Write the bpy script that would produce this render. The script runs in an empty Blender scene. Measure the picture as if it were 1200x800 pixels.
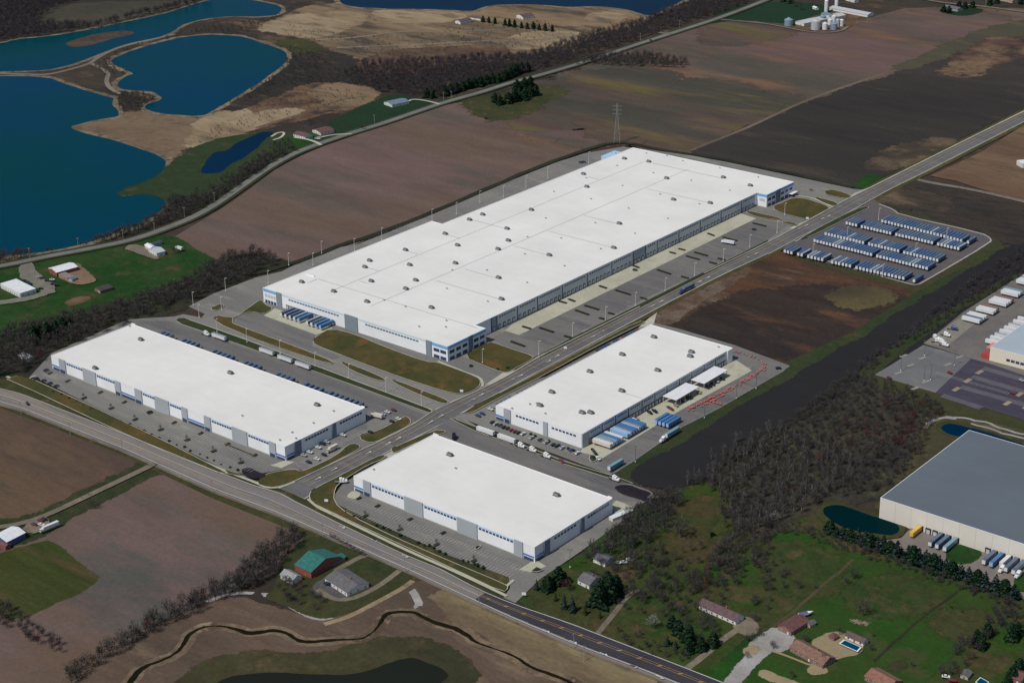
import bpy, bmesh, math, random
import numpy as np
from mathutils import Vector, Matrix
from mathutils.geometry import tessellate_polygon
random.seed(7)
sc = bpy.context.scene
COL = sc.collection

# ------------------------------------------------------------------ camera
CAMH = 580.0
F, PIT, ROLL, YAW = 2082.127, 0.4028963, 0.0197844, -0.6991993   # focal in 1/1200 of the frame width, angles in radians
cw, sw = math.cos(YAW), math.sin(YAW)
cp, sp = math.cos(PIT), math.sin(PIT)
cr, sr = math.cos(ROLL), math.sin(ROLL)
R0 = Vector((cw, -sw, 0.0))
FH = Vector((sw, cw, 0.0))
FW = Vector((FH.x*cp, FH.y*cp, -sp))
U0 = Vector((FH.x*sp, FH.y*sp, cp))
RX = cr*R0 - sr*U0
UY = sr*R0 + cr*U0
cam = bpy.data.cameras.new('camera')
camo = bpy.data.objects.new('camera', cam)
COL.objects.link(camo)
M = Matrix.Identity(4)
for i in range(3):
    M[i][0] = RX[i]; M[i][1] = UY[i]; M[i][2] = -FW[i]
M[2][3] = CAMH
camo.matrix_world = M
cam.sensor_width = 36.0
cam.lens = F/1200*36
cam.clip_start = 1.0
cam.clip_end = 60000
sc.camera = camo

# ------------------------------------------------------------------ light
SUN_AZ, SUN_EL = math.radians(84), math.radians(52)       # direction the shadows point (from +x), height
w = bpy.data.worlds.new('World'); sc.world = w; w.use_nodes = True
nt = w.node_tree
sky = nt.nodes.new('ShaderNodeTexSky'); sky.sky_type = 'NISHITA'; sky.sun_disc = False
sky.sun_elevation = SUN_EL
sx, sy = -math.cos(SUN_AZ), -math.sin(SUN_AZ)
sky.sun_rotation = math.atan2(sx, sy)
sky.air_density = 1.0; sky.dust_density = 0.6
bg = nt.nodes['Background']; bg.inputs[1].default_value = 0.074
nt.links.new(sky.outputs[0], bg.inputs[0])
sl = bpy.data.lights.new('sun', 'SUN'); sl.energy = 3.42; sl.angle = math.radians(0.5); sl.color = (1, 0.95, 0.875)
so = bpy.data.objects.new('sun', sl); COL.objects.link(so)
sd = Vector((sx*math.cos(SUN_EL), sy*math.cos(SUN_EL), math.sin(SUN_EL)))
so.rotation_euler = sd.to_track_quat('Z', 'Y').to_euler()
so.location = (0, 0, 1500)
sc.view_settings.view_transform = 'Standard'
sc.view_settings.look = 'None'
sc.view_settings.exposure = 0.0
sc.view_settings.gamma = 1.0
sc.view_settings.use_curve_mapping = False

# ------------------------------------------------------------------ survey helpers: photo point -> place on the ground
def G(u, v, z=0.0):
    X = (u-600)/F; Y = (400-v)/F
    d = FW + RX*X + UY*Y
    t = (z-CAMH)/d.z
    return Vector((d.x*t, d.y*t))
def proj(x, y, z):
    p = Vector((x, y, z-CAMH)); d = p.dot(FW)
    return 600+F*p.dot(RX)/d, 400-F*p.dot(UY)/d
def on_wall_x(u, y, z):        # x on the wall plane y = const
    lo, hi = -3500.0, 1500.0
    for _ in range(50):
        m = (lo+hi)/2
        if proj(m, y, z)[0] < u: lo = m
        else: hi = m
    return lo
def on_wall_y(u, x, z):
    lo, hi = 300.0, 3500.0
    for _ in range(50):
        m = (lo+hi)/2
        if proj(x, m, z)[0] < u: lo = m
        else: hi = m
    return lo
ORD = 'zeroth first second third fourth fifth sixth seventh eighth ninth tenth eleventh twelfth thirteenth fourteenth fifteenth sixteenth seventeenth eighteenth nineteenth'.split()
TENS = {2: ('twentieth', 'twenty-'), 3: ('thirtieth', 'thirty-'), 4: ('fortieth', 'forty-'), 5: ('fiftieth', 'fifty-'), 6: ('sixtieth', 'sixty-'), 7: ('seventieth', 'seventy-'), 8: ('eightieth', 'eighty-'), 9: ('ninetieth', 'ninety-')}
def nth(i):
    if i < 20: return ORD[i]
    t, o = divmod(i, 10)
    return TENS[t][0] if o == 0 else TENS[t][1]+ORD[o]

# ------------------------------------------------------------------ materials
K = 0.90
def lin(c):
    return tuple(min(0.85, (((v/255+0.055)/1.055)**2.4 if v > 10.3 else v/255/12.92)/K) for v in c)
MATS = {}
def _base(name):
    m = bpy.data.materials.new(name); m.use_nodes = True
    return m, m.node_tree, m.node_tree.nodes['Principled BSDF']
def pm(name, c, rough=0.6, var=0.12, scale=1.5, metal=0.0, spec=0.5, raw=False):
    """plain paint, metal or masonry with soft dirt variation"""
    if name in MATS: return MATS[name]
    m, n, b = _base(name)
    c = c if raw else lin(c)
    tc = n.nodes.new('ShaderNodeTexCoord')
    no = n.nodes.new('ShaderNodeTexNoise'); no.inputs['Scale'].default_value = scale; no.inputs['Detail'].default_value = 5
    n.links.new(tc.outputs['Object'], no.inputs['Vector'])
    rp = n.nodes.new('ShaderNodeMapRange'); rp.inputs[1].default_value = 0.3; rp.inputs[2].default_value = 0.7
    rp.inputs[3].default_value = 1-var; rp.inputs[4].default_value = 1+var*0.5
    n.links.new(no.outputs[0], rp.inputs[0])
    mx = n.nodes.new('ShaderNodeVectorMath'); mx.operation = 'SCALE'; mx.inputs[0].default_value = c[:3]
    n.links.new(rp.outputs[0], mx.inputs['Scale'])
    n.links.new(mx.outputs[0], b.inputs['Base Color'])
    b.inputs['Roughness'].default_value = rough; b.inputs['Metallic'].default_value = metal
    b.inputs['Specular IOR Level'].default_value = spec
    MATS[name] = m; return m
def gm(name, c1, c2, c3=None, big=0.006, mid=0.04, fine=0.35, streak=None, stripe=None, rough=0.95, fv=0.22, spot=0.55, bump=0.0):
    """ground: broad patches of two colours, mottling of a third, fine grain, optional tillage streaks"""
    if name in MATS: return MATS[name]
    m, n, b = _base(name)
    L = n.links.new
    tc = n.nodes.new('ShaderNodeTexCoord')
    mp = n.nodes.new('ShaderNodeMapping')
    L(tc.outputs['Object'], mp.inputs['Vector'])
    if streak:
        mp.vector_type = 'POINT'
        mp.inputs['Rotation'].default_value = (0, 0, math.radians(streak[0]))
        mp.inputs['Scale'].default_value = (streak[1], 1, 1)
    def noise(scale, detail, rough_, src):
        x = n.nodes.new('ShaderNodeTexNoise'); x.inputs['Scale'].default_value = scale
        x.inputs['Detail'].default_value = detail; x.inputs['Roughness'].default_value = rough_
        L(src, x.inputs['Vector']); return x.outputs[0]
    def rng(src, a, c_, lo=0, hi=1):
        r = n.nodes.new('ShaderNodeMapRange'); r.inputs[1].default_value = a; r.inputs[2].default_value = c_
        r.inputs[3].default_value = lo; r.inputs[4].default_value = hi; L(src, r.inputs[0]); return r.outputs[0]
    def mix(f, a, c_):
        x = n.nodes.new('ShaderNodeMix'); x.data_type = 'RGBA'
        L(f, x.inputs[0])
        for s, k in ((a, 6), (c_, 7)):
            if isinstance(s, tuple): x.inputs[k].default_value = (*s[:3], 1)
            else: L(s, x.inputs[k])
        return x.outputs[2]
    n1 = noise(big, 7, 0.62, mp.outputs[0])
    col = mix(rng(n1, 0.43, 0.57), lin(c1), lin(c2))
    if c3:
        n2 = noise(mid, 7, 0.68, mp.outputs[0])
        col = mix(rng(n2, spot, spot+0.12), col, lin(c3))
    n3 = noise(fine, 8, 0.75, tc.outputs['Object'])
    f = rng(n3, 0.25, 0.75, 1-fv*1.3, 1+fv)
    n4 = noise(mid*2.4, 6, 0.7, mp.outputs[0])
    f4 = rng(n4, 0.3, 0.7, 1-fv, 1+fv*0.8)
    mm = n.nodes.new('ShaderNodeMath'); mm.operation = 'MULTIPLY'; L(f, mm.inputs[0]); L(f4, mm.inputs[1]); f = mm.outputs[0]
    if stripe:
        ang, per, amt = stripe
        m2 = n.nodes.new('ShaderNodeMapping'); m2.inputs['Rotation'].default_value = (0, 0, math.radians(ang)); L(tc.outputs['Object'], m2.inputs['Vector'])
        wv = n.nodes.new('ShaderNodeTexWave'); wv.inputs['Scale'].default_value = 0.314/per*1.0; wv.inputs['Distortion'].default_value = 5.0
        wv.inputs['Detail'].default_value = 3; wv.inputs['Detail Scale'].default_value = 0.4
        L(m2.outputs[0], wv.inputs['Vector'])
        m3 = n.nodes.new('ShaderNodeMath'); m3.operation = 'MULTIPLY'; L(f, m3.inputs[0]); L(rng(wv.outputs[1], 0, 1, 1-amt, 1+amt*0.6), m3.inputs[1]); f = m3.outputs[0]
    sc_ = n.nodes.new('ShaderNodeVectorMath'); sc_.operation = 'SCALE'; L(col, sc_.inputs[0]); L(f, sc_.inputs['Scale'])
    L(sc_.outputs[0], b.inputs['Base Color'])
    b.inputs['Roughness'].default_value = rough
    b.inputs['Specular IOR Level'].default_value = 0.15
    # ragged margin: soil and grass thin out towards the outer edge of a patch (attribute 'margin' 0 inside, 1 at the rim)
    at = n.nodes.new('ShaderNodeAttribute'); at.attribute_name = 'margin'
    n5 = noise(0.09, 9, 0.8, tc.outputs['Object'])
    k1 = n.nodes.new('ShaderNodeMath'); k1.operation = 'SUBTRACT'; L(at.outputs['Fac'], k1.inputs[0]); L(rng(n5, 0.3, 0.7, 0.06, 0.9), k1.inputs[1])
    fac = rng(k1.outputs[0], -0.03, 0.08)
    tr_ = n.nodes.new('ShaderNodeBsdfTransparent'); ms = n.nodes.new('ShaderNodeMixShader')
    L(fac, ms.inputs[0]); L(b.outputs[0], ms.inputs[1]); L(tr_.outputs[0], ms.inputs[2])
    L(ms.outputs[0], n.nodes['Material Output'].inputs['Surface'])
    MATS[name] = m; return m
def water(name, c1, c2):
    m, n, b = _base(name)
    L = n.links.new
    tc = n.nodes.new('ShaderNodeTexCoord')
    n1 = n.nodes.new('ShaderNodeTexNoise'); n1.inputs['Scale'].default_value = 0.004; n1.inputs['Detail'].default_value = 4
    L(tc.outputs['Object'], n1.inputs['Vector'])
    x = n.nodes.new('ShaderNodeMix'); x.data_type = 'RGBA'; L(n1.outputs[0], x.inputs[0])
    x.inputs[6].default_value = (*lin(c1), 1); x.inputs[7].default_value = (*lin(c2), 1)
    mr_ = n.nodes.new('ShaderNodeMapRange'); mr_.inputs[1].default_value = 0.35; mr_.inputs[2].default_value = 0.65; L(n1.outputs[0], mr_.inputs[0]); L(mr_.outputs[0], x.inputs[0])
    L(x.outputs[2], b.inputs['Base Color'])
    b.inputs['Roughness'].default_value = 0.3; b.inputs['IOR'].default_value = 1.33
    b.inputs['Specular IOR Level'].default_value = 0.012
    n2 = n.nodes.new('ShaderNodeTexNoise'); n2.inputs['Scale'].default_value = 0.25; n2.inputs['Detail'].default_value = 5
    mp = n.nodes.new('ShaderNodeMapping'); mp.inputs['Scale'].default_value = (0.35, 1, 1); mp.inputs['Rotation'].default_value = (0, 0, 0.6)
    L(tc.outputs['Object'], mp.inputs['Vector']); L(mp.outputs[0], n2.inputs['Vector'])
    bp = n.nodes.new('ShaderNodeBump'); bp.inputs['Strength'].default_value = 0.5; bp.inputs['Distance'].default_value = 0.25
    L(n2.outputs[0], bp.inputs['Height']); L(bp.outputs[0], b.inputs['Normal'])
    return m

M_SCRUB = gm('scrub_ground', (62, 52, 46), (48, 44, 40), (80, 68, 54), streak=None)
M_FIELD = gm('bare_field', (93, 78, 66), (98, 80, 76), (82, 75, 66), big=0.006, mid=0.012, streak=(25, 0.3), spot=0.50, fv=0.19)
M_FIELD2 = gm('bare_field_purple', (94, 76, 72), (74, 69, 61), (108, 82, 64), big=0.0045, mid=0.010, streak=(-35, 0.3), spot=0.52, fv=0.18)
M_STUB = gm('stubble_field', (64, 62, 54), (86, 69, 62), (88, 80, 50), big=0.007, mid=0.014, streak=(-40, 0.25), spot=0.52, fv=0.2)
M_DARKF = gm('dark_field', (56, 52, 48), (46, 43, 41), (70, 62, 52), big=0.006, mid=0.02, streak=(-30, 0.22), spot=0.57, fv=0.26)
M_DIRT = gm('dirt', (104, 84, 64), (80, 62, 50), (54, 46, 42), big=0.012, mid=0.03, spot=0.50, fv=0.3)
M_DIRTR = gm('red_brown_dirt', (82, 58, 42), (54, 44, 38), (102, 84, 66), big=0.014, mid=0.022, streak=(-45, 0.3), spot=0.54, fv=0.3)
M_DIRTD = gm('dark_dirt', (46, 43, 40), (58, 50, 44), (38, 36, 35), big=0.012, mid=0.04, streak=(-45, 0.4), spot=0.52, fv=0.25)
M_SAND = gm('sand', (122, 103, 80), (98, 84, 68), (70, 62, 54), big=0.012, mid=0.025, streak=(-20, 0.35), spot=0.50, fv=0.28)
M_SANDB = gm('sand_bright', (138, 122, 98), (120, 104, 82), (90, 80, 66), big=0.015, mid=0.03, streak=(-20, 0.4), spot=0.53, fv=0.22)
M_SHORE = gm('shore', (120, 108, 90), (96, 86, 72), (78, 70, 60), big=0.02, mid=0.06, spot=0.5, fv=0.25)
M_BRUSH = gm('brush_ground', (62, 54, 46), (48, 44, 40), (98, 82, 62), big=0.012, mid=0.02, streak=(-20, 0.4), spot=0.53, fv=0.38)
M_GRASS = gm('green_grass', (32, 66, 20), (28, 56, 22), (54, 62, 30), big=0.012, mid=0.03, spot=0.55, fv=0.25)
M_GRASSF = gm('field_grass', (50, 60, 24), (58, 60, 30), (76, 66, 42), big=0.014, mid=0.03, streak=(55, 0.12), spot=0.53, fv=0.25)
M_MEADOW = gm('meadow', (40, 66, 20), (56, 60, 32), (76, 64, 44), big=0.014, mid=0.03, spot=0.52, fv=0.32)
M_LAWN = gm('dormant_lawn', (76, 68, 38), (60, 62, 34), (92, 72, 42), big=0.02, mid=0.045, spot=0.54, fv=0.2)
M_LAWNG = gm('green_strip', (42, 54, 32), (50, 56, 34), (66, 62, 40), big=0.02, mid=0.06, spot=0.56, fv=0.2)
M_VERGE = gm('verge_grass', (62, 62, 36), (50, 54, 32), (84, 74, 50), big=0.02, mid=0.06, spot=0.56, fv=0.22)
M_GRADE = gm('graded_soil', (92, 76, 64), (80, 68, 58), (104, 88, 72), big=0.008, mid=0.03, streak=(-20, 0.25), spot=0.56, fv=0.2)
M_MARGIN = gm('pond_margin_grass', (60, 58, 38), (50, 50, 34), (84, 70, 50), big=0.01, mid=0.03, spot=0.55, fv=0.22)
M_BASIN = gm('basin_soil', (37, 36, 38), (35, 35, 37), None, big=0.004, mid=0.02, streak=(-30, 0.3), fv=0.10)
M_ASPH = gm('asphalt', (98, 96, 95), (107, 105, 102), (86, 85, 86), big=0.016, mid=0.05, streak=(0, 0.2), spot=0.54, fv=0.12)
M_ASPHL = gm('asphalt_light', (117, 115, 110), (106, 105, 102), (128, 125, 118), big=0.018, mid=0.06, streak=(0, 0.25), spot=0.55, fv=0.12)
M_ROADL = gm('worn_road', (112, 108, 105), (122, 114, 107), (98, 95, 95), big=0.04, mid=0.12, streak=(0, 0.05), spot=0.54, fv=0.11)
M_ROADB = gm('boulevard_asphalt', (99, 98, 98), (90, 89, 90), (110, 107, 104), big=0.04, mid=0.12, streak=(90, 0.06), spot=0.54, fv=0.11)
M_ROADN = gm('new_asphalt', (52, 50, 58), (58, 56, 62), None, big=0.02, mid=0.08, fv=0.08)
M_CONC = gm('concrete', (166, 164, 146), (158, 156, 138), (144, 142, 128), big=0.03, mid=0.09, spot=0.56, fv=0.07)
M_CONCL = gm('concrete_kerb', (168, 164, 152), (154, 150, 138), None, big=0.03, fv=0.1)
M_GRAVEL = gm('gravel', (150, 148, 146), (136, 132, 128), (112, 106, 100), big=0.03, mid=0.1, spot=0.58, fv=0.15)
M_DRIVE = gm('gravel_drive', (116, 106, 92), (104, 96, 84), (88, 78, 66), big=0.03, mid=0.1, spot=0.55, fv=0.2)
M_PURPLE = gm('old_sealed_asphalt', (66, 62, 76), (60, 58, 68), (86, 84, 90), big=0.02, mid=0.07, streak=(90, 0.2), spot=0.58, fv=0.15)
M_MULCH = gm('mulch_bed', (48, 46, 30), (40, 38, 28), None, fv=0.25)
M_WATER = water('lake_water', (0, 50, 76), (0, 53, 62))
M_WATER2 = water('deep_water', (0, 30, 54), (0, 36, 62))
M_POND = water('pond_water', (26, 32, 30), (34, 36, 30))
M_POND2 = water('green_pond_water', (0, 26, 32), (0, 32, 34))
M_CREEK = water('creek_water', (30, 28, 18), (20, 22, 14))
M_WHITE = pm('white_line', (190, 190, 186), var=0.15)
M_YEL = pm('yellow_line', (190, 150, 70), var=0.15)
M_ORANGE = pm('red_paint', (196, 88, 76), var=0.25)

# ------------------------------------------------------------------ object helpers
def link(name, me, mats, parent=None):
    o = bpy.data.objects.new(name, me); COL.objects.link(o)
    for m in (mats if isinstance(mats, (list, tuple)) else [mats]): me.materials.append(m)
    if parent is not None: o.parent = parent
    return o
def struct(o): o['kind'] = 'structure'; return o
def tag(o, label, cat, group=None):
    o['label'] = label; o['category'] = cat
    if group: o['group'] = group
    return o
def empty(name, loc, rz=0.0):
    o = bpy.data.objects.new(name, None); COL.objects.link(o)
    o.location = loc; o.rotation_euler = (0, 0, rz); o.empty_display_size = 0.5
    return o
def dup(root, loc, rz, label=None, group=None, cat=None, name=None):
    def cpy(o, p):
        c = o.copy(); COL.objects.link(c)
        if p: c.parent = p
        for ch in o.children: cpy(ch, c)
        return c
    r = cpy(root, None)
    r.location = loc; r.rotation_euler = (0, 0, rz)
    if label: r['label'] = label
    if group: r['group'] = group
    if cat: r['category'] = cat
    return r
class MB:
    def __init__(s): s.v = []; s.f = []; s.mi = []
    def add(s, vs, fs, mi=0):
        k = len(s.v); s.v += [tuple(p) for p in vs]; s.f += [tuple(i+k for i in f) for f in fs]; s.mi += [mi]*len(fs); return s
    def box(s, x0, x1, y0, y1, z0, z1, mi=0):
        vs = [(x0, y0, z0), (x1, y0, z0), (x1, y1, z0), (x0, y1, z0), (x0, y0, z1), (x1, y0, z1), (x1, y1, z1), (x0, y1, z1)]
        return s.add(vs, [(3, 2, 1, 0), (4, 5, 6, 7), (0, 1, 5, 4), (1, 2, 6, 5), (2, 3, 7, 6), (3, 0, 4, 7)], mi)
    def prism(s, pts, y0, y1, mi=0):      # outline in x,z extruded along y
        n = len(pts)
        vs = [(p[0], y0, p[1]) for p in pts]+[(p[0], y1, p[1]) for p in pts]
        fs = [tuple(range(n)), tuple(range(2*n-1, n-1, -1))]+[(i, i+n, (i+1) % n+n, (i+1) % n) for i in range(n)]
        return s.add(vs, fs, mi)
    def cyl(s, p0, p1, r0, r1=None, n=8, mi=0, caps=True):
        r1 = r0 if r1 is None else r1
        p0 = Vector(p0); p1 = Vector(p1); d = (p1-p0).normalized()
        a = d.orthogonal().normalized(); b = d.cross(a)
        vs = []
        for p, r in ((p0, r0), (p1, r1)):
            for i in range(n):
                t = 2*math.pi*i/n; vs.append(p+a*math.cos(t)*r+b*math.sin(t)*r)
        fs = [(i, (i+1) % n, (i+1) % n+n, i+n) for i in range(n)]
        if caps: fs += [tuple(range(n-1, -1, -1)), tuple(range(n, 2*n))]
        return s.add(vs, fs, mi)
    def mesh(s, name, smooth=False):
        me = bpy.data.meshes.new(name); me.from_pydata(s.v, [], s.f)
        me.polygons.foreach_set('material_index', s.mi)
        if smooth: me.polygons.foreach_set('use_smooth', [True]*len(s.f))
        me.update(); return me
    def build(s, name, mats, parent=None, smooth=False):
        return link(name, s.mesh(name, smooth), mats, parent)

def smooth_pts(P, it=2, closed=True):
    P = [Vector(p) for p in P]
    for _ in range(it):
        Q = []
        n = len(P)
        rngi = range(n) if closed else range(n-1)
        if not closed: Q.append(P[0])
        for i in rngi:
            a, b = P[i], P[(i+1) % n]
            Q += [a*0.75+b*0.25, a*0.25+b*0.75]
        if not closed: Q.append(P[-1])
        P = Q
    return P
def rough_pts(P, amp, closed=True, seg=9.0, seed=0):
    """break a smooth outline into a natural one: three octaves of sideways wander"""
    rnd = random.Random(seed)
    ph = [(rnd.uniform(0, 6.28), rnd.uniform(0, 6.28)) for _ in range(6)]
    Q = []; n = len(P); s_ = 0.0
    for i in range(n if closed else n-1):
        a, b = P[i], P[(i+1) % n]; L = (b-a).length
        k = max(1, min(60, int(L/seg)))
        nrm = Vector((-(b-a).y, (b-a).x)); nrm = nrm/(nrm.length+1e-9)
        for j in range(k):
            q = a+(b-a)*(j/k)
            w_ = 0
            for m_, (wl, am) in enumerate(((97.0, 1.3), (41.0, 0.8), (17.0, 0.45))):
                w_ += am*math.sin(q.x/wl*6.28+ph[m_][0]+1.3*math.sin(q.y/wl*4+ph[m_][1]))*math.cos(q.y/wl*5.1+ph[m_+3][0])
            Q.append(q+nrm*amp*(w_+rnd.uniform(-0.35, 0.35)))
        s_ += L
    if not closed: Q.append(P[-1])
    return Q
LAY = [0.02]
def patch(name, px, mat, z=None, sm=2, rough=0.0, world=False, kind=True, seed=1, fe=None):
    """a flat piece of ground, road, water ... outlined by surveyed points"""
    if z is None: LAY[0] += 0.006; z = LAY[0]
    P = [Vector(p) for p in px] if world else [G(*p, z) for p in px]
    if sm: P = smooth_pts(P, sm)
    if rough: P = rough_pts(P, rough, seed=len(LAY)+int(abs(P[0].x)))
    tris = tessellate_polygon([[Vector((p.x, p.y, 0)) for p in P]])
    vs = [(p.x, p.y, z) for p in P]
    fs = []
    for t in tris:
        a, b, c = (P[i] for i in t)
        cr_ = (b-a).x*(c-a).y-(b-a).y*(c-a).x
        if abs(cr_) < 1e-6: continue
        fs.append(tuple(t) if cr_ > 0 else (t[0], t[2], t[1]))
    if fe is None:
        fe = 5.0*rough
        if not rough and sm and name in ('lawn', 'verge', 'meadow', 'pasture', 'bare_soil', 'rough_ground', 'patio', 'farmyard', 'woodland_floor', 'driveway', 'gravel_yard', 'farm_field', 'dark_patch') and not world: fe = 3.0
    mg = [0.0]*len(vs)
    if fe:
        n = len(P); area = sum(P[i].x*P[(i+1) % n].y-P[(i+1) % n].x*P[i].y for i in range(n)); sg = -1 if area > 0 else 1
        for i in range(n):
            d = (P[(i+1) % n]-P[i-1]); d = d/(d.length+1e-9); nn = Vector((-d.y, d.x))*sg
            q = P[i]+nn*fe
            vs.append((q.x, q.y, z-0.0045)); mg.append(1.0)
        for i in range(n):
            j = (i+1) % n
            fs.append((j, i, i+n, j+n) if area > 0 else (i, j, j+n, i+n))
    me = bpy.data.meshes.new(name); me.from_pydata(vs, [], fs); me.update()
    if fe:
        at = me.attributes.new('margin', 'FLOAT', 'POINT'); at.data.foreach_set('value', mg)
    o = link(name, me, mat)
    if kind: struct(o)
    return o
def ribbon_pts(P, wd):
    L, R = [], []
    n = len(P)
    for i, p in enumerate(P):
        a = P[max(0, i-1)]; b = P[min(n-1, i+1)]
        d = (b-a).normalized(); nn = Vector((-d.y, d.x))
        ww = wd[i] if isinstance(wd, list) else wd
        L.append(p+nn*ww/2); R.append(p-nn*ww/2)
    return L, R
def ribbon(name, px, wd, mat, z=None, sm=2, h=0.0, world=False, rough=0.0, mb=None):
    if z is None: LAY[0] += 0.006; z = LAY[0]
    P = [Vector(p) for p in px] if world else [G(*p, z) for p in px]
    if sm: P = smooth_pts(P, sm, closed=False)
    if rough: P = rough_pts(P, rough, closed=False)
    L, R = ribbon_pts(P, wd); n = len(P)
    m = mb or MB()
    if h:
        vs = [(p.x, p.y, z) for p in L]+[(p.x, p.y, z) for p in R]+[(p.x, p.y, z+h) for p in L]+[(p.x, p.y, z+h) for p in R]
        fs = []
        for i in range(n-1):
            fs += [(2*n+i, 3*n+i, 3*n+i+1, 2*n+i+1), (i, 2*n+i, 2*n+i+1, i+1), (n+i, n+i+1, 3*n+i+1, 3*n+i)]
        m.add(vs, fs)
    else:
        m.add([(p.x, p.y, z) for p in L]+[(p.x, p.y, z) for p in R], [(i, n+i, n+i+1, i+1) for i in range(n-1)])
    if mb: return None
    return struct(m.build(name, mat))

# ------------------------------------------------------------------ the land
g = MB()
N = 24; S0 = 14000
vs = [(-S0+2*S0*i/N-1500, -S0+2*S0*j/N+3000, 0.0) for j in range(N+1) for i in range(N+1)]
fs = [(j*(N+1)+i, j*(N+1)+i+1, (j+1)*(N+1)+i+1, (j+1)*(N+1)+i) for j in range(N) for i in range(N)]
g.add(vs, fs); struct(g.build('ground', M_SCRUB))
# --- far country
patch('woodland_floor', [(-60, -30), (420, -30), (330, -4), (240, 4), (150, 22), (60, 42), (20, 46), (-60, 58)], M_DARKF)
patch('meadow', [(34, 12), (60, 7), (120, 3), (220, 2), (205, 9), (160, 20), (100, 28), (52, 31), (47, 24), (60, 16)], gm('far_meadow', (66, 62, 52), (58, 56, 46), (48, 46, 42), fv=0.2), rough=3)
patch('scrubland', [(-60, 60), (60, 80), (130, 60), (240, 30), (330, 12), (420, -30), (1300, -60), (1300, 0), (850, 24), (700, 70), (560, 112), (480, 136), (380, 160), (280, 220), (180, 280), (-60, 320)], M_BRUSH, sm=0)
patch('sand_flat', [(302, 33), (330, 22), (360, 10), (395, 4), (430, 10), (500, 12), (556, 14), (600, 6), (660, 8), (700, 7), (752, 18), (750, 26), (730, 31), (690, 39), (672, 50), (640, 60), (600, 62), (560, 58), (520, 66), (470, 74), (430, 66), (395, 58), (372, 47), (335, 38)], M_SAND, rough=4)
patch('sand_flat', [(304, 34), (335, 22), (365, 16), (400, 14), (430, 20), (400, 34), (372, 46), (335, 38)], M_SANDB, rough=4)
patch('sand_flat', [(430, 12), (500, 13), (545, 16), (540, 22), (500, 28), (450, 26)], M_SANDB, rough=3)
patch('sand_flat', [(600, 40), (660, 36), (682, 42), (660, 52), (620, 58), (600, 56)], M_SANDB, rough=3)
patch('sand_flat', [(690, 16), (720, 14), (735, 20), (715, 26), (685, 24)], M_SANDB, rough=2)
patch('sand_flat', [(390, 68), (420, 64), (424, 70), (405, 78), (390, 75)], M_SAND, rough=2)
patch('dirt_field', [(440, 70), (480, 60), (560, 55), (600, 60), (560, 68), (500, 76), (450, 80)], M_DIRT, rough=4)
patch('meadow', [(320, 48), (360, 46), (374, 55), (366, 63), (345, 60)], M_VERGE, rough=2)
patch('dirt_field', [(88, 147), (120, 138), (150, 130), (185, 132), (237, 136), (262, 128), (300, 112), (340, 102), (370, 98), (400, 100), (425, 108), (436, 116), (415, 126), (370, 134), (330, 146), (300, 152), (262, 168), (240, 170), (222, 176), (205, 186), (190, 188), (180, 186), (150, 168), (110, 157)], M_DIRT, rough=3)
patch('beach', [(86, 147), (120, 139), (146, 132), (185, 134), (232, 140), (225, 152), (215, 170), (196, 186), (175, 180), (140, 164), (105, 157)], gm('beach_soil', (98, 82, 66), (108, 92, 74), (84, 72, 60), fv=0.15), rough=3)
patch('sand_flat', [(240, 138), (262, 131), (285, 128), (300, 134), (280, 150), (262, 160), (244, 166), (232, 172), (225, 168), (235, 150)], M_SANDB, rough=3)
patch('scrubland', [(330, 80), (350, 66), (375, 60), (395, 66), (440, 80), (470, 86), (520, 96), (500, 112), (440, 112), (415, 98), (380, 92), (340, 100), (300, 116), (270, 130), (262, 124), (300, 104)], gm('dark_brush', (50, 45, 41), (42, 39, 38), (74, 62, 50), big=0.015, mid=0.03, streak=(-25, 0.4), spot=0.55, fv=0.3), rough=4)
patch('dirt_field', [(440, 64), (500, 58), (560, 60), (590, 68), (540, 72), (480, 82), (450, 88), (430, 80)], gm('rust_ground', (88, 66, 54), (74, 60, 52), (100, 84, 62), big=0.015, mid=0.03, streak=(-20, 0.3), spot=0.52, fv=0.25), rough=5)
patch('sand_flat', [(372, 100), (410, 98), (432, 108), (436, 116), (410, 124), (380, 122)], M_SAND, rough=4)
patch('sand_flat', [(262, 150), (285, 138), (320, 130), (350, 128), (330, 138), (300, 146), (275, 158)], M_SANDB, rough=4)
# lakes with their sandy shores
LAKES = []
def lake(name, px, mat, shore=2.4, rough=1.5, smat=None):
    c = sum((Vector(p) for p in px), Vector((0, 0)))/len(px)
    a = LAY[0]+0.006; LAY[0] = a
    P = smooth_pts([G(*p, a) for p in px], 2)
    area = sum(P[i].x*P[(i+1) % len(P)].y-P[(i+1) % len(P)].x*P[i].y for i in range(len(P)))
    sgn = -1 if area > 0 else 1
    LAKES.append(P)
    Q = []
    n = len(P)
    rnd = random.Random(int(abs(c.x)))
    for i in range(n):
        d = (P[(i+1) % n]-P[i-1]).normalized(); nn = Vector((-d.y, d.x))*sgn
        Q.append(P[i]+nn*shore*(0.6+1.3*rnd.random()))
    patch('shore', Q, smat or M_SHORE, z=a, sm=1, world=True, rough=0.6, fe=5)
    LAY[0] += 0.006
    patch(name, P, mat, z=LAY[0], sm=0, rough=rough*0.5, world=True, fe=0)
lake('lake', [(-80, 52), (0, 52), (20, 46), (45, 44), (75, 40), (110, 34), (150, 25), (190, 17), (220, 8), (240, 1), (275, -3), (300, 1), (326, 6), (332, 12), (326, 17), (315, 19), (300, 20), (270, 19), (240, 22), (215, 28), (202, 38), (180, 46), (150, 52), (125, 60), (100, 70), (70, 80), (45, 83), (0, 84), (-80, 88)], M_WATER, 3)
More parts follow.
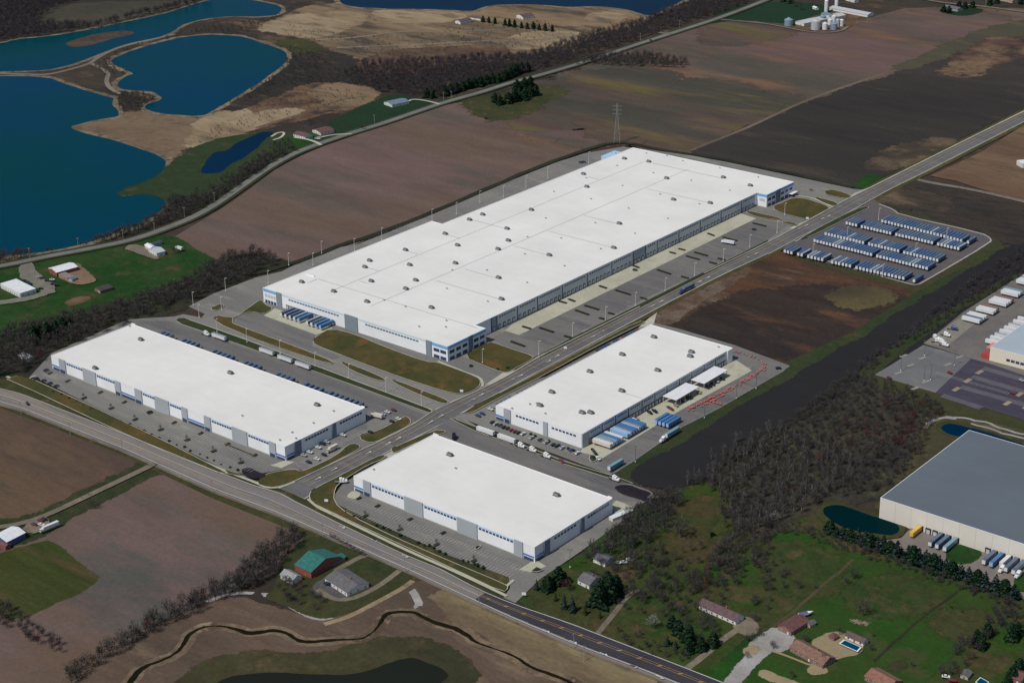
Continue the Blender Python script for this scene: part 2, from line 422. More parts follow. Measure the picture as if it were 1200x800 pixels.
patch('island', [(80, 51), (88, 47), (112, 41), (137, 37), (155, 37), (152, 41), (125, 46), (108, 52), (83, 55)], gm('island_soil', (64, 54, 48), (78, 66, 54), (50, 45, 42), big=0.02, mid=0.05, fv=0.3), rough=1.5)
lake('lake', [(-80, 92), (0, 89), (55, 90), (75, 98), (100, 106), (125, 113), (134, 116), (130, 122), (139, 130), (140, 137), (120, 139), (92, 145), (80, 150), (105, 158), (130, 163), (150, 170), (175, 178), (195, 186), (192, 196), (190, 203), (175, 212), (150, 222), (136, 226), (143, 231), (165, 227), (185, 228), (197, 232), (197, 238), (185, 250), (165, 262), (140, 272), (115, 281), (80, 290), (40, 297), (0, 299), (-80, 306)], M_WATER, 4)
lake('lake', [(130, 70), (148, 62), (175, 53), (205, 45), (235, 41), (262, 41), (285, 43), (305, 50), (328, 57), (338, 65), (334, 74), (322, 84), (303, 98), (280, 112), (262, 122), (248, 131), (238, 136), (210, 135), (185, 133), (170, 128), (172, 122), (191, 117), (188, 112), (178, 107), (150, 106), (140, 104), (137, 98), (150, 88), (157, 87), (150, 83), (135, 77)], M_WATER, 4)
lake('lake', [(393, -8), (399, 4), (412, 8), (440, 10), (500, 11), (535, 12), (556, 14), (562, 9), (580, 6), (610, 5), (640, 6), (665, 9), (700, 7), (735, 11), (755, 18), (768, 18), (778, 10), (800, 2), (815, -10), (700, -60), (500, -60)], M_WATER2, 4)
# causeway tracks
tr = gm('track', (120, 112, 100), (104, 96, 86), None, fv=0.15)
ribbon('track', [(0, 86), (30, 87), (55, 88), (80, 82), (105, 75), (112, 69), (128, 60), (150, 52), (180, 46), (205, 40)], 7, tr)
ribbon('track', [(106, 74), (118, 80), (128, 86), (124, 95), (128, 103), (140, 110)], 6, tr)
ribbon('track', [(300, 150), (330, 140), (365, 130), (400, 116), (430, 113)], 3.5, gm('dirt_track', (96, 80, 64), (84, 70, 58), None))
ribbon('track', [(370, 47), (420, 44), (470, 36), (520, 38), (560, 36), (600, 34)], 6, tr)
ribbon('track', [(395, 56), (440, 54), (500, 52), (560, 48), (620, 48), (680, 42)], 5, tr)
# homestead lawns by the lakes
patch('lawn', [(138, 227), (152, 222), (175, 212), (192, 204), (205, 190), (240, 168), (285, 158), (300, 160), (330, 160), (366, 168), (330, 182), (290, 208), (262, 224), (240, 240), (215, 246), (200, 240), (196, 232), (185, 227), (165, 226)], gm('lake_lawn', (46, 58, 34), (40, 54, 32), (66, 60, 42), fv=0.22), rough=2)
patch('lawn', [(330, 165), (345, 158), (375, 152), (400, 150), (372, 168), (345, 182)], M_GRASS)
patch('lawn', [(382, 148), (400, 136), (425, 124), (450, 114), (462, 110), (500, 117), (518, 122), (490, 133), (450, 147), (412, 160), (388, 164)], gm('dark_lawn', (28, 50, 30), (24, 44, 28), (38, 50, 30), fv=0.2))
lake('pond', [(235, 200.6), (240, 191), (247, 181), (253, 178), (262, 177), (270, 174), (277, 168), (292, 161), (307, 154.5), (320, 155), (318, 159), (310, 163), (300, 174), (289, 184), (270, 193), (262, 200), (255, 203), (240, 204)], M_WATER2, 0.8, smat=gm('lake_lawn', (0, 0, 0), (0, 0, 0)))
ribbon('path', [(318, 160), (326, 155), (334, 155), (330, 161), (320, 164)], 3, M_CONC)
# far fields
patch('farm_field', [(205, 277), (235, 259), (262, 243), (292, 222), (322, 199), (350, 184), (380, 171), (415, 159), (450, 148), (490, 134), (522, 123), (560, 117), (600, 117), (640, 98), (690, 80), (740, 60), (790, 44), (845, 25), (880, 24), (940, 30), (975, 40), (1000, 26), (1060, 10), (1130, 8), (1300, 14), (1300, 20), (1190, 30), (1120, 58), (1050, 84), (960, 114), (880, 150), (812, 180), (770, 176), (724, 164), (690, 175), (640, 196), (600, 210), (550, 231), (500, 250), (440, 276), (395, 296), (340, 318), (300, 318), (262, 314), (228, 296)], M_FIELD, sm=0)
patch('farm_field', [(560, 120), (600, 117), (645, 100), (690, 80), (740, 60), (845, 26), (930, 36), (985, 40), (1060, 14), (1150, 12), (1185, 28), (1120, 56), (1050, 82), (960, 112), (880, 148), (815, 176), (724, 160), (680, 168), (640, 160), (590, 140)], M_FIELD2, rough=8)
patch('stubble_field', [(596, 124), (625, 112), (660, 96), (700, 84), (760, 82), (800, 100), (850, 96), (900, 112), (930, 122), (870, 152), (815, 176), (760, 172), (724, 160), (690, 140), (640, 150), (600, 138)], M_STUB, rough=8)
patch('meadow', [(545, 118), (600, 112), (640, 100), (650, 108), (620, 122), (600, 138), (570, 132)], M_VERGE, rough=6)
patch('stubble_field', [(845, 30), (870, 26), (930, 34), (900, 44), (860, 50), (820, 52)], M_STUB, rough=6)
patch('stubble_field', [(1050, 82), (1085, 66), (1140, 40), (1190, 26), (1240, 20), (1240, 34), (1190, 44), (1140, 66), (1100, 80), (1060, 90)], gm('olive_strip', (72, 68, 54), (62, 60, 52), (86, 78, 52), streak=(-30, 0.2), fv=0.15), rough=3)
patch('lawn', [(820, 30), (860, 6), (905, 2), (960, 4), (975, 12), (960, 30), (920, 28), (880, 24), (858, 24)], gm('farm_lawn', (26, 50, 32), (24, 46, 30), None, fv=0.15))
patch('farmyard', [(925, 32), (960, 16), (1000, 12), (1018, 20), (1000, 30), (984, 37), (955, 38)], M_DIRT)
patch('lawn', [(1098, 14), (1110, 8), (1150, 10), (1152, 14), (1130, 20)], gm('farm_lawn2', (30, 48, 28), (28, 44, 28), None))
patch('dark_field', [(805, 180), (880, 152), (960, 117), (1055, 86), (1110, 72), (1150, 56), (1300, 40), (1300, 90), (1200, 122), (1100, 170), (1056, 192), (1010, 220), (985, 222), (930, 206), (850, 188)], M_DARKF, rough=3)
patch('dirt_field', [(1115, 82), (1135, 64), (1160, 52), (1200, 44), (1230, 46), (1210, 60), (1170, 72), (1140, 82), (1120, 88)], gm('tan_scar', (108, 88, 68), (80, 60, 54), (58, 50, 46), big=0.015, mid=0.02, spot=0.5, fv=0.35), rough=6)
patch('dirt_field', [(1050, 172), (1085, 164), (1115, 164), (1095, 178), (1060, 192), (1030, 200), (1020, 196)], gm('tan_verge', (92, 78, 60), (62, 55, 47), None, big=0.02, fv=0.3), rough=4)
ribbon('track', [(810, 176), (850, 160), (880, 148), (930, 124), (960, 112), (1000, 98), (1050, 82)], 5, gm('field_track', (104, 92, 78), (90, 80, 70), None))
# near fields, left side
patch('pasture', [(-60, 320), (0, 312), (60, 300), (110, 292), (160, 282), (195, 274), (225, 290), (262, 312), (250, 330), (215, 345), (170, 360), (110, 370), (60, 378), (0, 400), (-60, 420)], gm('pasture_grass', (26, 58, 20), (40, 62, 26), (66, 60, 40), big=0.02, mid=0.035, spot=0.53, fv=0.3), rough=1)
patch('bare_soil', [(75, 353), (100, 346), (106, 350), (82, 359)], M_DIRT)
patch('woodland_floor', [(-60, 420), (0, 398), (60, 374), (120, 362), (180, 345), (222, 330), (262, 306), (300, 298), (332, 306), (330, 318), (296, 326), (250, 346), (216, 358), (190, 368), (155, 380), (100, 400), (60, 416), (35, 440), (0, 450), (-60, 455)], gm('wood_floor', (50, 50, 38), (42, 40, 36), (40, 52, 28), big=0.02, spot=0.5, fv=0.3), rough=3)
# verge along the county road
patch('verge', [(-60, 440), (0, 444), (38, 444), (100, 470), (200, 516), (300, 560), (345, 590), (0, 590), (-60, 560)], M_VERGE, sm=0)
patch('verge', [(345, 560), (420, 590), (600, 676), (640, 700), (860, 800), (860, 840), (560, 720), (330, 640), (200, 560)], M_VERGE, sm=0)
patch('farm_field', [(-80, 470), (0, 477), (70, 500), (130, 522), (168, 542), (150, 554), (104, 575), (50, 600), (0, 613), (-80, 625)], gm('left_field', (90, 73, 58), (76, 62, 54), (68, 63, 52), big=0.010, streak=(10, 0.3), fv=0.17), rough=1)
patch('meadow', [(-80, 625), (0, 612), (50, 600), (104, 575), (150, 554), (172, 544), (196, 552), (150, 578), (100, 606), (68, 628), (62, 640), (-80, 665)], gm('drive_grass', (40, 52, 28), (50, 54, 34), (64, 58, 42), fv=0.25), rough=2)
patch('farm_field', [(198, 552), (240, 572), (300, 598), (352, 624), (345, 640), (330, 645), (300, 672), (268, 692), (200, 722), (110, 775), (70, 800), (20, 870), (-80, 870), (-80, 660), (0, 650), (58, 630), (100, 606), (150, 578)], gm('brown_field', (94, 77, 62), (96, 80, 76), (76, 75, 70), big=0.008, mid=0.012, streak=(30, 0.35), spot=0.5, fv=0.17), rough=1.5)
patch('pasture', [(-80, 665), (0, 650), (55, 634), (80, 652), (116, 676), (90, 694), (30, 722), (10, 722), (-80, 705)], M_GRASSF, sm=0, rough=0.7)
patch('verge', [(0, 470), (25, 476), (143, 524), (250, 574), (330, 606), (425, 648), (420, 652), (330, 616), (250, 584), (143, 533), (60, 500), (0, 478)], M_VERGE, sm=0)
# grading and retention pond, bottom left
patch('graded_ground', [(30, 860), (70, 800), (110, 778), (205, 724), (270, 697), (330, 720), (380, 726), (430, 706), (480, 684), (500, 682), (560, 706), (620, 740), (700, 775), (770, 800), (850, 850), (850, 900), (30, 900)], M_GRADE, sm=1, rough=1.5)
patch('graded_ground', [(500, 690), (560, 706), (620, 736), (700, 770), (780, 808), (700, 800), (620, 770), (540, 726)], gm('straw_soil', (120, 108, 80), (98, 84, 66), (84, 70, 58), big=0.02, mid=0.05, streak=(0, 0.3), fv=0.2), rough=2)
patch('meadow', [(195, 840), (220, 790), (245, 774), (290, 764), (340, 768), (400, 764), (450, 750), (495, 750), (530, 764), (556, 784), (548, 815), (540, 860), (195, 860)], M_MARGIN, rough=1.5)
lake('pond', [(238, 830), (250, 798), (275, 790), (320, 787), (360, 790), (400, 791), (435, 785), (460, 772), (482, 768), (500, 774), (522, 786), (526, 792), (515, 800), (500, 830)], M_POND, 3, smat=M_MARGIN)
CR = [(140, 815), (152, 800), (160, 788), (172, 779), (184, 776), (205, 765), (214, 755), (218, 745), (234, 735), (248, 733), (262, 733), (276, 737), (290, 742), (305, 741), (322, 738), (340, 742), (348, 750), (362, 752), (385, 749), (412, 749), (428, 747), (440, 738), (446, 728), (450, 720), (460, 716), (485, 716), (496, 722), (510, 729), (530, 735), (546, 744), (556, 752), (575, 758), (600, 766), (625, 782), (650, 790), (690, 812)]
rb = random.Random(3)
ribbon('creek_bank', CR, 9.5, gm('creek_bank', (112, 96, 78), (78, 66, 54), (134, 118, 98), big=0.03, mid=0.06, fv=0.25), rough=1.2)
ribbon('creek', CR, [max(0.7, 2.3+1.5*math.sin(i*0.21)*math.sin(i*0.083+1)+0.9*rb.random()) for i in range(600)], M_CREEK, rough=0.5)
ribbon('gravel_channel', [(307, 697), (318, 697), (330, 704), (345, 713), (358, 720), (375, 724), (388, 722)], 4.5, M_GRAVEL, rough=0.6)
ribbon('gravel_channel', [(242, 705), (258, 698), (275, 694), (297, 695)], 3.2, M_GRAVEL, rough=0.6)
ribbon('gravel_channel', [(483, 691), (488, 698), (492, 706), (490, 711)], 5, M_GRAVEL, rough=0.6)
patch('lawn', [(310, 700), (325, 690), (330, 660), (352, 636), (376, 628), (425, 645), (470, 668), (482, 676), (478, 684), (440, 704), (400, 720), (370, 724), (340, 710)], gm('yard_grass', (46, 54, 30), (58, 58, 36), (40, 52, 28), fv=0.25))
patch('driveway', [(365, 690), (380, 677), (400, 680), (412, 694), (396, 702), (380, 698)], gm('yard_asphalt', (84, 82, 82), (76, 74, 74), None))
ribbon('driveway', [(372, 690), (390, 702), (410, 702), (430, 694), (450, 682), (468, 668)], 4, M_DRIVE)
ribbon('driveway', [(393, 668), (406, 661), (420, 653), (430, 650)], 4, M_DRIVE)
ribbon('verge', [(380, 731), (410, 722), (440, 706), (470, 690), (484, 680)], 4, M_SANDB)
# country to the lower right
patch('meadow', [(600, 700), (632, 676), (680, 650), (720, 612), (760, 588), (800, 572), (860, 600), (900, 600), (960, 590), (1030, 600), (1060, 640), (1200, 690), (1300, 720), (1300, 900), (860, 900), (830, 800), (700, 745)], M_MEADOW, sm=0)
patch('woodland_floor', [(760, 590), (800, 575), (842, 548), (885, 520), (930, 495), (968, 467), (1010, 438), (1030, 447), (1090, 465), (1110, 485), (1090, 505), (1085, 530), (1070, 550), (1030, 577), (1000, 582), (960, 592), (930, 602), (890, 625), (850, 625), (820, 600)], gm('thicket_floor', (60, 56, 46), (48, 46, 42), (70, 68, 46), big=0.02, mid=0.04, spot=0.52, fv=0.35), rough=3)
patch('meadow', [(790, 590), (815, 570), (838, 575), (845, 600), (838, 640), (815, 665), (790, 660), (800, 630)], gm('bright_meadow', (48, 64, 22), (58, 62, 32), (84, 66, 42), fv=0.25), rough=3)
patch('lawn', [(915, 620), (950, 628), (1000, 650), (1060, 664), (1120, 680), (1170, 702), (1165, 722), (1140, 745), (1110, 770), (1080, 800), (1060, 830), (900, 830), (870, 800), (905, 742), (930, 715), (945, 700), (960, 670), (900, 640)], gm('big_lawn', (36, 66, 20), (46, 64, 26), (66, 66, 40), big=0.008, mid=0.02, spot=0.54, fv=0.2))
patch('lawn', [(830, 790), (862, 762), (880, 745), (900, 742), (880, 770), (850, 800), (830, 830), (790, 815)], M_GRASS)
for q in ([(798, 600), (812, 588), (832, 586), (838, 600), (828, 618), (808, 622)], [(770, 640), (800, 628), (820, 634), (812, 650), (785, 656)], [(842, 632), (858, 622), (868, 632), (858, 650), (845, 656)]):
    patch('rough_ground', q, gm('rusty_weeds', (64, 58, 36), (48, 58, 28), (76, 62, 42), big=0.03, mid=0.05, spot=0.52, fv=0.3), rough=3)
for q in ([(700, 700), (760, 690), (800, 700), (840, 690), (830, 720), (780, 730), (730, 725)], [(1000, 690), (1050, 680), (1090, 690), (1060, 715), (1010, 712)], [(930, 640), (975, 652), (960, 680), (935, 690), (905, 680), (900, 655)], [(1110, 720), (1150, 715), (1150, 735), (1115, 740)], [(620, 700), (650, 700), (690, 725), (660, 728), (630, 715)]):
    patch('meadow', q, gm('dry_meadow', (58, 60, 34), (44, 60, 26), (76, 64, 44), big=0.02, mid=0.04, spot=0.54, fv=0.3), rough=4)
ribbon('track', [(904, 736), (930, 716), (960, 690), (985, 668), (1000, 655)], 2.2, gm('meadow_path', (78, 68, 50), (62, 58, 42), None), rough=0.4)
ribbon('track', [(1025, 775), (1050, 750), (1080, 722), (1110, 702), (1124, 692)], 2.0, gm('meadow_path2', (40, 42, 28), (50, 50, 32), None), rough=0.4)
ribbon('track', [(700, 742), (720, 718), (733, 700), (748, 690)], 3.5, M_DRIVE)
ribbon('track', [(800, 786), (822, 770), (845, 750), (866, 736), (880, 726)], 4.5, M_DRIVE)
patch('driveway', [(862, 730), (874, 722), (886, 730), (888, 738), (878, 744), (864, 738)], M_DRIVE)
patch('driveway', [(850, 800), (872, 772), (886, 760), (878, 754), (904, 737), (915, 736), (930, 745), (926, 752), (918, 762), (900, 762), (880, 782), (866, 800), (850, 816), (838, 816)], M_GRAVEL, sm=1)
patch('patio', [(950, 752), (975, 741), (988, 742), (1010, 752), (1008, 764), (985, 768), (974, 769), (962, 760)], gm('patio', (140, 126, 98), (128, 114, 90), None, fv=0.12))
ribbon('path', [(904, 762), (920, 767), (940, 775), (950, 779), (970, 776), (985, 769), (1004, 766)], 1.8, gm('patio', (0, 0, 0), (0, 0, 0)))
patch('patio', [(948, 784), (955, 776), (968, 784), (966, 788), (952, 789)], gm('patio', (0, 0, 0), (0, 0, 0)))
patch('driveway', [(892, 785), (902, 788), (915, 794), (936, 800), (930, 804), (905, 797), (890, 790)], gm('patio', (0, 0, 0), (0, 0, 0)))
patch('bare_soil', [(872, 762), (880, 756), (888, 760), (886, 765), (876, 766)], gm('patio', (0, 0, 0), (0, 0, 0)))
patch('bare_soil', [(1040, 782), (1052, 773), (1064, 777), (1052, 788)], M_VERGE)
# dark drainage basin and the broken ground round it
patch('rough_ground', [(760, 378), (830, 330), (880, 305), (918, 294), (1075, 335), (1090, 330), (1070, 356), (1000, 400), (930, 440), (925, 428), (858, 404)], M_DIRTR, sm=1, rough=2)
patch('rough_ground', [(800, 388), (850, 352), (900, 342), (960, 340), (1005, 338), (1040, 344), (1060, 352), (1000, 398), (940, 420), (880, 410)], gm('scorched_ground', (52, 43, 38), (42, 38, 37), (84, 60, 44), big=0.01, mid=0.02, streak=(-45, 0.35), spot=0.52, fv=0.3), rough=4)
patch('rough_ground', [(760, 375), (800, 345), (850, 318), (880, 312), (870, 324), (830, 345), (800, 365), (785, 380)], gm('tan_rough', (100, 88, 76), (84, 66, 54), (58, 50, 44), big=0.02, mid=0.05, fv=0.3), rough=2)
patch('rough_ground', [(985, 342), (1010, 337), (1045, 344), (1030, 356), (1000, 360), (985, 354)], gm('olive_patch', (84, 76, 50), (66, 58, 44), None, fv=0.25), rough=4)
patch('rough_ground', [(1030, 225), (1060, 212), (1100, 218), (1150, 232), (1220, 248), (1260, 262), (1260, 290), (1200, 288), (1160, 275), (1100, 258), (1050, 245)], M_DIRTD, sm=1, rough=2)
patch('rough_ground', [(1030, 232), (1050, 218), (1080, 224), (1110, 240), (1090, 252), (1060, 246), (1040, 240)], gm('tan_rough2', (96, 82, 64), (62, 54, 46), (46, 43, 40), big=0.02, mid=0.03, streak=(-30, 0.4), spot=0.5, fv=0.3), rough=5)
patch('verge', [(915, 296), (1020, 240), (1045, 244), (1160, 276), (1178, 288), (1168, 300), (1090, 346), (1070, 358), (1078, 340), (990, 320)], gm('lot_verge', (50, 58, 34), (60, 58, 38), None, fv=0.2), sm=1)
patch('verge', [(918, 426), (1000, 388), (1070, 344), (1130, 312), (1140, 318), (1070, 360), (1000, 404), (930, 445), (850, 492), (775, 540), (750, 556), (748, 574), (700, 560), (800, 498), (860, 466)], M_LAWNG, sm=0)
patch('basin', [(746, 560), (750, 552), (776, 537), (850, 490), (930, 444), (1000, 403), (1075, 357), (1125, 328), (1168, 300), (1186, 288), (1250, 284), (1250, 310), (1130, 372), (1060, 415), (1004, 440), (968, 468), (930, 496), (885, 520), (842, 548), (808, 568), (772, 571)], M_BASIN, sm=1, rough=1.5)
patch('verge', [(1190, 330), (1140, 352), (1090, 388), (1040, 424), (1025, 440), (1000, 440), (1060, 396), (1130, 352), (1200, 316)], M_LAWNG, sm=1)
patch('verge', [(1015, 442), (1030, 440), (1095, 460), (1200, 492), (1260, 510), (1260, 560), (1180, 540), (1120, 490), (1085, 480), (1030, 452)], gm('fence_verge', (52, 58, 34), (62, 60, 38), (72, 58, 44), fv=0.2), sm=1)
patch('pasture', [(1150, 178), (1210, 140), (1300, 140), (1300, 270), (1200, 238), (1120, 212), (1090, 206)], gm('tan_field', (104, 84, 66), (92, 72, 58), (76, 64, 50), streak=(10, 0.3), big=0.01, mid=0.03, fv=0.18), sm=0)
ribbon('track', [(1066, 208), (1090, 214), (1140, 222), (1200, 236), (1260, 250)], 7, gm('lane', (108, 102, 94), (98, 92, 84), None))
patch('lawn', [(1000, 218), (1010, 208), (1022, 203), (1040, 210), (1020, 222)], M_GRASS)
# ponds by the grey warehouse
patch('rough_ground', [(1080, 505), (1095, 490), (1120, 488), (1200, 508), (1260, 525), (1260, 560), (1140, 540), (1080, 560), (1040, 590), (1030, 600), (1075, 550)], gm('pond_edge', (66, 64, 44), (58, 56, 40), (86, 78, 58), fv=0.25), rough=2)
lake('pond', [(1101, 502), (1104, 497), (1112, 495), (1125, 497), (1145, 503), (1200, 521), (1230, 530), (1230, 536), (1195, 530), (1150, 520), (1126, 512), (1110, 508)], M_WATER2, 1.0, smat=M_VERGE)
lake('pond', [(962, 600), (968, 593), (985, 591), (1005, 597), (1030, 606), (1050, 613), (1056, 620), (1048, 627), (1030, 626), (1000, 620), (975, 612)], M_POND2, 1.5, smat=M_VERGE)
ribbon('gravel_channel', [(1085, 502), (1092, 493), (1104, 489), (1120, 490)], 3, M_GRAVEL, rough=1)
ribbon('gravel_channel', [(1108, 488), (1130, 489), (1150, 494), (1175, 502), (1200, 508)], 2.5, M_GRAVEL, rough=1.6)
ribbon('gravel_channel', [(1138, 496), (1160, 502), (1182, 510), (1205, 514)], 2.2, M_GRAVEL, rough=1.4)
ribbon('gravel_channel', [(1080, 574), (1064, 584), (1048, 595)], 3, M_GRAVEL, rough=1)

# ------------------------------------------------------------------ roads and yards
LAY[0] = max(LAY[0], 0.5)
UP = [(-60, 434), (0, 455), (25, 461), (143, 507), (250, 550), (300, 569), (330, 577), (345, 586), (400, 614), (475, 650), (520, 668), (560, 690), (600, 707), (672, 731), (760, 765), (850, 800), (930, 832)]
LO = [(-60, 455), (0, 473), (25, 480), (143, 527), (250, 575), (325, 603), (425, 646), (475, 668), (600, 726), (672, 757), (760, 790), (800, 806), (870, 838), (930, 862)]
patch('road_shoulder', [(u, v-0.5) for u, v in UP]+[(u, v+2.5) for u, v in LO[::-1]], gm('shoulder', (112, 100, 88), (96, 86, 76), (84, 76, 66), big=0.03, mid=0.1, fv=0.15), sm=0)
patch('road', [(u, v+1.0) for u, v in UP]+LO[::-1], M_ROADL, sm=0)
# boulevard
BU = [(327, 572), (422, 527.5), (480, 499.5), (507, 481.5), (527, 472), (572, 452), (600, 437), (632, 417.5), (667, 400), (685, 391), (750, 359), (825, 320), (900, 284), (945, 259.5), (987, 236), (1020, 220), (1062, 199), (1200, 130.5), (1290, 88)]
BL = [(357, 584), (422, 547), (460, 526), (515, 498), (540, 484), (600, 451.5), (697, 400), (750, 372), (795, 348), (850, 320), (900, 297), (932, 280), (975, 260), (1010, 240), (1042, 222), (1085, 201), (1200, 142.5), (1290, 98)]
patch('boulevard_verge', [(u-3, v-2) for u, v in BU]+[(u+4, v+2.5) for u, v in BL[::-1]], M_LAWN, sm=0)
patch('boulevard_gutter', [(u-0.6, v-0.7) for u, v in BU]+[(u+0.6, v+0.7) for u, v in BL[::-1]], M_CONCL, sm=0)
# site pavements
patch('parking_lot', [(35, 441), (60, 414), (150, 374), (200, 371), (212, 370), (240, 388), (300, 409), (380, 438), (440, 460), (509, 484), (512, 492), (486, 500), (430, 528), (375, 553), (352, 550), (330, 550), (298, 556), (270, 553), (200, 519), (110, 476), (45, 444)], M_ASPHL, sm=0)
patch('truck_court', [(160, 376), (200, 376), (240, 391), (300, 412.5), (380, 441), (440, 462.5), (500, 486), (486, 494), (470, 497), (430, 480), (430, 505), (420, 505), (155, 400)], M_ASPH, sm=0)
patch('parking_lot', [(221, 359), (250, 344), (300, 325), (330, 318), (342, 312), (372, 300), (398, 289.5), (420, 286), (500, 254), (600, 211), (650, 191), (684, 180), (730, 172), (775, 177.5), (800, 180.5), (850, 189.5), (930, 206.5), (1003, 222), (1016, 222), (984, 238), (952, 252), (928, 268), (900, 284), (840, 312), (760, 351), (667, 398), (628, 417), (600, 432), (592, 436), (572, 452), (548, 462), (527, 471), (508, 482), (300, 403), (224, 375), (206, 375), (200, 372), (215, 368), (236, 372), (240, 368)], M_ASPHL, sm=0)
patch('truck_lot', [(576, 396), (592, 388), (607, 392), (885, 256), (925, 263), (900, 281), (840, 310), (760, 348), (667, 395), (628, 416), (610, 413), (590, 405)], M_ASPH, sm=0)
patch('loading_apron', [(592, 387), (600, 380), (865, 249), (886, 256), (608, 392.5)], M_CONC, sm=0)
patch('truck_court', [(264, 377), (293, 365), (310, 369.5), (370, 392), (366, 398), (366, 405), (400, 418), (390, 421), (330, 399)], M_ASPH, sm=0)
patch('loading_apron', [(309, 369.5), (322, 361), (390, 384), (386, 386.5), (370, 392)], M_CONC, sm=0)
patch('parking_lot', [(530, 486), (548, 478), (600, 452), (640, 441), (700, 409), (748, 384), (762, 377), (795, 385), (860, 404), (925, 428), (918, 435), (900, 445), (845, 477), (800, 500), (740, 542), (722, 553), (715, 556), (640, 528), (560, 497)], M_ASPHL, sm=0)
patch('truck_court', [(706, 536), (800, 478), (875, 438), (890, 416), (926, 429), (900, 444), (845, 476), (800, 499), (738, 541), (720, 552), (700, 545)], M_ASPH, sm=0)
patch('loading_apron', [(680, 529), (684, 524), (860, 420), (881, 434), (800, 479), (706, 536.5)], M_CONC, sm=0)
patch('parking_lot', [(392, 589), (393, 578), (402, 566), (420, 556), (500, 505), (520, 487), (536, 485), (560, 500), (640, 531), (718, 559), (760, 574), (772, 582), (745, 592), (736, 606), (680, 646), (633, 678), (604, 706), (590, 700), (598, 688), (596, 676), (525, 650), (415, 600)], M_ASPHL, sm=0)
patch('truck_court', [(508, 506), (524, 490), (540, 491), (560, 501), (640, 532), (718, 560), (760, 575), (768, 582), (740, 588), (716, 586)], M_ASPH, sm=0)
patch('dark_patch', [(721, 570), (730, 568), (738, 569), (746, 572), (754, 574.5), (763, 577.5), (760, 580), (756, 582), (761, 585), (760, 587.5), (755, 586.5), (750, 584), (746, 583), (736, 580), (729, 577.5), (724, 574)], gm('dark_patch', (36, 32, 40), (40, 36, 42), None), sm=1, rough=0.3)  # irregular near-black patch over the court paving
patch('loading_apron', [(716, 592), (722, 586), (741, 593), (735, 598), (722, 603)], M_CONC, sm=0)
# flared mouths of the driveways
for a in ([(500, 487), (512, 478), (534, 471), (544, 468), (524, 484), (508, 492)], [(470, 503), (486, 497), (492, 502), (480, 510)], [(568, 451), (590, 436), (604, 432), (590, 448)], [(520, 484), (538, 480), (532, 488), (516, 498)],
          [(446, 530), (462, 524), (466, 530), (456, 536)], [(924, 268), (945, 258), (955, 252), (940, 266)], [(990, 234), (1002, 226), (1020, 219), (1004, 230)], [(1030, 222), (1044, 220), (1062, 206), (1050, 214)], [(748, 384), (760, 373), (770, 366), (766, 380)]):
    patch('driveway_apron', a, M_CONCL, sm=0)
patch('road', BU+BL[::-1], M_ROADB, sm=0)
patch('loading_apron', [(608, 667), (627, 655), (640, 663), (622, 670)], M_CONC, sm=0)
patch('loading_apron', [(316, 545), (334, 539), (345, 541), (330, 548)], M_CONC, sm=0)
patch('loading_apron', [(406, 580), (414, 574), (424, 577), (418, 585), (408, 583)], M_CONC, sm=1)
# depot
patch('gravel_yard', [(914, 293), (932, 283), (942, 277), (1004, 245), (1016, 240), (1010, 238), (1020, 233), (1030, 239), (1046, 245), (1054, 251.5), (1150, 273), (1161, 279), (1161, 284), (1086, 328), (1074, 334.5), (1060, 331)], gm('depot_asphalt', (84, 82, 86), (90, 84, 82), (74, 72, 78), big=0.02, mid=0.06, streak=(0, 0.3), fv=0.1), sm=1)
ribbon('kerb', [(925, 294), (990, 311), (1060, 331), (1074, 334.5), (1086, 328), (1161, 284), (1161, 279), (1150, 273), (1054, 251.5), (1046, 245), (1030, 239)], 1.3, M_CONCL, sm=1, h=0.1)
ribbon('kerb', [(1004, 245), (942, 277), (932, 283)], 1.2, M_CONCL, sm=0, h=0.1)
# eastern yards
patch('parking_lot', [(1025, 439), (1082, 404), (1142, 421), (1100, 461)], gm('old_light_asphalt', (106, 106, 106), (98, 98, 100), (118, 116, 112), fv=0.1), sm=0)
patch('parking_lot', [(1096, 460), (1138, 420), (1160, 426), (1300, 470), (1300, 520), (1200, 492)], M_PURPLE, sm=0)
for a_, b_, c_, d_ in [(1152, 431, 1215, 449), (1139, 441, 1215, 463.5), (1126, 453, 1215, 478), (1104, 463, 1150, 478)]:
    ribbon('aisle', [(a_, b_), (c_, d_)], 7, gm('aisle_grey', (82, 79, 88), (88, 86, 92), None, fv=0.15), sm=0)
for a_, b_ in [(1148, 436), (1134, 446), (1120.5, 456), (1195, 462), (1180.5, 472.5), (1203, 477)]:
    ribbon('traffic_island', [(a_-3.4, b_+2.1), (a_+3.4, b_-2.1)], 3.6, gm('island_tan', (150, 138, 118), (134, 122, 106), None, fv=0.12), sm=0, h=0.15)
for a_, b_ in [(1059, 417), (1081, 419.5), (1067, 428), (1053, 437), (1085, 447), (1111, 427), (1124, 418.5), (1072, 455)]:
    ribbon('traffic_island', [(a_-4, b_+1.6), (a_+4, b_-1.6)], 3, gm('island_pale', (138, 136, 126), (126, 124, 116), None, fv=0.12), sm=0, h=0.15)
patch('truck_yard', [(1083, 403), (1128, 366), (1200, 320), (1290, 280), (1290, 470), (1160, 426), (1142, 421)], gm('yard_asphalt2', (98, 94, 92), (106, 102, 96), (90, 88, 88), fv=0.1), sm=0)
patch('driveway', [(1082, 402), (1128, 370), (1146, 376), (1110, 406)], gm('yard_concrete', (124, 120, 110), (116, 112, 104), None), sm=0)
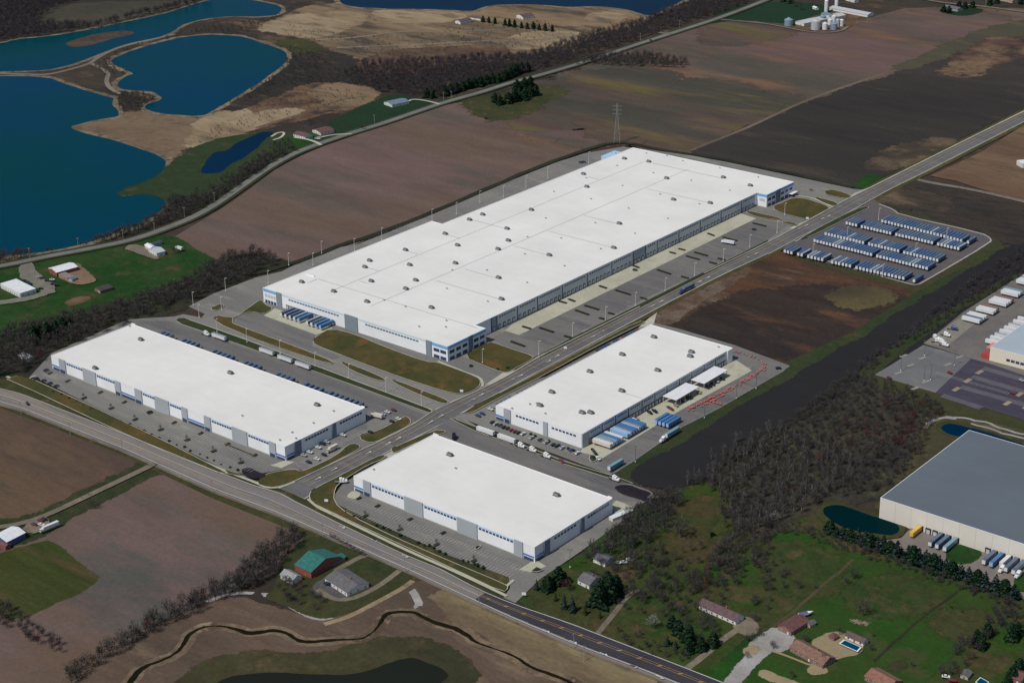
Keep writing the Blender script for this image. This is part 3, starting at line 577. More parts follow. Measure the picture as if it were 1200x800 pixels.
patch('truck_yard', [(1030, 634), (1056, 630), (1066, 620), (1074, 612), (1130, 632), (1300, 690), (1300, 740), (1192, 698), (1180, 688), (1150, 678), (1110, 662), (1070, 650)], gm('yard_tan', (118, 108, 102), (110, 104, 100), (126, 114, 104), fv=0.1), sm=0)
for q in ([(1107, 652), (1124, 636), (1152, 645), (1140, 658), (1124, 660)], [(1188, 682), (1200, 668), (1220, 676), (1210, 692), (1196, 692)]):
    patch('lawn', q, M_GRASS, sm=2)
patch('driveway', [(-60, 366), (0, 356), (30, 352), (52, 346), (63, 340), (62, 332), (52, 330), (40, 318), (36, 306), (28, 308), (22, 316), (30, 326), (44, 332), (52, 340), (44, 345), (20, 350), (-60, 360)], gm('clinic_drive', (112, 108, 98), (104, 100, 92), None), sm=2)
patch('driveway', [(24, 324), (28, 314), (40, 316), (66, 342), (55, 344), (44, 336), (30, 328)], gm('clinic_drive', (0, 0, 0), (0, 0, 0)), sm=1)
patch('bare_soil', [(70, 318), (86, 308), (92, 310), (112, 328), (106, 331), (94, 333), (80, 330)], gm('farm_dirt', (118, 98, 80), (98, 76, 64), None, fv=0.2), sm=1)
patch('driveway', [(146, 291), (154, 286), (172, 290), (182, 300), (186, 304), (172, 300), (158, 294)], M_DRIVE, sm=1)

# county roads
R1 = [(-60, 319), (0, 312), (50, 301), (100, 292), (145, 283), (170, 276), (200, 265), (222, 256), (240, 247), (262, 233), (290, 213), (310, 199), (330, 187), (350, 177), (380, 166), (410, 156), (450, 144), (490, 130), (520, 120), (545, 113), (570, 106), (600, 96), (625, 90), (660, 80), (700, 68), (740, 54), (790, 38), (840, 22), (880, 7), (905, -3), (940, -16)]
ribbon('verge', R1, 17, gm('road_verge', (56, 58, 38), (46, 52, 32), None, fv=0.2))
ribbon('county_road', R1, 8.5, gm('county_road', (108, 108, 104), (100, 100, 98), None, big=0.03, mid=0.1, streak=(0, 0.3), fv=0.08))
ribbon('county_road', [(845, 23), (870, 25), (900, 28), (925, 33), (945, 37), (965, 38.5), (985, 37), (994, 31)], 5, M_DRIVE)
ribbon('county_road', [(1060, -6), (1100, 3), (1150, 7), (1200, 14), (1260, 22)], 7, M_DRIVE)
ribbon('driveway', [(184, 541), (175, 546), (150, 558), (110, 577), (70, 596), (45, 607), (20, 614), (0, 617), (-40, 622)], 5.5, M_DRIVE)
patch('driveway', [(28, 617), (45, 607), (54, 606), (56, 616), (48, 622), (36, 624)], M_DRIVE, sm=1)
ribbon('driveway', [(478, 119), (484, 116), (500, 118), (515, 122)], 4, M_CONCL)
ribbon('driveway', [(345, 161), (360, 163), (372, 167), (376, 170)], 4, M_CONCL)
ribbon('driveway', [(376, 160), (366, 163), (388, 158), (404, 157), (412, 157)], 3.5, M_CONCL)
ribbon('driveway', [(772, 38), (778, 39), (790, 39)], 8, M_DRIVE, sm=0)
# sidewalks and kerbs
def kerb(px, wd=0.7, h=0.14, m=None, sm=1, name='kerb'):
    return ribbon(name, px, wd, m or M_CONCL, sm=sm, h=h)
ribbon('sidewalk', [(8, 441), (25, 448), (60, 463), (120, 488), (200, 524), (260, 550), (300, 565), (312, 571), (328, 571), (345, 564)], 2.4, M_CONC, h=0.1)
ribbon('sidewalk', [(25, 448), (34, 443), (42, 440)], 1.8, M_CONC, h=0.1)
ribbon('sidewalk', [(361, 584), (372, 594), (385, 600), (430, 622), (480, 646), (540, 672), (594, 698)], 2.4, M_CONC, h=0.1)
ribbon('sidewalk', [(594, 686), (602, 679)], 2, M_CONC, h=0.1, sm=0)
ribbon('sidewalk', [(513, 423), (530, 430), (550, 438), (562, 442), (566, 448), (565, 453)], 2.2, M_CONC, h=0.1)
ribbon('sidewalk', [(932, 230), (940, 230), (952, 232), (964, 237), (976, 243)], 2.2, M_CONC, h=0.1)
def wall_walk(x0, x1, y, wd=3.0):
    ribbon('sidewalk', [(x0, y), (x1, y)], wd, M_CONC, sm=0, h=0.12, world=True)
for e in (BU, BL):
    kerb(e[:4], 1.0); kerb(e[4:11], 1.0); kerb(e[11:], 1.0)
# grass islands and lawns inside the yards
def island(px, mat, sm=2, kw=0.55):
    z = LAY[0]+0.006; LAY[0] = z
    P = smooth_pts([G(*p, z) for p in px], sm)
    ribbon('kerb', P+[P[0], P[1]], kw, M_CONCL, z=z-0.003, sm=0, h=0.14, world=True)
    patch('lawn', P, mat, z=z+0.10, sm=0, world=True)
island([(204, 377), (213, 371), (226, 376), (255, 386), (300, 402), (345, 419), (390, 436), (440, 455), (480, 470), (507, 480), (506, 484), (498, 482), (440, 460.5), (380, 439), (300, 410.5), (240, 389)], M_LAWNG, 1)
island([(249, 376), (254, 369), (263, 371), (275, 372), (292, 360), (306, 350), (311, 357), (321, 361), (309, 368.5), (292, 364), (266, 376), (292, 386), (330, 400), (360, 411), (392, 424), (388, 427), (340, 412), (300, 398)], M_LAWN, 1)
island([(398, 424), (404, 424), (430, 434), (450, 443), (452, 446), (440, 445), (412, 434)], M_LAWN, 1)
island([(456, 444), (466, 446), (500, 459), (526, 469), (524, 473), (512, 471), (470, 453)], M_LAWN, 1)
island([(246, 362), (252, 358), (258, 356), (264, 358), (258, 362), (252, 364)], M_LAWN, 2)
island([(366, 401), (370, 394), (388, 384), (420, 393), (450, 406), (500, 424), (512, 424), (534, 432), (558, 441), (564, 446), (560, 455), (546, 461), (532, 461), (500, 452), (450, 435), (400, 416), (372, 405)], M_LAWN, 1)
island([(544, 418), (556, 408), (572, 401), (578, 401), (600, 409), (626, 417), (622, 422), (606, 430), (596, 436), (588, 436), (566, 428)], M_LAWN, 1)
island([(904, 244), (915, 238), (930, 231.5), (945, 233), (955, 236), (974, 243), (965, 248), (948, 257), (940, 256), (920, 251)], M_LAWN, 1)
island([(952, 231), (962, 232), (983, 238), (979, 242), (968, 239)], M_LAWN, 1)
island([(965, 227), (971, 222), (980, 223), (999, 229), (994, 233), (980, 231)], M_LAWN, 1)
island([(874, 248), (878, 247), (895, 251), (917, 256), (914, 258), (895, 256), (880, 252)], M_LAWN, 1)
island([(918, 259), (936, 263), (932, 265), (916, 261)], M_LAWN, 1)
island([(946, 222), (951, 221), (955, 222), (951, 224)], M_LAWN, 2)
kerb([(222, 374.5), (255, 386), (300, 402), (390, 436), (507, 480)], 0.8)
island([(934, 282), (950, 277), (975, 264.5), (1010, 247), (1020, 243), (1012, 241.5), (990, 251), (955, 269)], M_LAWNG, 1)
ribbon('verge', [(262, 316), (300, 322), (340, 309.5), (372, 297.5), (398, 287), (440, 274.5), (500, 251), (600, 208), (650, 188), (690, 174.5), (724, 164.5), (775, 175.5), (850, 187), (930, 204), (1000, 219.5)], 7, gm('dark_berm', (48, 50, 34), (40, 42, 32), None, fv=0.3), rough=0.8)
# strip between truck lot and boulevard
patch('verge', [(630, 420), (640, 412), (667, 397), (720, 371), (780, 341), (840, 311), (900, 281), (898, 285), (840, 314), (780, 344), (720, 375), (667, 401)], M_LAWNG, sm=0)
# lawn in front of south-west warehouse and corner lawns
island([(300, 566), (306, 558), (318, 553), (345, 549), (352, 552), (362, 549), (395, 533), (407, 521), (417, 519), (423, 523), (419, 527), (380, 547), (350, 561), (330, 569.5), (314, 571)], M_LAWN, 1)
island([(420, 513), (428, 506), (440, 506), (470, 490), (476, 487), (482, 492), (480, 498), (460, 508), (440, 518), (430, 518)], M_LAWN, 1)
island([(20, 440), (38, 444), (110, 477), (200, 520), (268, 555), (262, 549), (292, 559), (255, 553), (200, 532), (120, 496), (40, 458), (8, 444)], M_LAWN, 0)
island([(362, 577), (372, 570), (400, 556), (440, 535), (450, 532), (452, 536), (430, 545), (412, 556), (400, 564), (392, 572), (391, 588), (408, 602), (460, 628), (520, 654), (592, 684), (596, 688), (590, 694), (540, 670), (440, 624), (385, 598), (364, 588)], M_LAWN, 1)
island([(457, 526), (466, 522), (508, 504), (520, 504), (524, 506), (505, 512), (480, 522), (462, 531)], M_LAWN, 1)
island([(527, 490), (534, 491), (558, 500), (600, 516), (660, 540), (718, 557), (742, 566), (726, 564), (660, 543), (600, 520), (555, 504)], M_LAWNG, 0)
island([(540, 483), (600, 453), (697, 402), (748, 376), (758, 377), (742, 384), (700, 405), (640, 438), (600, 458), (568, 475), (552, 484)], M_LAWN, 1)
island([(690, 535), (694, 532), (700, 535), (699, 540), (692, 541)], M_LAWNG, 2)
island([(633, 700), (604, 707), (633, 680), (652, 668), (690, 640), (660, 668), (640, 690)], M_VERGE, 0) if False else None
# narrow planted islands in the big truck lot
for a, b, c, d in [(612, 381+1, 622, 385), (655, 352.5, 664, 355), (666, 350, 674, 353), (702, 334.5, 711, 337.5), (741, 310.5, 749, 313.5), (784.5, 295, 792, 297), (795, 291, 803, 293), (829, 273, 837, 276),
                   (598.5, 399.5, 615, 405.5), (632, 383.5, 649, 389), (674, 363, 690, 368.5), (685, 357.5, 702, 362.5), (721, 339.5, 739, 345), (770, 315.5, 786, 321), (804, 299.5, 820, 304), (813.5, 295, 829.5, 299.5), (847, 277.5, 864, 282), (882, 261, 898, 265),
                   (661, 393, 670, 395.5), (702, 372, 710, 374), (712.5, 366, 720, 368), (750, 348, 758, 350.5), (798, 323.5, 807, 326), (831, 306.5, 840, 309), (841, 302, 850, 304.5)]:
    ribbon('planting_bed', [(a, b), (c, d)], 2.6, M_MULCH, sm=0, h=0.12)
# front lot planting islands
beds_front = []
for i, (a, b) in enumerate([(58, 437), (79, 446), (117, 459.5), (145, 471), (175.5, 483.5), (203.5, 495), (234.5, 507.5), (266, 520), (298, 533), (420, 583.5), (442, 592.5), (480, 608), (519, 624)]):
    ribbon('planting_bed', [(a-2.5, b+1.2), (a+3, b-1.6)], 2.2, M_MULCH, sm=0, h=0.12)
island([(556, 642.5), (561, 638), (564, 639), (559, 643.5)], M_MULCH, 1)
back_beds = [(98, 466), (130, 478), (158, 491), (188, 503), (219, 515), (250, 528), (282, 541.5), (428, 604), (468.5, 620), (511.5, 637.5), (555, 656.5)]
for a, b in back_beds:
    ribbon('planting_bed', [(a-3, b+1.2), (a+3, b-1.2)], 2.6, M_LAWNG, sm=0, h=0.12)
ribbon('planting_bed', [(299, 534), (265, 520)], 1, M_LAWN, sm=0, h=0.1)
patch('dark_patch', [(283, 551), (292, 548), (300, 553), (312, 556), (300, 560), (290, 557)], gm('dark_patch', (0, 0, 0), (0, 0, 0)), sm=1)  # same near-black tone, small patch in the front lot
island([(623, 669), (629, 664), (637, 667), (630, 669.5)], M_MULCH, 0)
# painted lines: stalls, lanes, arrows
pk = MB()
def stalls(a, b, n, ln, wd=0.14, z=None):
    z = LAY[0]+0.008
    A = G(*a, z); B = G(*b, z)
    for i in range(n+1):
        p = A+(B-A)*(i/n)
        pk.add([(p.x-wd/2, p.y, z), (p.x+wd/2, p.y, z), (p.x+wd/2, p.y+ln, z), (p.x-wd/2, p.y+ln, z)], [(0, 1, 2, 3)])
def stalls_y(a, b, n, ln, wd=0.14):
    z = LAY[0]+0.008
    A = G(*a, z); B = G(*b, z)
    for i in range(n+1):
        p = A+(B-A)*(i/n)
        pk.add([(p.x, p.y-wd/2, z), (p.x+ln, p.y-wd/2, z), (p.x+ln, p.y+wd/2, z), (p.x, p.y+wd/2, z)], [(0, 1, 2, 3)])
stalls((56, 438), (312, 546), 90, 5.3)
stalls((42, 444), (292, 553), 90, 5.0)
stalls((406, 585), (612, 670), 58, 5.3)
stalls((404, 599), (596, 676), 56, 5.0)
stalls((305, 401), (500, 473), 60, 5.0)
stalls_y((366, 547), (404, 527), 14, -5.0); stalls_y((424, 512), (468, 489), 16, -5.0)
stalls_y((352, 541), (425, 503), 30, 5.0)
stalls((575, 497), (690, 540), 34, 5.0)
stalls_y((640, 400), (860, 292), 40, 12, 0.07)
stalls_y((345, 312), (640, 200), 100, 12, 0.12)
stalls((1096, 432+6), (1180, 462), 40, 5.0)
struct(pk.build('parking_marking', M_WHITE))
ln = MB()
zl = LAY[0]+0.008
def offs(P, d):
    return [p+Vector((-(P[min(i+1, len(P)-1)]-P[max(0, i-1)]).normalized().y, (P[min(i+1, len(P)-1)]-P[max(0, i-1)]).normalized().x))*d for i, p in enumerate(P)]
yN = G(143, 507, 0).y; yS = G(143, 527, 0).y
cen = [Vector((-1300+i*20, 0)) for i in range(66)]
def yedge(px, x, z=0.5):
    W = [G(*p, z) for p in px]
    for a, b in zip(W[:-1], W[1:]):
        if a.x <= x <= b.x or b is W[-1]:
            t = (x-a.x)/(b.x-a.x); return a.y+(b.y-a.y)*t
    return W[0].y
dk = MB(); wl = MB(); yl = MB()
for i in range(70):
    x0 = -1290+i*14; x1 = x0+14
    u0, u1 = yedge(UP, x0), yedge(UP, x1); l0, l1 = yedge(LO, x0), yedge(LO, x1)
    def st(m, f, wdt, z=zl):
        a = l0+(u0-l0)*f; b = l1+(u1-l1)*f
        m.add([(x0, a-wdt/2, z), (x1, b-wdt/2, z), (x1, b+wdt/2, z), (x0, a+wdt/2, z)], [(0, 1, 2, 3)])
    st(wl, 0.06, 0.5); st(wl, 0.90, 0.45)
    if x0 < -640: st(wl, 0.48, 0.3)
    if x0 > -640:
        st(dk, 0.52, (u0-l0)*0.74, zl-0.004); st(yl, 0.50, 0.16); st(yl, 0.60, 0.16); a_ = l0+(u0-l0)*0.50; b_ = l0+(u0-l0)*0.60; yl.add([(x0+5, a_, zl+0.002), (x0+5.8, a_, zl+0.002), (x0+7.8, b_, zl+0.002), (x0+7, b_, zl+0.002)], [(0, 1, 2, 3)])
    elif i % 2: st(yl, 0.32, 0.25)
struct(dk.build('road_surface', M_ROADN)); struct(wl.build('lane_marking', M_WHITE)); struct(yl.build('centre_marking', M_YEL))
# boulevard turn-lane arrows and edge lines
ar = MB()
for (u, v) in [(392, 549), (373, 560), (432, 530), (455, 519), (467, 513), (505, 494), (517, 487), (554, 468), (564, 462), (600, 444.5), (610, 440), (643, 423), (653, 417), (695, 394), (706, 388), (765, 358), (775, 353), (820, 330), (830, 325), (876, 302), (886, 297), (936, 268), (945, 264), (964, 256), (971, 253)]:
    p = G(u, v, zl)
    ar.add([(p.x-0.25, p.y-3, zl), (p.x+0.25, p.y-3, zl), (p.x+0.25, p.y+1, zl), (p.x+1.3, p.y+1, zl), (p.x, p.y+3, zl), (p.x-1.3, p.y+1, zl), (p.x-0.25, p.y+1, zl)], [(0, 1, 2, 3, 4, 5, 6)])
for (u, v) in [(401, 617), (439, 633), (475, 651)]+[(640, 738.5), (672, 751.5), (707.5, 765.5), (743, 780), (773.5, 792.5)]:
    p = G(u, v, zl)
    ar.add([(p.x-3, p.y-0.25, zl), (p.x-3, p.y+0.25, zl), (p.x+1, p.y+0.25, zl), (p.x+1, p.y+1.2, zl), (p.x+3, p.y, zl), (p.x+1, p.y-1.2, zl), (p.x+1, p.y-0.25, zl)], [(0, 6, 5, 4, 3, 2, 1)])
struct(ar.build('road_arrow', M_WHITE))
el = MB()
for y in range(700, 2300, 18):
    xa = None
    def xe(px, y):
        W = [G(*p, 0.5) for p in px]
        for a, b in zip(W[:-1], W[1:]):
            if a.y <= y <= b.y: return a.x+(b.x-a.x)*(y-a.y)/(b.y-a.y)
        return None
    a0, a1, b0, b1 = xe(BU, y), xe(BU, y+18), xe(BL, y), xe(BL, y+18)
    if None in (a0, a1, b0, b1): continue
    for f, dash in ((0.33, 0), (0.63, 0)):
        p0 = a0+(b0-a0)*f; p1 = a1+(b1-a1)*f
        el.add([(p0-0.12, y, zl), (p0+0.12, y, zl), (p1+0.12, y+18, zl), (p1-0.12, y+18, zl)], [(0, 1, 2, 3)])
struct(el.build('lane_marking', M_YEL))
yb = MB()
for i in range(24):      # yellow transverse bars in the painted median
    p = G(690+i*12, 748+i*5.6, zl)
# red hatched manoeuvring marks at the east yard
for a, b, c, d, wd in [(806, 481.5, 826, 471, 4), (828, 470, 846, 461, 4), (846, 459, 870, 448, 3), (870, 447, 884, 438, 2.5), (884, 438, 896, 432, 2), (896, 432, 895, 426, 2), (861, 406.5+5, 864, 413, 2.5), (880, 416, 886, 418, 2.5), (828, 468, 846, 474, 2), (892, 423, 896, 426, 2.5)]:
    n = max(1, int(math.hypot(c-a, d-b)/1.7))
    for i in range(n):
        t = (i+0.5)/n; u, v = a+(c-a)*t, b+(d-b)*t
        for rank in (-1, 1):
            if random.random() < 0.42: continue
            p = G(u, v, zl); q = random.uniform(0.5, 1.1); x_ = p.x+rank*wd*0.55+random.uniform(-0.4, 0.4); k_ = zl+0.001*(i % 5)+0.0005*rank
            yb.add([(x_-wd*q*0.35, p.y-0.9, k_), (x_+wd*q*0.35, p.y-0.6, k_), (x_+wd*q*0.35, p.y+0.9, k_), (x_-wd*q*0.35, p.y+0.5, k_)], [(0, 1, 2, 3)])
struct(yb.build('yard_marking', M_ORANGE))
Z0 = zl

# ------------------------------------------------------------------ warehouses
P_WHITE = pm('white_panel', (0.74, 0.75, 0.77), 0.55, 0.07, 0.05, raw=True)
P_GREY = pm('grey_panel', (0.33, 0.36, 0.385), 0.6, 0.08, 0.05, raw=True)
P_DGREY = pm('shaded_grey_panel', (0.15, 0.18, 0.24), 0.6, 0.1, 0.05, raw=True)  # grey bays of the right-hand faces, shade put into the colour
P_BLUE = pm('blue_band', (0.16, 0.38, 0.68), 0.5, 0.08, 0.1, raw=True)
P_LBLUE = pm('pale_blue_band', (0.38, 0.55, 0.76), 0.5, 0.08, 0.1, raw=True)
P_NAVY = pm('navy_band', (0.07, 0.16, 0.42), 0.5, 0.08, 0.1, raw=True)
P_GLASS = pm('window_glass', (0.03, 0.06, 0.12), 0.12, 0.2, 0.3, raw=True)
P_TEAL = pm('strip_glass', (0.06, 0.16, 0.22), 0.15, 0.2, 0.3, raw=True)
P_DOOR = pm('dock_door', (0.45, 0.47, 0.50), 0.6, 0.15, 0.2, raw=True)
P_SEAL = pm('dock_seal', (0.02, 0.02, 0.022), 0.9, 0.1, 0.5, raw=True)
P_SEAM = pm('roof_seam', (0.30, 0.31, 0.32), 0.8, 0.2, 0.1, raw=True)
P_CANOPY = pm('canopy_white', (0.72, 0.72, 0.74), 0.5, 0.08, 0.2, raw=True)
def roof_mat(name, c, sx, sy, line=0.93):
    m, n, b = _base(name); L = n.links.new
    tc = n.nodes.new('ShaderNodeTexCoord')
    br = n.nodes.new('ShaderNodeTexBrick'); br.inputs['Scale'].default_value = 1.0
    br.inputs['Brick Width'].default_value = sx; br.inputs['Row Height'].default_value = sy
    br.inputs['Mortar Size'].default_value = 0.12; br.inputs['Mortar Smooth'].default_value = 0.4
    br.inputs['Color1'].default_value = (*c, 1); br.inputs['Color2'].default_value = (*[v*0.975 for v in c], 1)
    br.inputs['Mortar'].default_value = (*[v*line for v in c], 1)
    L(tc.outputs['Object'], br.inputs['Vector'])
    no = n.nodes.new('ShaderNodeTexNoise'); no.inputs['Scale'].default_value = 0.02; no.inputs['Detail'].default_value = 7; no.inputs['Roughness'].default_value = 0.65
    L(tc.outputs['Object'], no.inputs['Vector'])
    mr = n.nodes.new('ShaderNodeMapRange'); mr.inputs[1].default_value = 0.35; mr.inputs[2].default_value = 0.7; mr.inputs[3].default_value = 1.03; mr.inputs[4].default_value = 0.92
    L(no.outputs[0], mr.inputs[0])
    sc_ = n.nodes.new('ShaderNodeVectorMath'); sc_.operation = 'SCALE'; L(br.outputs[0], sc_.inputs[0]); L(mr.outputs[0], sc_.inputs['Scale'])
    L(sc_.outputs[0], b.inputs['Base Color']); b.inputs['Roughness'].default_value = 0.85; b.inputs['Specular IOR Level'].default_value = 0.1
    return m
ROOF = roof_mat('white_membrane', (0.705, 0.695, 0.665), 30, 3.0, 0.965)
ROOFG = roof_mat('grey_metal_roof', (0.118, 0.142, 0.165), 9000, 7.5, 0.9)
ROOFB = roof_mat('pale_blue_roof', (0.36, 0.42, 0.47), 24, 12, 0.95)
zg = 0.3                                            # below the paving: walls start here
def shell(root, x0, x1, y0, y1, h, wall=P_WHITE, roof=ROOF, outline=None, par=0.35):
    """walls, membrane roof and low parapet over a rectilinear outline (counter-clockwise)"""
    O = outline or [(x0, y0), (x1, y0), (x1, y1), (x0, y1)]
    n = len(O)
    m = MB()
    vs = [(p[0], p[1], zg) for p in O]+[(p[0], p[1], h-0.02) for p in O]
    m.add(vs, [(i, (i+1) % n, (i+1) % n+n, i+n) for i in range(n)])
    m.build('wall', wall, root)
    tris = tessellate_polygon([[Vector((p[0], p[1], 0)) for p in O]])
    r = MB(); fs = []
    for t in tris:
        a, b, c = (Vector(O[i]) for i in t)
        crs = (b-a).x*(c-a).y-(b-a).y*(c-a).x
        fs.append(tuple(t) if crs > 0 else (t[0], t[2], t[1]))
    r.add([(p[0], p[1], h-par) for p in O], fs); r.build('roof', roof, root)
    q = MB(); I = []
    for i in range(n):
        a = Vector(O[i-1]); b = Vector(O[i]); c = Vector(O[(i+1) % n])
        n1 = Vector((-(b-a).y, (b-a).x)).normalized(); n2 = Vector((-(c-b).y, (c-b).x)).normalized()
        I.append(b+(n1+n2)*0.35)
    o2 = []
    for i in range(n):
        a = Vector(O[i-1]); b = Vector(O[i]); c = Vector(O[(i+1) % n])
        n1 = Vector((-(b-a).y, (b-a).x)).normalized(); n2 = Vector((-(c-b).y, (c-b).x)).normalized()
        o2.append(b-(n1+n2)*0.06)
    vs = [(p.x, p.y, h-0.3) for p in o2]+[(p.x, p.y, h) for p in o2]+[(p.x, p.y, h) for p in I]+[(p.x, p.y, h-par-0.05) for p in I]
    fs = []
    for i in range(n):
        j = (i+1) % n
        fs += [(i, j, j+n, i+n), (i+n, j+n, j+2*n, i+2*n), (i+2*n, j+2*n, j+3*n, i+3*n)]
    q.add(vs, fs); q.build('parapet', P_CANOPY, root)
def front_panel(root, name, xa, xb, y, z0, z1, mat, d=0.25):
    MB().box(xa, xb, y-d, y-0.003, z0, z1).build(name, mat, root)
def side_panel(root, name, ya, yb, x, z0, z1, mat, d=0.25):
    MB().box(x+0.003, x+d, ya, yb, z0, z1).build(name, mat, root)
PANES = {}
def pane_at(root, x, y, z0, w_, h_, axis, mat):
    key = (round(w_, 2), round(h_, 2), axis, mat.name)
    if key not in PANES:
        m = MB()
        if axis == 'f': m.box(-w_/2, w_/2, -0.12, -0.02, 0, h_)
        else: m.box(0.02, 0.12, -w_/2, w_/2, 0, h_)
        me = m.mesh('window'); me.materials.append(mat); PANES[key] = me
    o = bpy.data.objects.new('window', PANES[key]); COL.objects.link(o); o.parent = root; o.location = (x, y, z0)
def win_row_f(root, xa, xb, y, z0, z1, pitch=2.9, gap=0.7, mat=P_GLASS):
    n = max(1, round((xb-xa)/pitch)); st = (xb-xa)/n
    for i in range(n): pane_at(root, xa+(i+0.5)*st, y, z0, pitch-gap, z1-z0, 'f', mat)
def win_row_s(root, ya, yb, x, z0, z1, pitch=2.9, gap=0.7, mat=P_GLASS):
    n = max(1, round((yb-ya)/pitch)); st = (yb-ya)/n
    for i in range(n): pane_at(root, x, ya+(i+0.5)*st, z0, pitch-gap, z1-z0, 's', mat)

def small_warehouse(name, label, Nx, Ny, W, Ly, h, front, right, fw, rw, entry=()):
    root = empty(name, (0, 0, 0)); tag(root, label, 'warehouse', 'white distribution warehouses')
    shell(root, Nx-W, Nx, Ny, Ny+Ly, h)
    X = lambda u: on_wall_x(u, Ny, h)
    Y = lambda u: on_wall_y(u, Nx, h)
    for a, b, k in front:
        xa, xb = X(a), X(b)
        if k == 'G':
            front_panel(root, 'grey_bay', xa, xb, Ny, zg, h+0.12, P_GREY, 0.8)
            if (a, b) in entry or (b-a) < 9:
                front_panel(root, 'entrance_glazing', xa+0.8, xb-0.8, Ny-0.8, zg, 3.6, P_GLASS, 0.12)
        elif k == 'W':
            front_panel(root, 'pale_blue_band', xa+0.1, xb-0.1, Ny, h-1.5, h-0.6, P_LBLUE, 0.08)
            front_panel(root, 'plinth', xa+0.1, xb-0.1, Ny, zg, 1.2+zg, pm('plinth', (0.5, 0.5, 0.48), raw=True), 0.08)
            win_row_f(root, xa+(0.8 if not fw else (X(fw[(a, b)][0])-xa if (a, b) in fw else 0.8)), xb-(0.8 if not fw else (xb-X(fw[(a, b)][1]) if (a, b) in fw else 0.8)), Ny, h-3.1, h-1.65)
        elif k == 'O':                         # office corner or entrance: blue sill band above recessed glazing
            front_panel(root, 'blue_band', xa, xb, Ny, 4.0, 4.9, P_NAVY, 0.5)
            front_panel(root, 'entrance_glazing', xa+0.4, xb-0.4, Ny, zg, 2.9, P_GLASS, 0.1)
    for a, b, k in right:
        ya, yb = Y(a), Y(b)
        if k == 'G': side_panel(root, 'dark_bay', ya, yb, Nx, zg, h+0.12, P_DGREY, 0.8)
        elif k == 'O':
            side_panel(root, 'blue_band', ya, yb, Nx, 4.0, 4.9, P_NAVY, 0.5)
            side_panel(root, 'entrance_glazing', ya+0.4, yb-0.4, Nx, zg, 2.9, P_GLASS, 0.1)
    for a, b in rw: win_row_s(root, Y(a), Y(b), Nx, h-3.5, h-1.9, 3.2, 0.9)
    # end walls of the truck court standing higher than the roof edge
    MB().box(Nx-3.5, Nx-0.05, Ny+Ly-0.6, Ny+Ly-0.05, h+0.01, h+0.9).build('parapet_return', P_CANOPY, root)
    MB().box(Nx-W+0.05, Nx-W+5, Ny+Ly-0.6, Ny+Ly-0.05, h+0.01, h+0.9).build('parapet_return', P_CANOPY, root)
    nd = int(W/8.4); me = MB().box(-1.4, 1.4, 0.01, 0.12, 1.2, 4.2).mesh('dock_door'); me.materials.append(P_DOOR)
    for i in range(nd):
        o = bpy.data.objects.new('dock_door', me); COL.objects.link(o); o.parent = root; o.location = (Nx-W+6+i*(W-10)/nd, Ny+Ly, 0)
    return root

wa = small_warehouse('warehouse', 'long white flat-roofed warehouse nearest the county road, left of the boulevard junction', -864.34, 771.5, 272.41, 83.26, 12.42,
    [(60.4, 69.3, 'O'), (69.3, 76.5, 'G'), (76.5, 97, 'W'), (97, 112, 'G'), (112, 134.5, 'W'), (134.5, 141, 'G'), (141, 158, 'O'), (158, 166, 'G'), (166, 181.3, 'W'), (181.3, 197.8, 'G'), (197.8, 212.8, 'W'), (212.8, 219.5, 'G'), (219.5, 239.3, 'O'), (239.3, 246.8, 'G'), (246.8, 272, 'W'), (272, 289.6, 'G'), (289.6, 315.5, 'W'), (315.5, 323, 'G'), (323, 333.5, 'O')],
    [(334.8, 344.5, 'O'), (344.5, 352, 'G'), (388.5, 393, 'G')], {}, [(357, 384.5), (397.5, 424)])
wb = small_warehouse('warehouse', 'smallest of the four white warehouses, alone south of the boulevard beside the bare trees', -631.86, 769.9, 161.9, 83.5, 12.11,
    [(414.8, 426, 'O'), (426, 434.5, 'G'), (434.5, 474, 'W'), (474, 495.7, 'G'), (495.7, 536, 'W'), (536, 559.5, 'G'), (559.5, 602.7, 'W'), (602.7, 613, 'G'), (613, 625.8, 'O')],
    [(626.8, 637, 'O'), (637, 643.5, 'G'), (680, 684, 'G')], {}, [(649, 675.5), (688.5, 714)])
wc = empty('warehouse', (0, 0, 0)); tag(wc, 'white warehouse with two white canopies and blue trailers docked on its right side', 'warehouse', 'white distribution warehouses')
Nx, Ny, W, Ly, h = -708.1, 918.27, 81.46, 199.1, 12.04
shell(wc, Nx-W, Nx, Ny, Ny+Ly, h)
X = lambda u: on_wall_x(u, Ny, h); Y = lambda u: on_wall_y(u, Nx, h)
for a, b in [(590.8, 598.6), (637, 642)]:
    front_panel(wc, 'grey_bay', X(a), X(b), Ny, zg, h+0.12, P_GREY, 0.8)
front_panel(wc, 'entrance_glazing', X(592), X(597.8), Ny-0.8, zg, 4.0, P_GLASS, 0.12)
front_panel(wc, 'blue_band', X(580.6), X(590.6), Ny, 4.0, 4.9, P_NAVY, 0.5)
front_panel(wc, 'entrance_glazing', X(581), X(590), Ny, zg, 2.9, P_GLASS, 0.1)
win_row_f(wc, X(604), X(631.5), Ny, h-3.6, h-2.1, 3.2, 0.8); win_row_f(wc, X(646), X(675.5), Ny, h-3.6, h-2.1, 3.2, 0.8)
side_panel(wc, 'end_panel', Y(681.6), Y(688.6), Nx, zg, h+0.1, P_GREY, 0.9)
side_panel(wc, 'end_panel', Y(852), Y(857.6), Nx, zg, h+0.1, P_WHITE, 0.9)
P_DOCKWALL = pm('shaded_wall', (0.50, 0.53, 0.56), 0.6, 0.08, 0.08, raw=True)
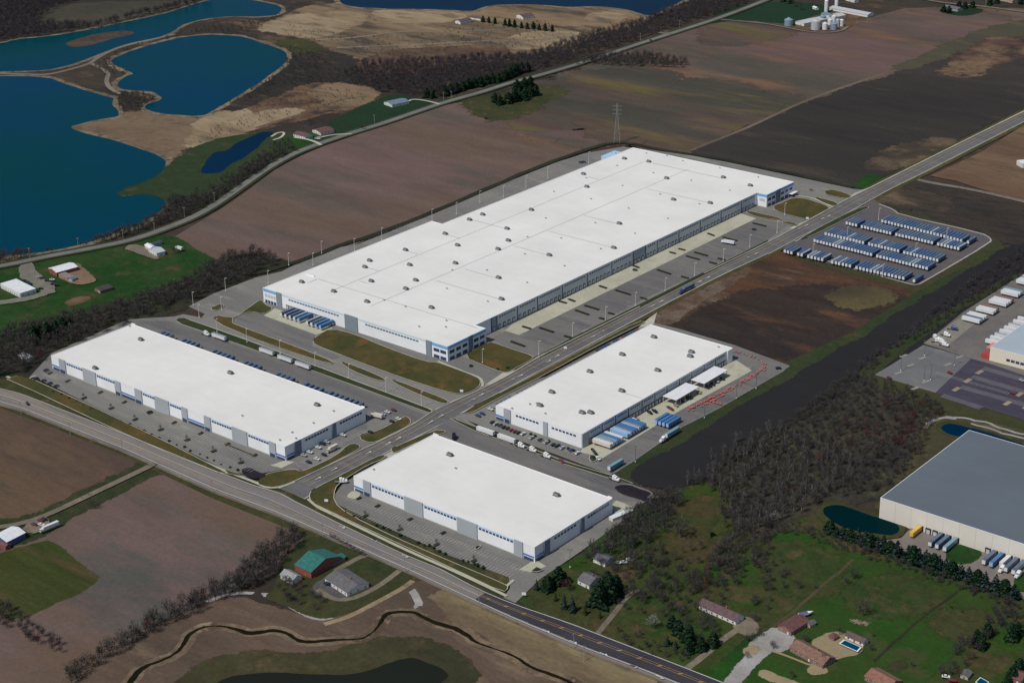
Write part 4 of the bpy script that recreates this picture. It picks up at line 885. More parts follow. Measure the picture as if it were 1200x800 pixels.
for i, (a, b) in enumerate(zip([689.4, 705.4, 721.3, 736.3, 752.3, 767.3, 781.5, 796, 810.6, 825, 838.5], [705.4, 721.3, 736.3, 752.3, 767.3, 781.5, 796, 810.6, 825, 838.5, 851])):
    ya, yb = Y(a), Y(b)
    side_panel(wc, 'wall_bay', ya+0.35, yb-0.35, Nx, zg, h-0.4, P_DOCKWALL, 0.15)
    MB().box(Nx+0.01, Nx+0.4, ya-0.18, ya+0.18, zg, h-0.5).build('downspout', P_SEAL, wc)
    win_row_s(wc, ya+2, yb-2, Nx+0.15, h-3.0, h-1.9, 2.6, 0.9)
    for j in range(4):
        yy = ya+1.2+j*(yb-ya-1.6)/4
        d = MB().box(Nx+0.16, Nx+0.36, yy, yy+3.2, 1.0, 5.0).build('dock_seal', P_SEAL, wc)
        MB().box(Nx+0.365, Nx+0.42, yy+0.45, yy+2.75, 1.3, 4.4).build('dock_door', P_DOOR, d)

# the largest warehouse: office blocks stand out at three corners
wd = empty('warehouse', (0, 0, 0)); tag(wd, 'largest white warehouse, immense flat roof with blue-trimmed office corners, behind the boulevard', 'warehouse', 'white distribution warehouses')
Nx, Ny, W, Ly, h = -889.55, 976.53, 217.2, 533.05, 14.11
def xy_roof(u, v): p = G(u, v, h); return p.x, p.y
c2y = on_wall_y(569.4, Nx, h)                      # end of the near office block
oy2 = on_wall_y(898.7, Nx, h)                      # start of the far office block
inx = (xy_roof(560.6, 380.6)[0]+xy_roof(886.4, 225)[0])/2       # recessed dock wall
stepA = xy_roof(520.0, 259.5); stepB = xy_roof(506, 259.0)
xl1 = Nx-W; xl2 = G(728.1, 170, h).x; ys = xy_roof(508, 259.5)[1]
OUT = [(xl1, Ny), (Nx, Ny), (Nx, c2y), (inx, c2y), (inx, oy2), (Nx, oy2), (Nx, Ny+Ly), (xl2, Ny+Ly), (xl2, ys+14), (xl2-8, ys+14), (xl2-8, ys), (xl1, ys)]
OUT = [(xl1, Ny), (Nx, Ny), (Nx, c2y), (inx, c2y), (inx, oy2), (Nx, oy2), (Nx, Ny+Ly), (xl1+14, Ny+Ly), (xl1+14, ys), (xl1, ys)]
shell(wd, 0, 0, 0, 0, h, outline=OUT)
X = lambda u: on_wall_x(u, Ny, h)
Y = lambda u: on_wall_y(u, Nx, h)
YI = lambda u: on_wall_y(u, inx, h)
for a, b in [(323.8, 329.8), (404, 419), (499.4, 505.8)]:
    front_panel(wd, 'dark_bay', X(a), X(b), Ny, zg, h+0.12, pm('mid_grey_panel', (0.20, 0.235, 0.27), raw=True), 0.7)
for a, b in [(308.5, 323.6), (506, 524)]:
    front_panel(wd, 'blue_band', X(a), X(b), Ny, h-2.6, h-0.35, P_BLUE, 0.35)
for a, b in [(330, 404), (419, 499.3)]:
    front_panel(wd, 'pale_blue_band', X(a), X(b), Ny, h-1.9, h-0.7, pm('pale_teal_band', (0.50, 0.60, 0.64), raw=True), 0.08)
win_row_f(wd, X(337.5), X(397), Ny, h-4.3, h-3.0, 3.4, 0.7, P_TEAL)
win_row_f(wd, X(427.5), X(490.5), Ny, h-4.3, h-3.0, 3.4, 0.7, P_TEAL)
for zz in ((6.6, 9.4), (1.0, 3.8)):
    win_row_f(wd, X(507.3), X(523), Ny, zz[0], zz[1], 8.5, 2.2)
win_row_f(wd, X(309.5), X(323), Ny, 6.4, 9.2, 3.4, 0.5, pm('blind_windows', (0.45, 0.52, 0.58), 0.3, raw=True))
win_row_f(wd, X(309.5), X(323), Ny, 1.0, 3.6, 3.4, 0.4)
ybs = [(524.9, 549), (553.5, 569)]
for a, b in ybs:
    side_panel(wd, 'blue_band', Y(a), Y(b), Nx, h-2.6, h-0.35, P_BLUE, 0.35)
    for z0, z1 in ((6.6, 9.4), (1.0, 3.8)): win_row_s(wd, Y(a)+0.8, Y(b)-0.8, Nx, z0, z1, 7.5, 1.8)
side_panel(wd, 'dark_bay', Y(549), Y(553.5), Nx, zg, h+0.12, P_DGREY, 0.6)
# far office block
front_panel(wd, 'blue_band', inx+0.2, Nx, oy2, h-2.6, h-0.35, P_BLUE, 0.35)
win_row_f(wd, inx+3, Nx-2, oy2, 6.4, 9.2, 4, 0.6, pm('blind_windows', (0, 0, 0)))
for a, b in [(899.2, 909.5), (914.5, 930)]:
    side_panel(wd, 'blue_band', Y(a), Y(b), Nx, h-2.6, h-0.35, P_BLUE, 0.35)
    for z0, z1 in ((6.6, 9.4), (1.0, 3.8)): win_row_s(wd, Y(a)+0.8, Y(b)-0.8, Nx, z0, z1, 7.5, 1.8)
side_panel(wd, 'dark_bay', Y(909.5), Y(914.5), Nx, zg, h+0.12, P_DGREY, 0.6)
MB().box(Nx, Nx+5, Y(924), Y(931), 4.2, 4.6).build('canopy', P_CANOPY, wd)
# recessed dock wall: bays, downspouts, doors
cuts = [575.5, 582, 606, 629.5, 658.8, 688, 716.8, 741.8, 756.5, 770, 795.5, 820.5, 845, 868.8, 885.5]
nd = 0
for i, (a, b) in enumerate(zip(cuts[:-1], cuts[1:])):
    ya, yb = YI(a), YI(b)
    dark = i in (0, 7)
    side_panel(wd, 'dark_bay' if dark else 'wall_bay', ya+0.35, yb-0.35, inx, zg, h-0.5, pm('bay_slate', (0.24, 0.29, 0.34), raw=True) if dark else P_DOCKWALL, 0.15)
    MB().box(inx+0.01, inx+0.45, ya-0.25, ya+0.25, zg, h-0.6).build('downspout', P_SEAL, wd)
    if not dark: win_row_s(wd, ya+3, yb-3, inx+0.15, h-3.2, h-1.9, 3.0, 1.1)
    n = int((yb-ya-2)/5.2)
    for j in range(n):
        if nd >= 90: break
        nd += 1
        yy = ya+1.5+j*(yb-ya-2)/n
        d = MB().box(inx+0.16, inx+0.4, yy, yy+3.4, 0.9, 5.0).build('dock_seal', P_SEAL, wd)
        MB().box(inx+0.41, inx+0.46, yy+0.45, yy+2.95, 1.2, 4.4).build('dock_door', P_DOOR, d)
# dock doors of the short truck court on the front wall
for i in range(13):
    xx = X(334.5)+i*4.1
    if i == 6: continue
    d = MB().box(xx, xx+3.4, Ny-0.4, Ny-0.05, 0.9, 5.0).build('dock_seal', P_SEAL, wd)
    MB().box(xx+0.45, xx+2.95, Ny-0.46, Ny-0.41, 1.2, 4.4).build('dock_door', P_DOOR, d)
front_panel(wd, 'plinth', X(330), X(404), Ny, zg, 1.0, pm('plinth', (0.5, 0.5, 0.48), raw=True), 0.04)
# roof drain seams
def seams(root, lines, h, wdt=0.55):
    m = MB(); k = 0
    for a, b, c, d in lines:
        p = G(a, b, h); q = G(c, d, h); t = q-p; k += 1
        if abs(t.x) > abs(t.y): q.y = p.y = (p.y+q.y)/2
        else: q.x = p.x = (p.x+q.x)/2
        t = (q-p).normalized(); nn = Vector((-t.y, t.x))*wdt/2; z = h-0.30+k*0.006
        m.add([(*(p-nn), z), (*(p+nn), z), (*(q+nn), z), (*(q-nn), z)], [(3, 2, 1, 0)])
    m.build('roof_seam', P_SEAM, root)
seams(wd, [(391, 341, 752, 189), (434, 358, 807, 198), (372, 327, 560, 383), (512, 328, 583, 350), (544, 315, 585, 326), (604, 287, 643, 300), (644, 270, 720, 291), (686, 252, 725, 263), (760, 220, 832, 239), (421, 329, 432, 332), (432, 314, 445, 317), (475, 292, 488, 298), (523, 274, 538, 279), (551, 257, 596, 268), (689, 207, 702, 210), (765, 191, 848, 209), (360, 331, 372, 327)], h)
seams(wc, [(729, 459, 755, 467)], 12.04, 0.4)
# lean-to over the truck side of the big roof and blue corner piece far end
q = G(700, 187, h)
MB().box(xl1+3, xl1+13.9, Ny+Ly-42, Ny+Ly-18, zg, h-1.2).build('blue_office_corner', pm('corner_blue', (0.36, 0.58, 0.78), raw=True), wd)

# grey warehouse at the right edge and the yard building with the pale roof
we = empty('warehouse', (0, 0, 0)); tag(we, 'huge grey metal-roofed warehouse with cream walls at the right edge', 'warehouse')
hx, hy = G(1030, 607.5).x, G(1030, 607.5).y
hh = 16.0
for t in range(60):
    if proj(hx, hy, hh)[1] < 586.5: break
    hh += 0.25
ty = on_wall_y(1137, hx, hh) if False else G(1137, 504, hh).y
E_WALL = pm('cream_wall', (0.62, 0.585, 0.52), 0.7, 0.06, 0.04, raw=True)
shell(we, hx, hx+330, hy, ty, hh, E_WALL, ROOFG, par=0.1)
m = MB()
for k in range(26): m.box(hx+11.5*(k+1)-0.08, hx+11.5*(k+1)+0.08, hy-0.05, hy-0.003, zg, hh-0.3)
m.build('wall_joint', pm('joint', (0.40, 0.38, 0.35), raw=True), we)
Xe = lambda u: on_wall_x(u, hy, 3.0)
for u in (1079, 1088, 1096, 1104, 1112, 1121, 1158, 1166.5, 1175, 1183.5, 1192, 1201):
    x = Xe(u)
    d = MB().box(x-1.9, x+1.9, hy-0.7, hy-0.06, 0.6, 5.2).build('dock_seal', P_SEAL, we)
    MB().box(x-1.25, x+1.25, hy-0.76, hy-0.71, 1.2, 4.2).build('dock_door', P_DOOR, d)
wf = empty('warehouse', (0, 0, 0)); tag(wf, 'cream-walled trucking terminal with pale blue-grey roof at the right edge', 'warehouse')
ax, ay = G(1159, 423.5).x, G(1159, 423.5).y
ah = 6.0
while proj(ax, ay, ah)[1] > 406.5 and ah < 30: ah += 0.25
shell(wf, ax, ax+140, ay, ay+115, ah, pm('buff_wall', (0.66, 0.60, 0.49), raw=True), ROOFB, par=0.2)
Xf = lambda u: on_wall_x(u, ay, 6)
for u in (1181.5, 1187, 1192.5, 1198): front_panel(wf, 'window', Xf(u)-1.6, Xf(u)+1.6, ay, 4.2, 6.4, P_GLASS, 0.1)
ey = ay+4
for i in range(12):
    d = MB().box(ax-0.6, ax-0.01, ay+18+i*7, ay+21.4+i*7, 0.9, 4.8).build('dock_seal', P_SEAL, wf)
MB().box(ax-7.5, ax-0.02, ay+0.5, ay+8.5, 0.5, 5.0).build('red_annex', pm('annex_red', (0.36, 0.05, 0.05), raw=True), wf)
MB().box(ax-9, ax-0.03, ay+12.5, ay+24, 5.4, 6.0).build('orange_canopy', pm('canopy_orange', (0.62, 0.22, 0.14), raw=True), wf)

# canopies beside the third warehouse: white roof on posts
def canopy(a, b, depth, label):
    ya, yb = on_wall_y(a, -708.1, 5.5), on_wall_y(b, -708.1, 5.5)
    x0 = -708.1+2.5
    r = empty('loading_canopy', (x0, ya, Z0)); tag(r, label, 'canopy', 'white loading canopies')
    L = yb-ya
    MB().box(0, depth, 0, L, 5.0, 5.35).build('canopy_roof', P_CANOPY, r)
    for i in range(6):
        for xx in (0.4, depth-0.5):
            MB().cyl((xx, 0.5+i*(L-1)/5, 0), (xx, 0.5+i*(L-1)/5, 5.0), 0.16).build('post', P_DOOR, r)
canopy(773.5, 800.5, 12.5, 'nearer of the two white flat canopies over the loading yard')
canopy(806.5, 834, 12.5, 'farther of the two white flat canopies over the loading yard')
# ------------------------------------------------------------------ roof plant
P_UNIT = pm('unit_grey', (0.20, 0.21, 0.215), 0.5, 0.15, 1, raw=True); P_UNITD = pm('unit_dark', (0.075, 0.08, 0.085), 0.6, 0.15, 1, raw=True); P_UNITL = pm('unit_light', (0.5, 0.5, 0.49), 0.5, 0.15, 1, raw=True)
def air_unit(s=1.0):
    r = empty('rooftop_air_unit', (0, 0, 0))
    MB().box(-2.4*s, 2.4*s, -1.5*s, 1.5*s, 0, 0.5).build('curb', P_UNITD, r)
    MB().box(-2.2*s, 2.2*s, -1.3*s, 1.3*s, 0.51, 2.1*s).build('cabinet', P_UNIT, r)
    MB().cyl((-1.1*s, 0, 2.1*s), (-1.1*s, 0, 2.1*s+0.3), 0.8*s, n=12).build('fan', P_UNITD, r)
    MB().cyl((1.0*s, 0, 2.1*s), (1.0*s, 0, 2.1*s+0.3), 0.8*s, n=12).build('fan', P_UNITD, r)
    m = MB(); m.prism([(2.21*s, 0.6), (3.3*s, 0.9), (2.21*s, 1.9*s)], -1.1*s, 1.1*s); m.build('intake_hood', P_UNITD, r)
    return r
def roof_fan():
    r = empty('roof_vent', (0, 0, 0))
    MB().box(-0.9, 0.9, -0.9, 0.9, 0, 0.5).build('curb', P_UNITL, r)
    MB().cyl((0, 0, 0.5), (0, 0, 1.1), 0.75, 0.55, n=10).build('cowl', P_UNIT, r)
    return r
units = [(353.5, 331), (391, 342), (430, 354), (427.5, 313.5), (433, 306), (435, 330), (475, 293.5), (480, 311), (487, 329), (475.5, 339), (521.5, 274.5), (536, 288), (533.5, 309), (505.5, 361), (550, 258), (565.5, 252), (584, 326), (587.5, 351), (594, 268.5), (583.5, 292.5), (595.5, 282.5), (643.5, 299.5), (622.5, 246.5), (683.5, 204.5), (687.5, 219.5), (719, 291), (725.5, 262.5), (731.5, 186.5), (760, 190), (781, 209.5), (789, 234.5), (832, 238.5), (847.5, 208.5), (879, 218)]
vents = [(450, 352), (475, 359.5), (491, 383), (523, 376), (522.5, 383.5), (530, 317), (523.5, 338.5), (570.5, 317), (571.5, 353.5), (617.5, 331.5), (615, 298), (661.5, 312), (618, 278), (657.5, 279.5), (704, 292), (697.5, 261.5), (639.5, 256), (649, 225), (692.5, 233.5), (729.5, 218), (687, 209), (736.5, 244.5), (744, 274), (782.5, 256.5), (721.5, 180), (723, 194.5), (757.5, 180), (765.5, 203), (773.5, 228), (810, 212), (819.5, 239.5), (843.5, 197.5), (855, 223.5), (888.5, 208), (781.5, 183), (800, 189)]
hr = 14.11-0.34
au = air_unit(0.95); rv = roof_fan()
used = {}
def place(proto, key, loc, rz, label, group, cat):
    if key not in used:
        used[key] = 1; proto.location = loc; proto.rotation_euler = (0, 0, rz); tag(proto, label, cat, group); return proto
    return dup(proto, loc, rz, label, group, cat)
def side_of(p, xm): return 'boulevard side' if p.x > xm else 'field side'
for i, (u, v) in enumerate(sorted(units, key=lambda q: G(*q, hr).y)):
    p = G(u, v, hr)
    place(au, 'au', (p.x, p.y, hr), 0, 'dark air unit, %s from the near end of the largest roof' % nth(i+1), 'air units on the largest roof', 'air unit')
for i, (u, v) in enumerate(sorted(vents, key=lambda q: G(*q, hr).y)):
    p = G(u, v, hr)
    place(rv, 'rv', (p.x, p.y, hr), 0, 'small pale vent, %s from the near end of the largest roof' % nth(i+1), 'small vents on the largest roof', 'roof vent')
for (nm, hz, lu, lv) in [('long left warehouse roof', 12.08, [(270, 437.5), (165, 398.5), (371.5, 475), (111.5, 432)], [(152, 382.5), (284, 487.5), (367.5, 496), (342.5, 507), (347, 514), (391, 482), (328, 516)]),
                         ('smallest warehouse roof', 11.77, [(527, 533.5), (652, 580.5)], [(438, 550.5), (534, 549)]),
                         ('canopied warehouse roof', 11.7, [(646.5, 460), (691, 436), (729, 416), (766, 395.5), (632.5, 475.5), (682, 484), (692, 484), (728.5, 458.5), (770.5, 434.5), (810, 413), (808.5, 418)], [(621, 474), (629, 473), (600, 479), (639, 485), (842, 407)])]:
    for i, (u, v) in enumerate(sorted(lu, key=lambda q: q[0])):
        p = G(u, v, hz); place(au, 'au', (p.x, p.y, hz), 0, 'grey air unit on the %s, %s from the left' % (nm, nth(i+1)), 'air units on smaller roofs', 'air unit')
    for i, (u, v) in enumerate(sorted(lv, key=lambda q: q[0])):
        p = G(u, v, hz); place(rv, 'rv', (p.x, p.y, hz), 0, 'small vent on the %s, %s from the left' % (nm, nth(i+1)), 'vents on smaller roofs', 'roof vent')
p = G(364, 323, hr); o = MB().box(-5, 5, -0.6, 0.6, 0, 1.2).build('roof_screen', P_CANOPY); o.location = (p.x, p.y, hr); tag(o, 'low white screen wall at the left end of the largest roof', 'screen')

# ------------------------------------------------------------------ vehicles
C_RED = pm('car_red', (0.22, 0.02, 0.02), 0.3, 0.05, raw=True); C_BLACK = pm('car_black', (0.015, 0.015, 0.018), 0.25, 0.05, raw=True)
C_SILV = pm('car_silver', (0.42, 0.43, 0.45), 0.3, 0.05, raw=True); C_WHITE = pm('car_white', (0.72, 0.72, 0.72), 0.3, 0.05, raw=True)
C_BLUE = pm('car_blue', (0.03, 0.06, 0.2), 0.3, 0.05, raw=True); C_TAN = pm('car_tan', (0.35, 0.30, 0.22), 0.4, 0.05, raw=True)
TYRE = pm('tyre', (0.02, 0.02, 0.02), 0.9, 0.1, raw=True); STEEL = pm('steel', (0.25, 0.26, 0.27), 0.5, 0.1, raw=True)
TR_BLUE = pm('trailer_blue', (0.060, 0.110, 0.215), 0.55, 0.25, 0.3, raw=True); TR_ROOFD = pm('trailer_roof_grey', (0.095, 0.14, 0.205), 0.6, 0.3, 0.3, raw=True)
TR_WHITE = pm('trailer_white', (0.62, 0.63, 0.64), 0.5, 0.12, 0.4, raw=True); TR_LB = pm('trailer_light_blue', (0.26, 0.44, 0.66), 0.5, 0.1, 0.4, raw=True)
TR_VB = pm('trailer_vivid_blue', (0.06, 0.16, 0.34), 0.5, 0.12, 0.4, raw=True); TR_TEAL = pm('trailer_teal', (0.17, 0.30, 0.36), 0.5, 0.12, 0.4, raw=True)
TR_CREAM = pm('trailer_cream', (0.58, 0.53, 0.46), 0.5, 0.12, 0.4, raw=True); TR_YEL = pm('trailer_yellow', (0.66, 0.42, 0.06), 0.5, 0.1, 0.4, raw=True)
TR_GREY = pm('trailer_grey', (0.26, 0.29, 0.33), 0.5, 0.12, 0.4, raw=True); TR_ROOFL = pm('trailer_roof_pale', (0.26, 0.30, 0.36), 0.6, 0.2, 0.3, raw=True)
TR_BROWN = pm('trailer_brown', (0.24, 0.12, 0.09), 0.5, 0.12, 0.4, raw=True)
_wheel = MB().cyl((-0.15, 0, 0.5), (0.15, 0, 0.5), 0.5, n=10).mesh('wheel'); _wheel.materials.append(TYRE)
_cwheel = MB().cyl((-0.1, 0, 0.33), (0.1, 0, 0.33), 0.33, n=8).mesh('wheel'); _cwheel.materials.append(TYRE)
def wheel(root, x, y, me):
    o = bpy.data.objects.new('wheel', me); COL.objects.link(o); o.parent = root; o.location = (x, y, 0)
def make_trailer(side, roof, front, L=16.0, skirt=None):
    """front (nose) at y=0, rear doors at y=L; rounded nose edges"""
    r = empty('semi_trailer', (0, 0, 0))
    m = MB()
    pl = [(-1.3, 0.18), (-1.12, 0), (1.12, 0), (1.3, 0.18), (1.3, L), (-1.3, L)]
    n = len(pl)
    m.add([(p[0], p[1], 1.15) for p in pl]+[(p[0], p[1], 4.0) for p in pl], [tuple(range(n-1, -1, -1))]+[(i, (i+1) % n, (i+1) % n+n, i+n) for i in range(n)])
    m.build('box_body', side, r)
    MB().add([(p[0]*1.01, p[1], 4.005) for p in pl]+[(p[0]*0.96, p[1]*0.99+0.06, 4.08) for p in pl], [(i, (i+1) % n, (i+1) % n+n, i+n) for i in range(n)]+[tuple(range(n, 2*n))]).build('box_roof', roof, r)
    MB().box(-1.15, 1.15, -0.05, -0.005, 1.3, 3.95).build('front_wall', front, r)
    MB().box(-1.2, 1.2, L+0.005, L+0.05, 1.2, 3.95).build('rear_door', front, r)
    MB().box(-0.45, 0.45, 0.6, L-0.3, 0.9, 1.14).build('chassis', STEEL, r)
    for s in (-1, 1):
        MB().box(s*0.8-0.1, s*0.8+0.1, 2.6, 2.8, 0.0, 0.9).build('landing_leg', STEEL, r)
        for yy in (L-3.6, L-2.3): wheel(r, s*1.05, yy, _wheel)
    return r
def make_tractor(mat):
    """bonnet points to -y"""
    r = empty('truck_tractor', (0, 0, 0))
    m = MB(); m.prism([(-1.1, 0.6), (1.1, 0.6), (1.1, 1.7), (0.9, 2.1), (-0.9, 2.1), (-1.1, 1.7)], -3.6, -1.6); m.build('hood', mat, r)
    m = MB(); m.prism([(-1.25, 0.7), (1.25, 0.7), (1.25, 2.9), (1.0, 3.2), (-1.0, 3.2), (-1.25, 2.9)], -1.59, 0.0); m.build('cab', mat, r)
    m = MB(); m.prism([(-1.27, 0.7), (1.27, 0.7), (1.27, 3.4), (0.9, 3.8), (-0.9, 3.8), (-1.27, 3.4)], 0.01, 1.8); m.build('sleeper', mat, r)
    MB().add([(-1.05, -1.62, 2.12), (1.05, -1.62, 2.12), (0.95, -1.60, 2.9), (-0.95, -1.60, 2.9), (-1.05, -1.59, 2.12), (1.05, -1.59, 2.12), (0.95, -1.59, 2.9), (-0.95, -1.59, 2.9)], [(0, 1, 2, 3), (0, 4, 5, 1), (1, 5, 6, 2), (2, 6, 7, 3), (3, 7, 4, 0)]).build('windscreen', P_GLASS, r)
    MB().box(-0.5, 0.5, 1.81, 5.2, 0.7, 1.0).build('chassis', STEEL, r)
    for s in (-1, 1):
        MB().cyl((s*0.95, 3.3, 0.9), (s*0.95, 3.3, 0.9), 0.1) if False else None
        wheel(r, s*1.0, -2.7, _wheel); wheel(r, s*1.0, 3.2, _wheel); wheel(r, s*1.0, 4.5, _wheel)
        MB().cyl((s*1.3, 0.3, 1.0), (s*1.3, 0.3, 3.9), 0.09, n=6).build('exhaust_stack', STEEL, r)
    return r
def make_car(mat, kind='car'):
    r = empty('parked_car' if kind == 'car' else 'pickup_truck', (0, 0, 0))
    if kind == 'car':
        m = MB(); m.prism([(-2.3, 0.3), (2.3, 0.3), (2.35, 0.7), (2.2, 0.9), (1.2, 1.0), (-1.7, 1.02), (-2.25, 0.92), (-2.35, 0.7)], -0.9, 0.9)
        m2 = MB(); m2.add([(-1.75, -0.84, 1.02), (1.05, -0.84, 1.02), (1.05, 0.84, 1.02), (-1.75, 0.84, 1.02), (-1.15, -0.66, 1.45), (0.35, -0.66, 1.45), (0.35, 0.66, 1.45), (-1.15, 0.66, 1.45)], [(0, 1, 5, 4), (1, 2, 6, 5), (2, 3, 7, 6), (3, 0, 4, 7)])
        m3 = MB().box(-1.13, 0.33, -0.65, 0.65, 1.451, 1.50)
    else:
        m = MB(); m.prism([(-2.8, 0.45), (2.8, 0.45), (2.85, 0.9), (2.7, 1.15), (1.3, 1.2), (-0.4, 1.2), (-0.4, 0.8), (-2.7, 0.8), (-2.7, 1.2), (-2.85, 1.2)], -0.98, 0.98)
        m2 = MB(); m2.add([(-0.4, -0.9, 1.2), (1.4, -0.9, 1.2), (1.4, 0.9, 1.2), (-0.4, 0.9, 1.2), (-0.25, -0.75, 1.8), (0.8, -0.75, 1.8), (0.8, 0.75, 1.8), (-0.25, 0.75, 1.8)], [(0, 1, 5, 4), (1, 2, 6, 5), (2, 3, 7, 6), (3, 0, 4, 7)])
        m3 = MB().box(-0.24, 0.79, -0.74, 0.74, 1.801, 1.86)
    m.build('body', mat, r); m2.build('windows', P_GLASS, r); m3.build('car_roof', mat, r)
    for sx_ in (-1.45, 1.45):
        for s in (-0.85, 0.85):
            o = bpy.data.objects.new('wheel', _cwheel); COL.objects.link(o); o.parent = r; o.location = (sx_, s, 0); o.rotation_euler = (0, 0, math.pi/2)
    return r
PROTO = {}
def put(kind, key, maker, loc, rz, label, group, cat):
    k = kind+key
    if k not in PROTO:
        r = maker(); PROTO[k] = r
        r.location = loc; r.rotation_euler = (0, 0, rz); tag(r, label, cat, group); return r
    return dup(PROTO[k], loc, rz, label, group, cat)
TYP = {'blue': (TR_BLUE, TR_BLUE, TR_WHITE), 'greyblue': (TR_BLUE, TR_ROOFD, TR_WHITE), 'pale': (TR_BLUE, TR_ROOFL, TR_WHITE), 'white': (TR_WHITE, TR_WHITE, TR_WHITE), 'cream': (TR_CREAM, TR_WHITE, TR_CREAM), 'lb': (TR_LB, TR_LB, TR_LB),
       'vb': (TR_VB, TR_VB, TR_LB), 'teal': (TR_TEAL, TR_TEAL, TR_WHITE), 'yel': (TR_YEL, TR_YEL, TR_YEL), 'grey': (TR_GREY, TR_GREY, TR_WHITE), 'wg': (TR_WHITE, TR_ROOFL, TR_WHITE), 'brown': (TR_BROWN, TR_BROWN, TR_BROWN), 'dgrey': (TR_GREY, TR_ROOFD, TR_WHITE)}
TNAME = {'blue': 'blue-roofed', 'greyblue': 'dark-roofed', 'pale': 'pale-roofed', 'white': 'white', 'cream': 'cream', 'lb': 'light blue', 'vb': 'bright blue', 'teal': 'teal', 'yel': 'yellow', 'grey': 'grey', 'wg': 'white grey-roofed', 'brown': 'brown', 'dgrey': 'dark-roofed'}
def trailer(typ, x, y, rz, label, group, L=16.0):
    return put('t%s' % L, typ, lambda: make_trailer(*TYP[typ], L=L), (x, y, Z0), rz, label, group, 'trailer')
rt = random.Random(11)
# depot rows: noses face the camera side, bodies run away along +y
rows = [('southmost row of the fenced trailer depot', (917.5+2, 296.0), (1071, 330.5), 38, {3, 6, 12, 13, 20, 35, 36}, 'row nearest the brown ground'),
        ('', (954.5, 283.5), (1085.5, 316.0), 36, {19}, 'second row of the depot'),
        ('', (967.5, 275.5), (1098, 306.5), 36, {13, 24}, 'third row of the depot'),
        ('', (992, 263.0), (1122.5, 293.0), 36, {4, 15, 28}, 'fourth row of the depot'),
        ('', (1034, 260.5), (1134, 285.5), 27, {25}, 'last row of the depot')]
for nm, a, b, n, gaps, gname in rows:
    A = G(*a, Z0+1.2); B = G(*b, Z0+1.2)
    k = 0
    for i in range(n):
        if i in gaps: continue
        k += 1
        p = A+(B-A)*(i/(n-1))
        ty = rt.choices(['blue', 'greyblue', 'pale'], [6, 5, 1])[0]
        if rt.random() < 0.4 and i > 0: ty = lastty
        lastty = ty
        trailer(ty, p.x, p.y+rt.uniform(-0.3, 0.3), rt.uniform(-0.008, 0.008), '%s white-nosed trailer, %s from the left in the %s' % (TNAME[ty], nth(k), gname), 'trailers parked in the depot')
# a few tractors and flat chassis at the depot entrance
def tractor(col, u, v, rz, label, group='parked truck tractors'):
    p = G(u, v, Z0)
    return put('tractor', col, lambda: make_tractor({'w': C_WHITE, 'b': C_BLUE, 'r': C_RED, 'k': C_BLACK}[col]), (p.x, p.y, Z0), rz, label, group, 'truck')
PI = math.pi
# trailers of the canopied warehouse
Wx = -708.1
y0 = G(716.5, 526, Z0).y
for i, ty in enumerate(['cream', 'wg', 'teal', 'vb', 'white', None, 'lb', 'wg', 'vb', 'vb', 'wg', 'vb', 'vb']):
    if ty is None: continue
    trailer(ty, Wx+18.8, y0+i*3.55, PI/2, '%s trailer backed to the canopied warehouse, %s from the road end' % (TNAME[ty], nth(i+1 if i < 5 else i)), 'trailers docked at the canopied warehouse')
for i, (u, v) in enumerate([(768.5, 497.5), (772.8, 499.3), (777.2, 500.8), (781.8, 502)]):
    p = G(u, v, Z0); trailer('vb', p.x, p.y, 0, 'dark blue trailer in the tight block of four in the yard, %s from the left' % nth(i+1), 'block of four blue trailers')
p = G(780.5, 514, Z0); trailer('teal', p.x, p.y, 0, 'blue trailer hitched to a white tractor along the basin side', 'yard trailers'); tractor('w', 777, 516.5, 0, 'white tractor pulling a blue trailer along the basin side')
p = G(713.5, 552.5, Z0); trailer('lb' if False else 'teal', p.x, p.y, 0, 'lone blue-grey trailer parked at the near corner of the canopied yard', 'yard trailers')
tractor('b', 744, 494, PI*0.62, 'bright blue tractor between the trailers and the warehouse wall')
tractor('b', 752, 500, PI*0.55, 'bright blue tractor beside the docked trailers, farther out')
# trailers on the big warehouse short court
xx0 = on_wall_x(327.5, 976.5-18, Z0)
for i, ty in enumerate(['greyblue', 'greyblue', 'blue', 'teal', 'vb', None, 'pale', 'dgrey', 'vb', 'vb']):
    if ty is None: continue
    p = G(328+i*4.65, 372+i*1.85, Z0)
    trailer(ty, p.x, 976.53-17.2, 0, '%s trailer docked at the left front of the largest warehouse, %s from the left' % (TNAME[ty], nth(i+1 if i < 5 else i)), 'trailers docked at the largest warehouse')
# trailers standing behind the long left warehouse, only their tips in view
for i in range(44):
    if i in (3, 4, 9, 10, 11, 17, 18, 23, 24, 25, 30, 31, 36): continue
    x = -1115+i*5.4
    trailer(rt.choice(['blue', 'greyblue', 'greyblue', 'dgrey']), x, 771.5+83.3+16.4, PI, 'blue trailer half hidden behind the long left warehouse, %s from the left' % nth(len([j for j in range(i+1) if j not in (3, 4, 9, 10, 11, 17, 18, 23, 24, 25, 30, 31, 36)])), 'trailers behind the long left warehouse')
for i in range(3):
    p = G((305.5, 327, 347.5)[i], (411.5, 420, 427.5)[i], Z0)
    trailer('wg', p.x, p.y-0.5, -PI/2, 'white trailer on the kerb behind the long left warehouse, %s of the three in line' % nth(i+1), 'white trailers on the kerb')
p = G(249.5, 394.5, Z0); trailer('wg', p.x, p.y, -PI/2, 'white trailer on the kerb farthest left, beside a white tractor', 'white trailers on the kerb')
tractor('w', 242, 392.5, PI/2, 'white tractor on the kerb behind the long left warehouse')
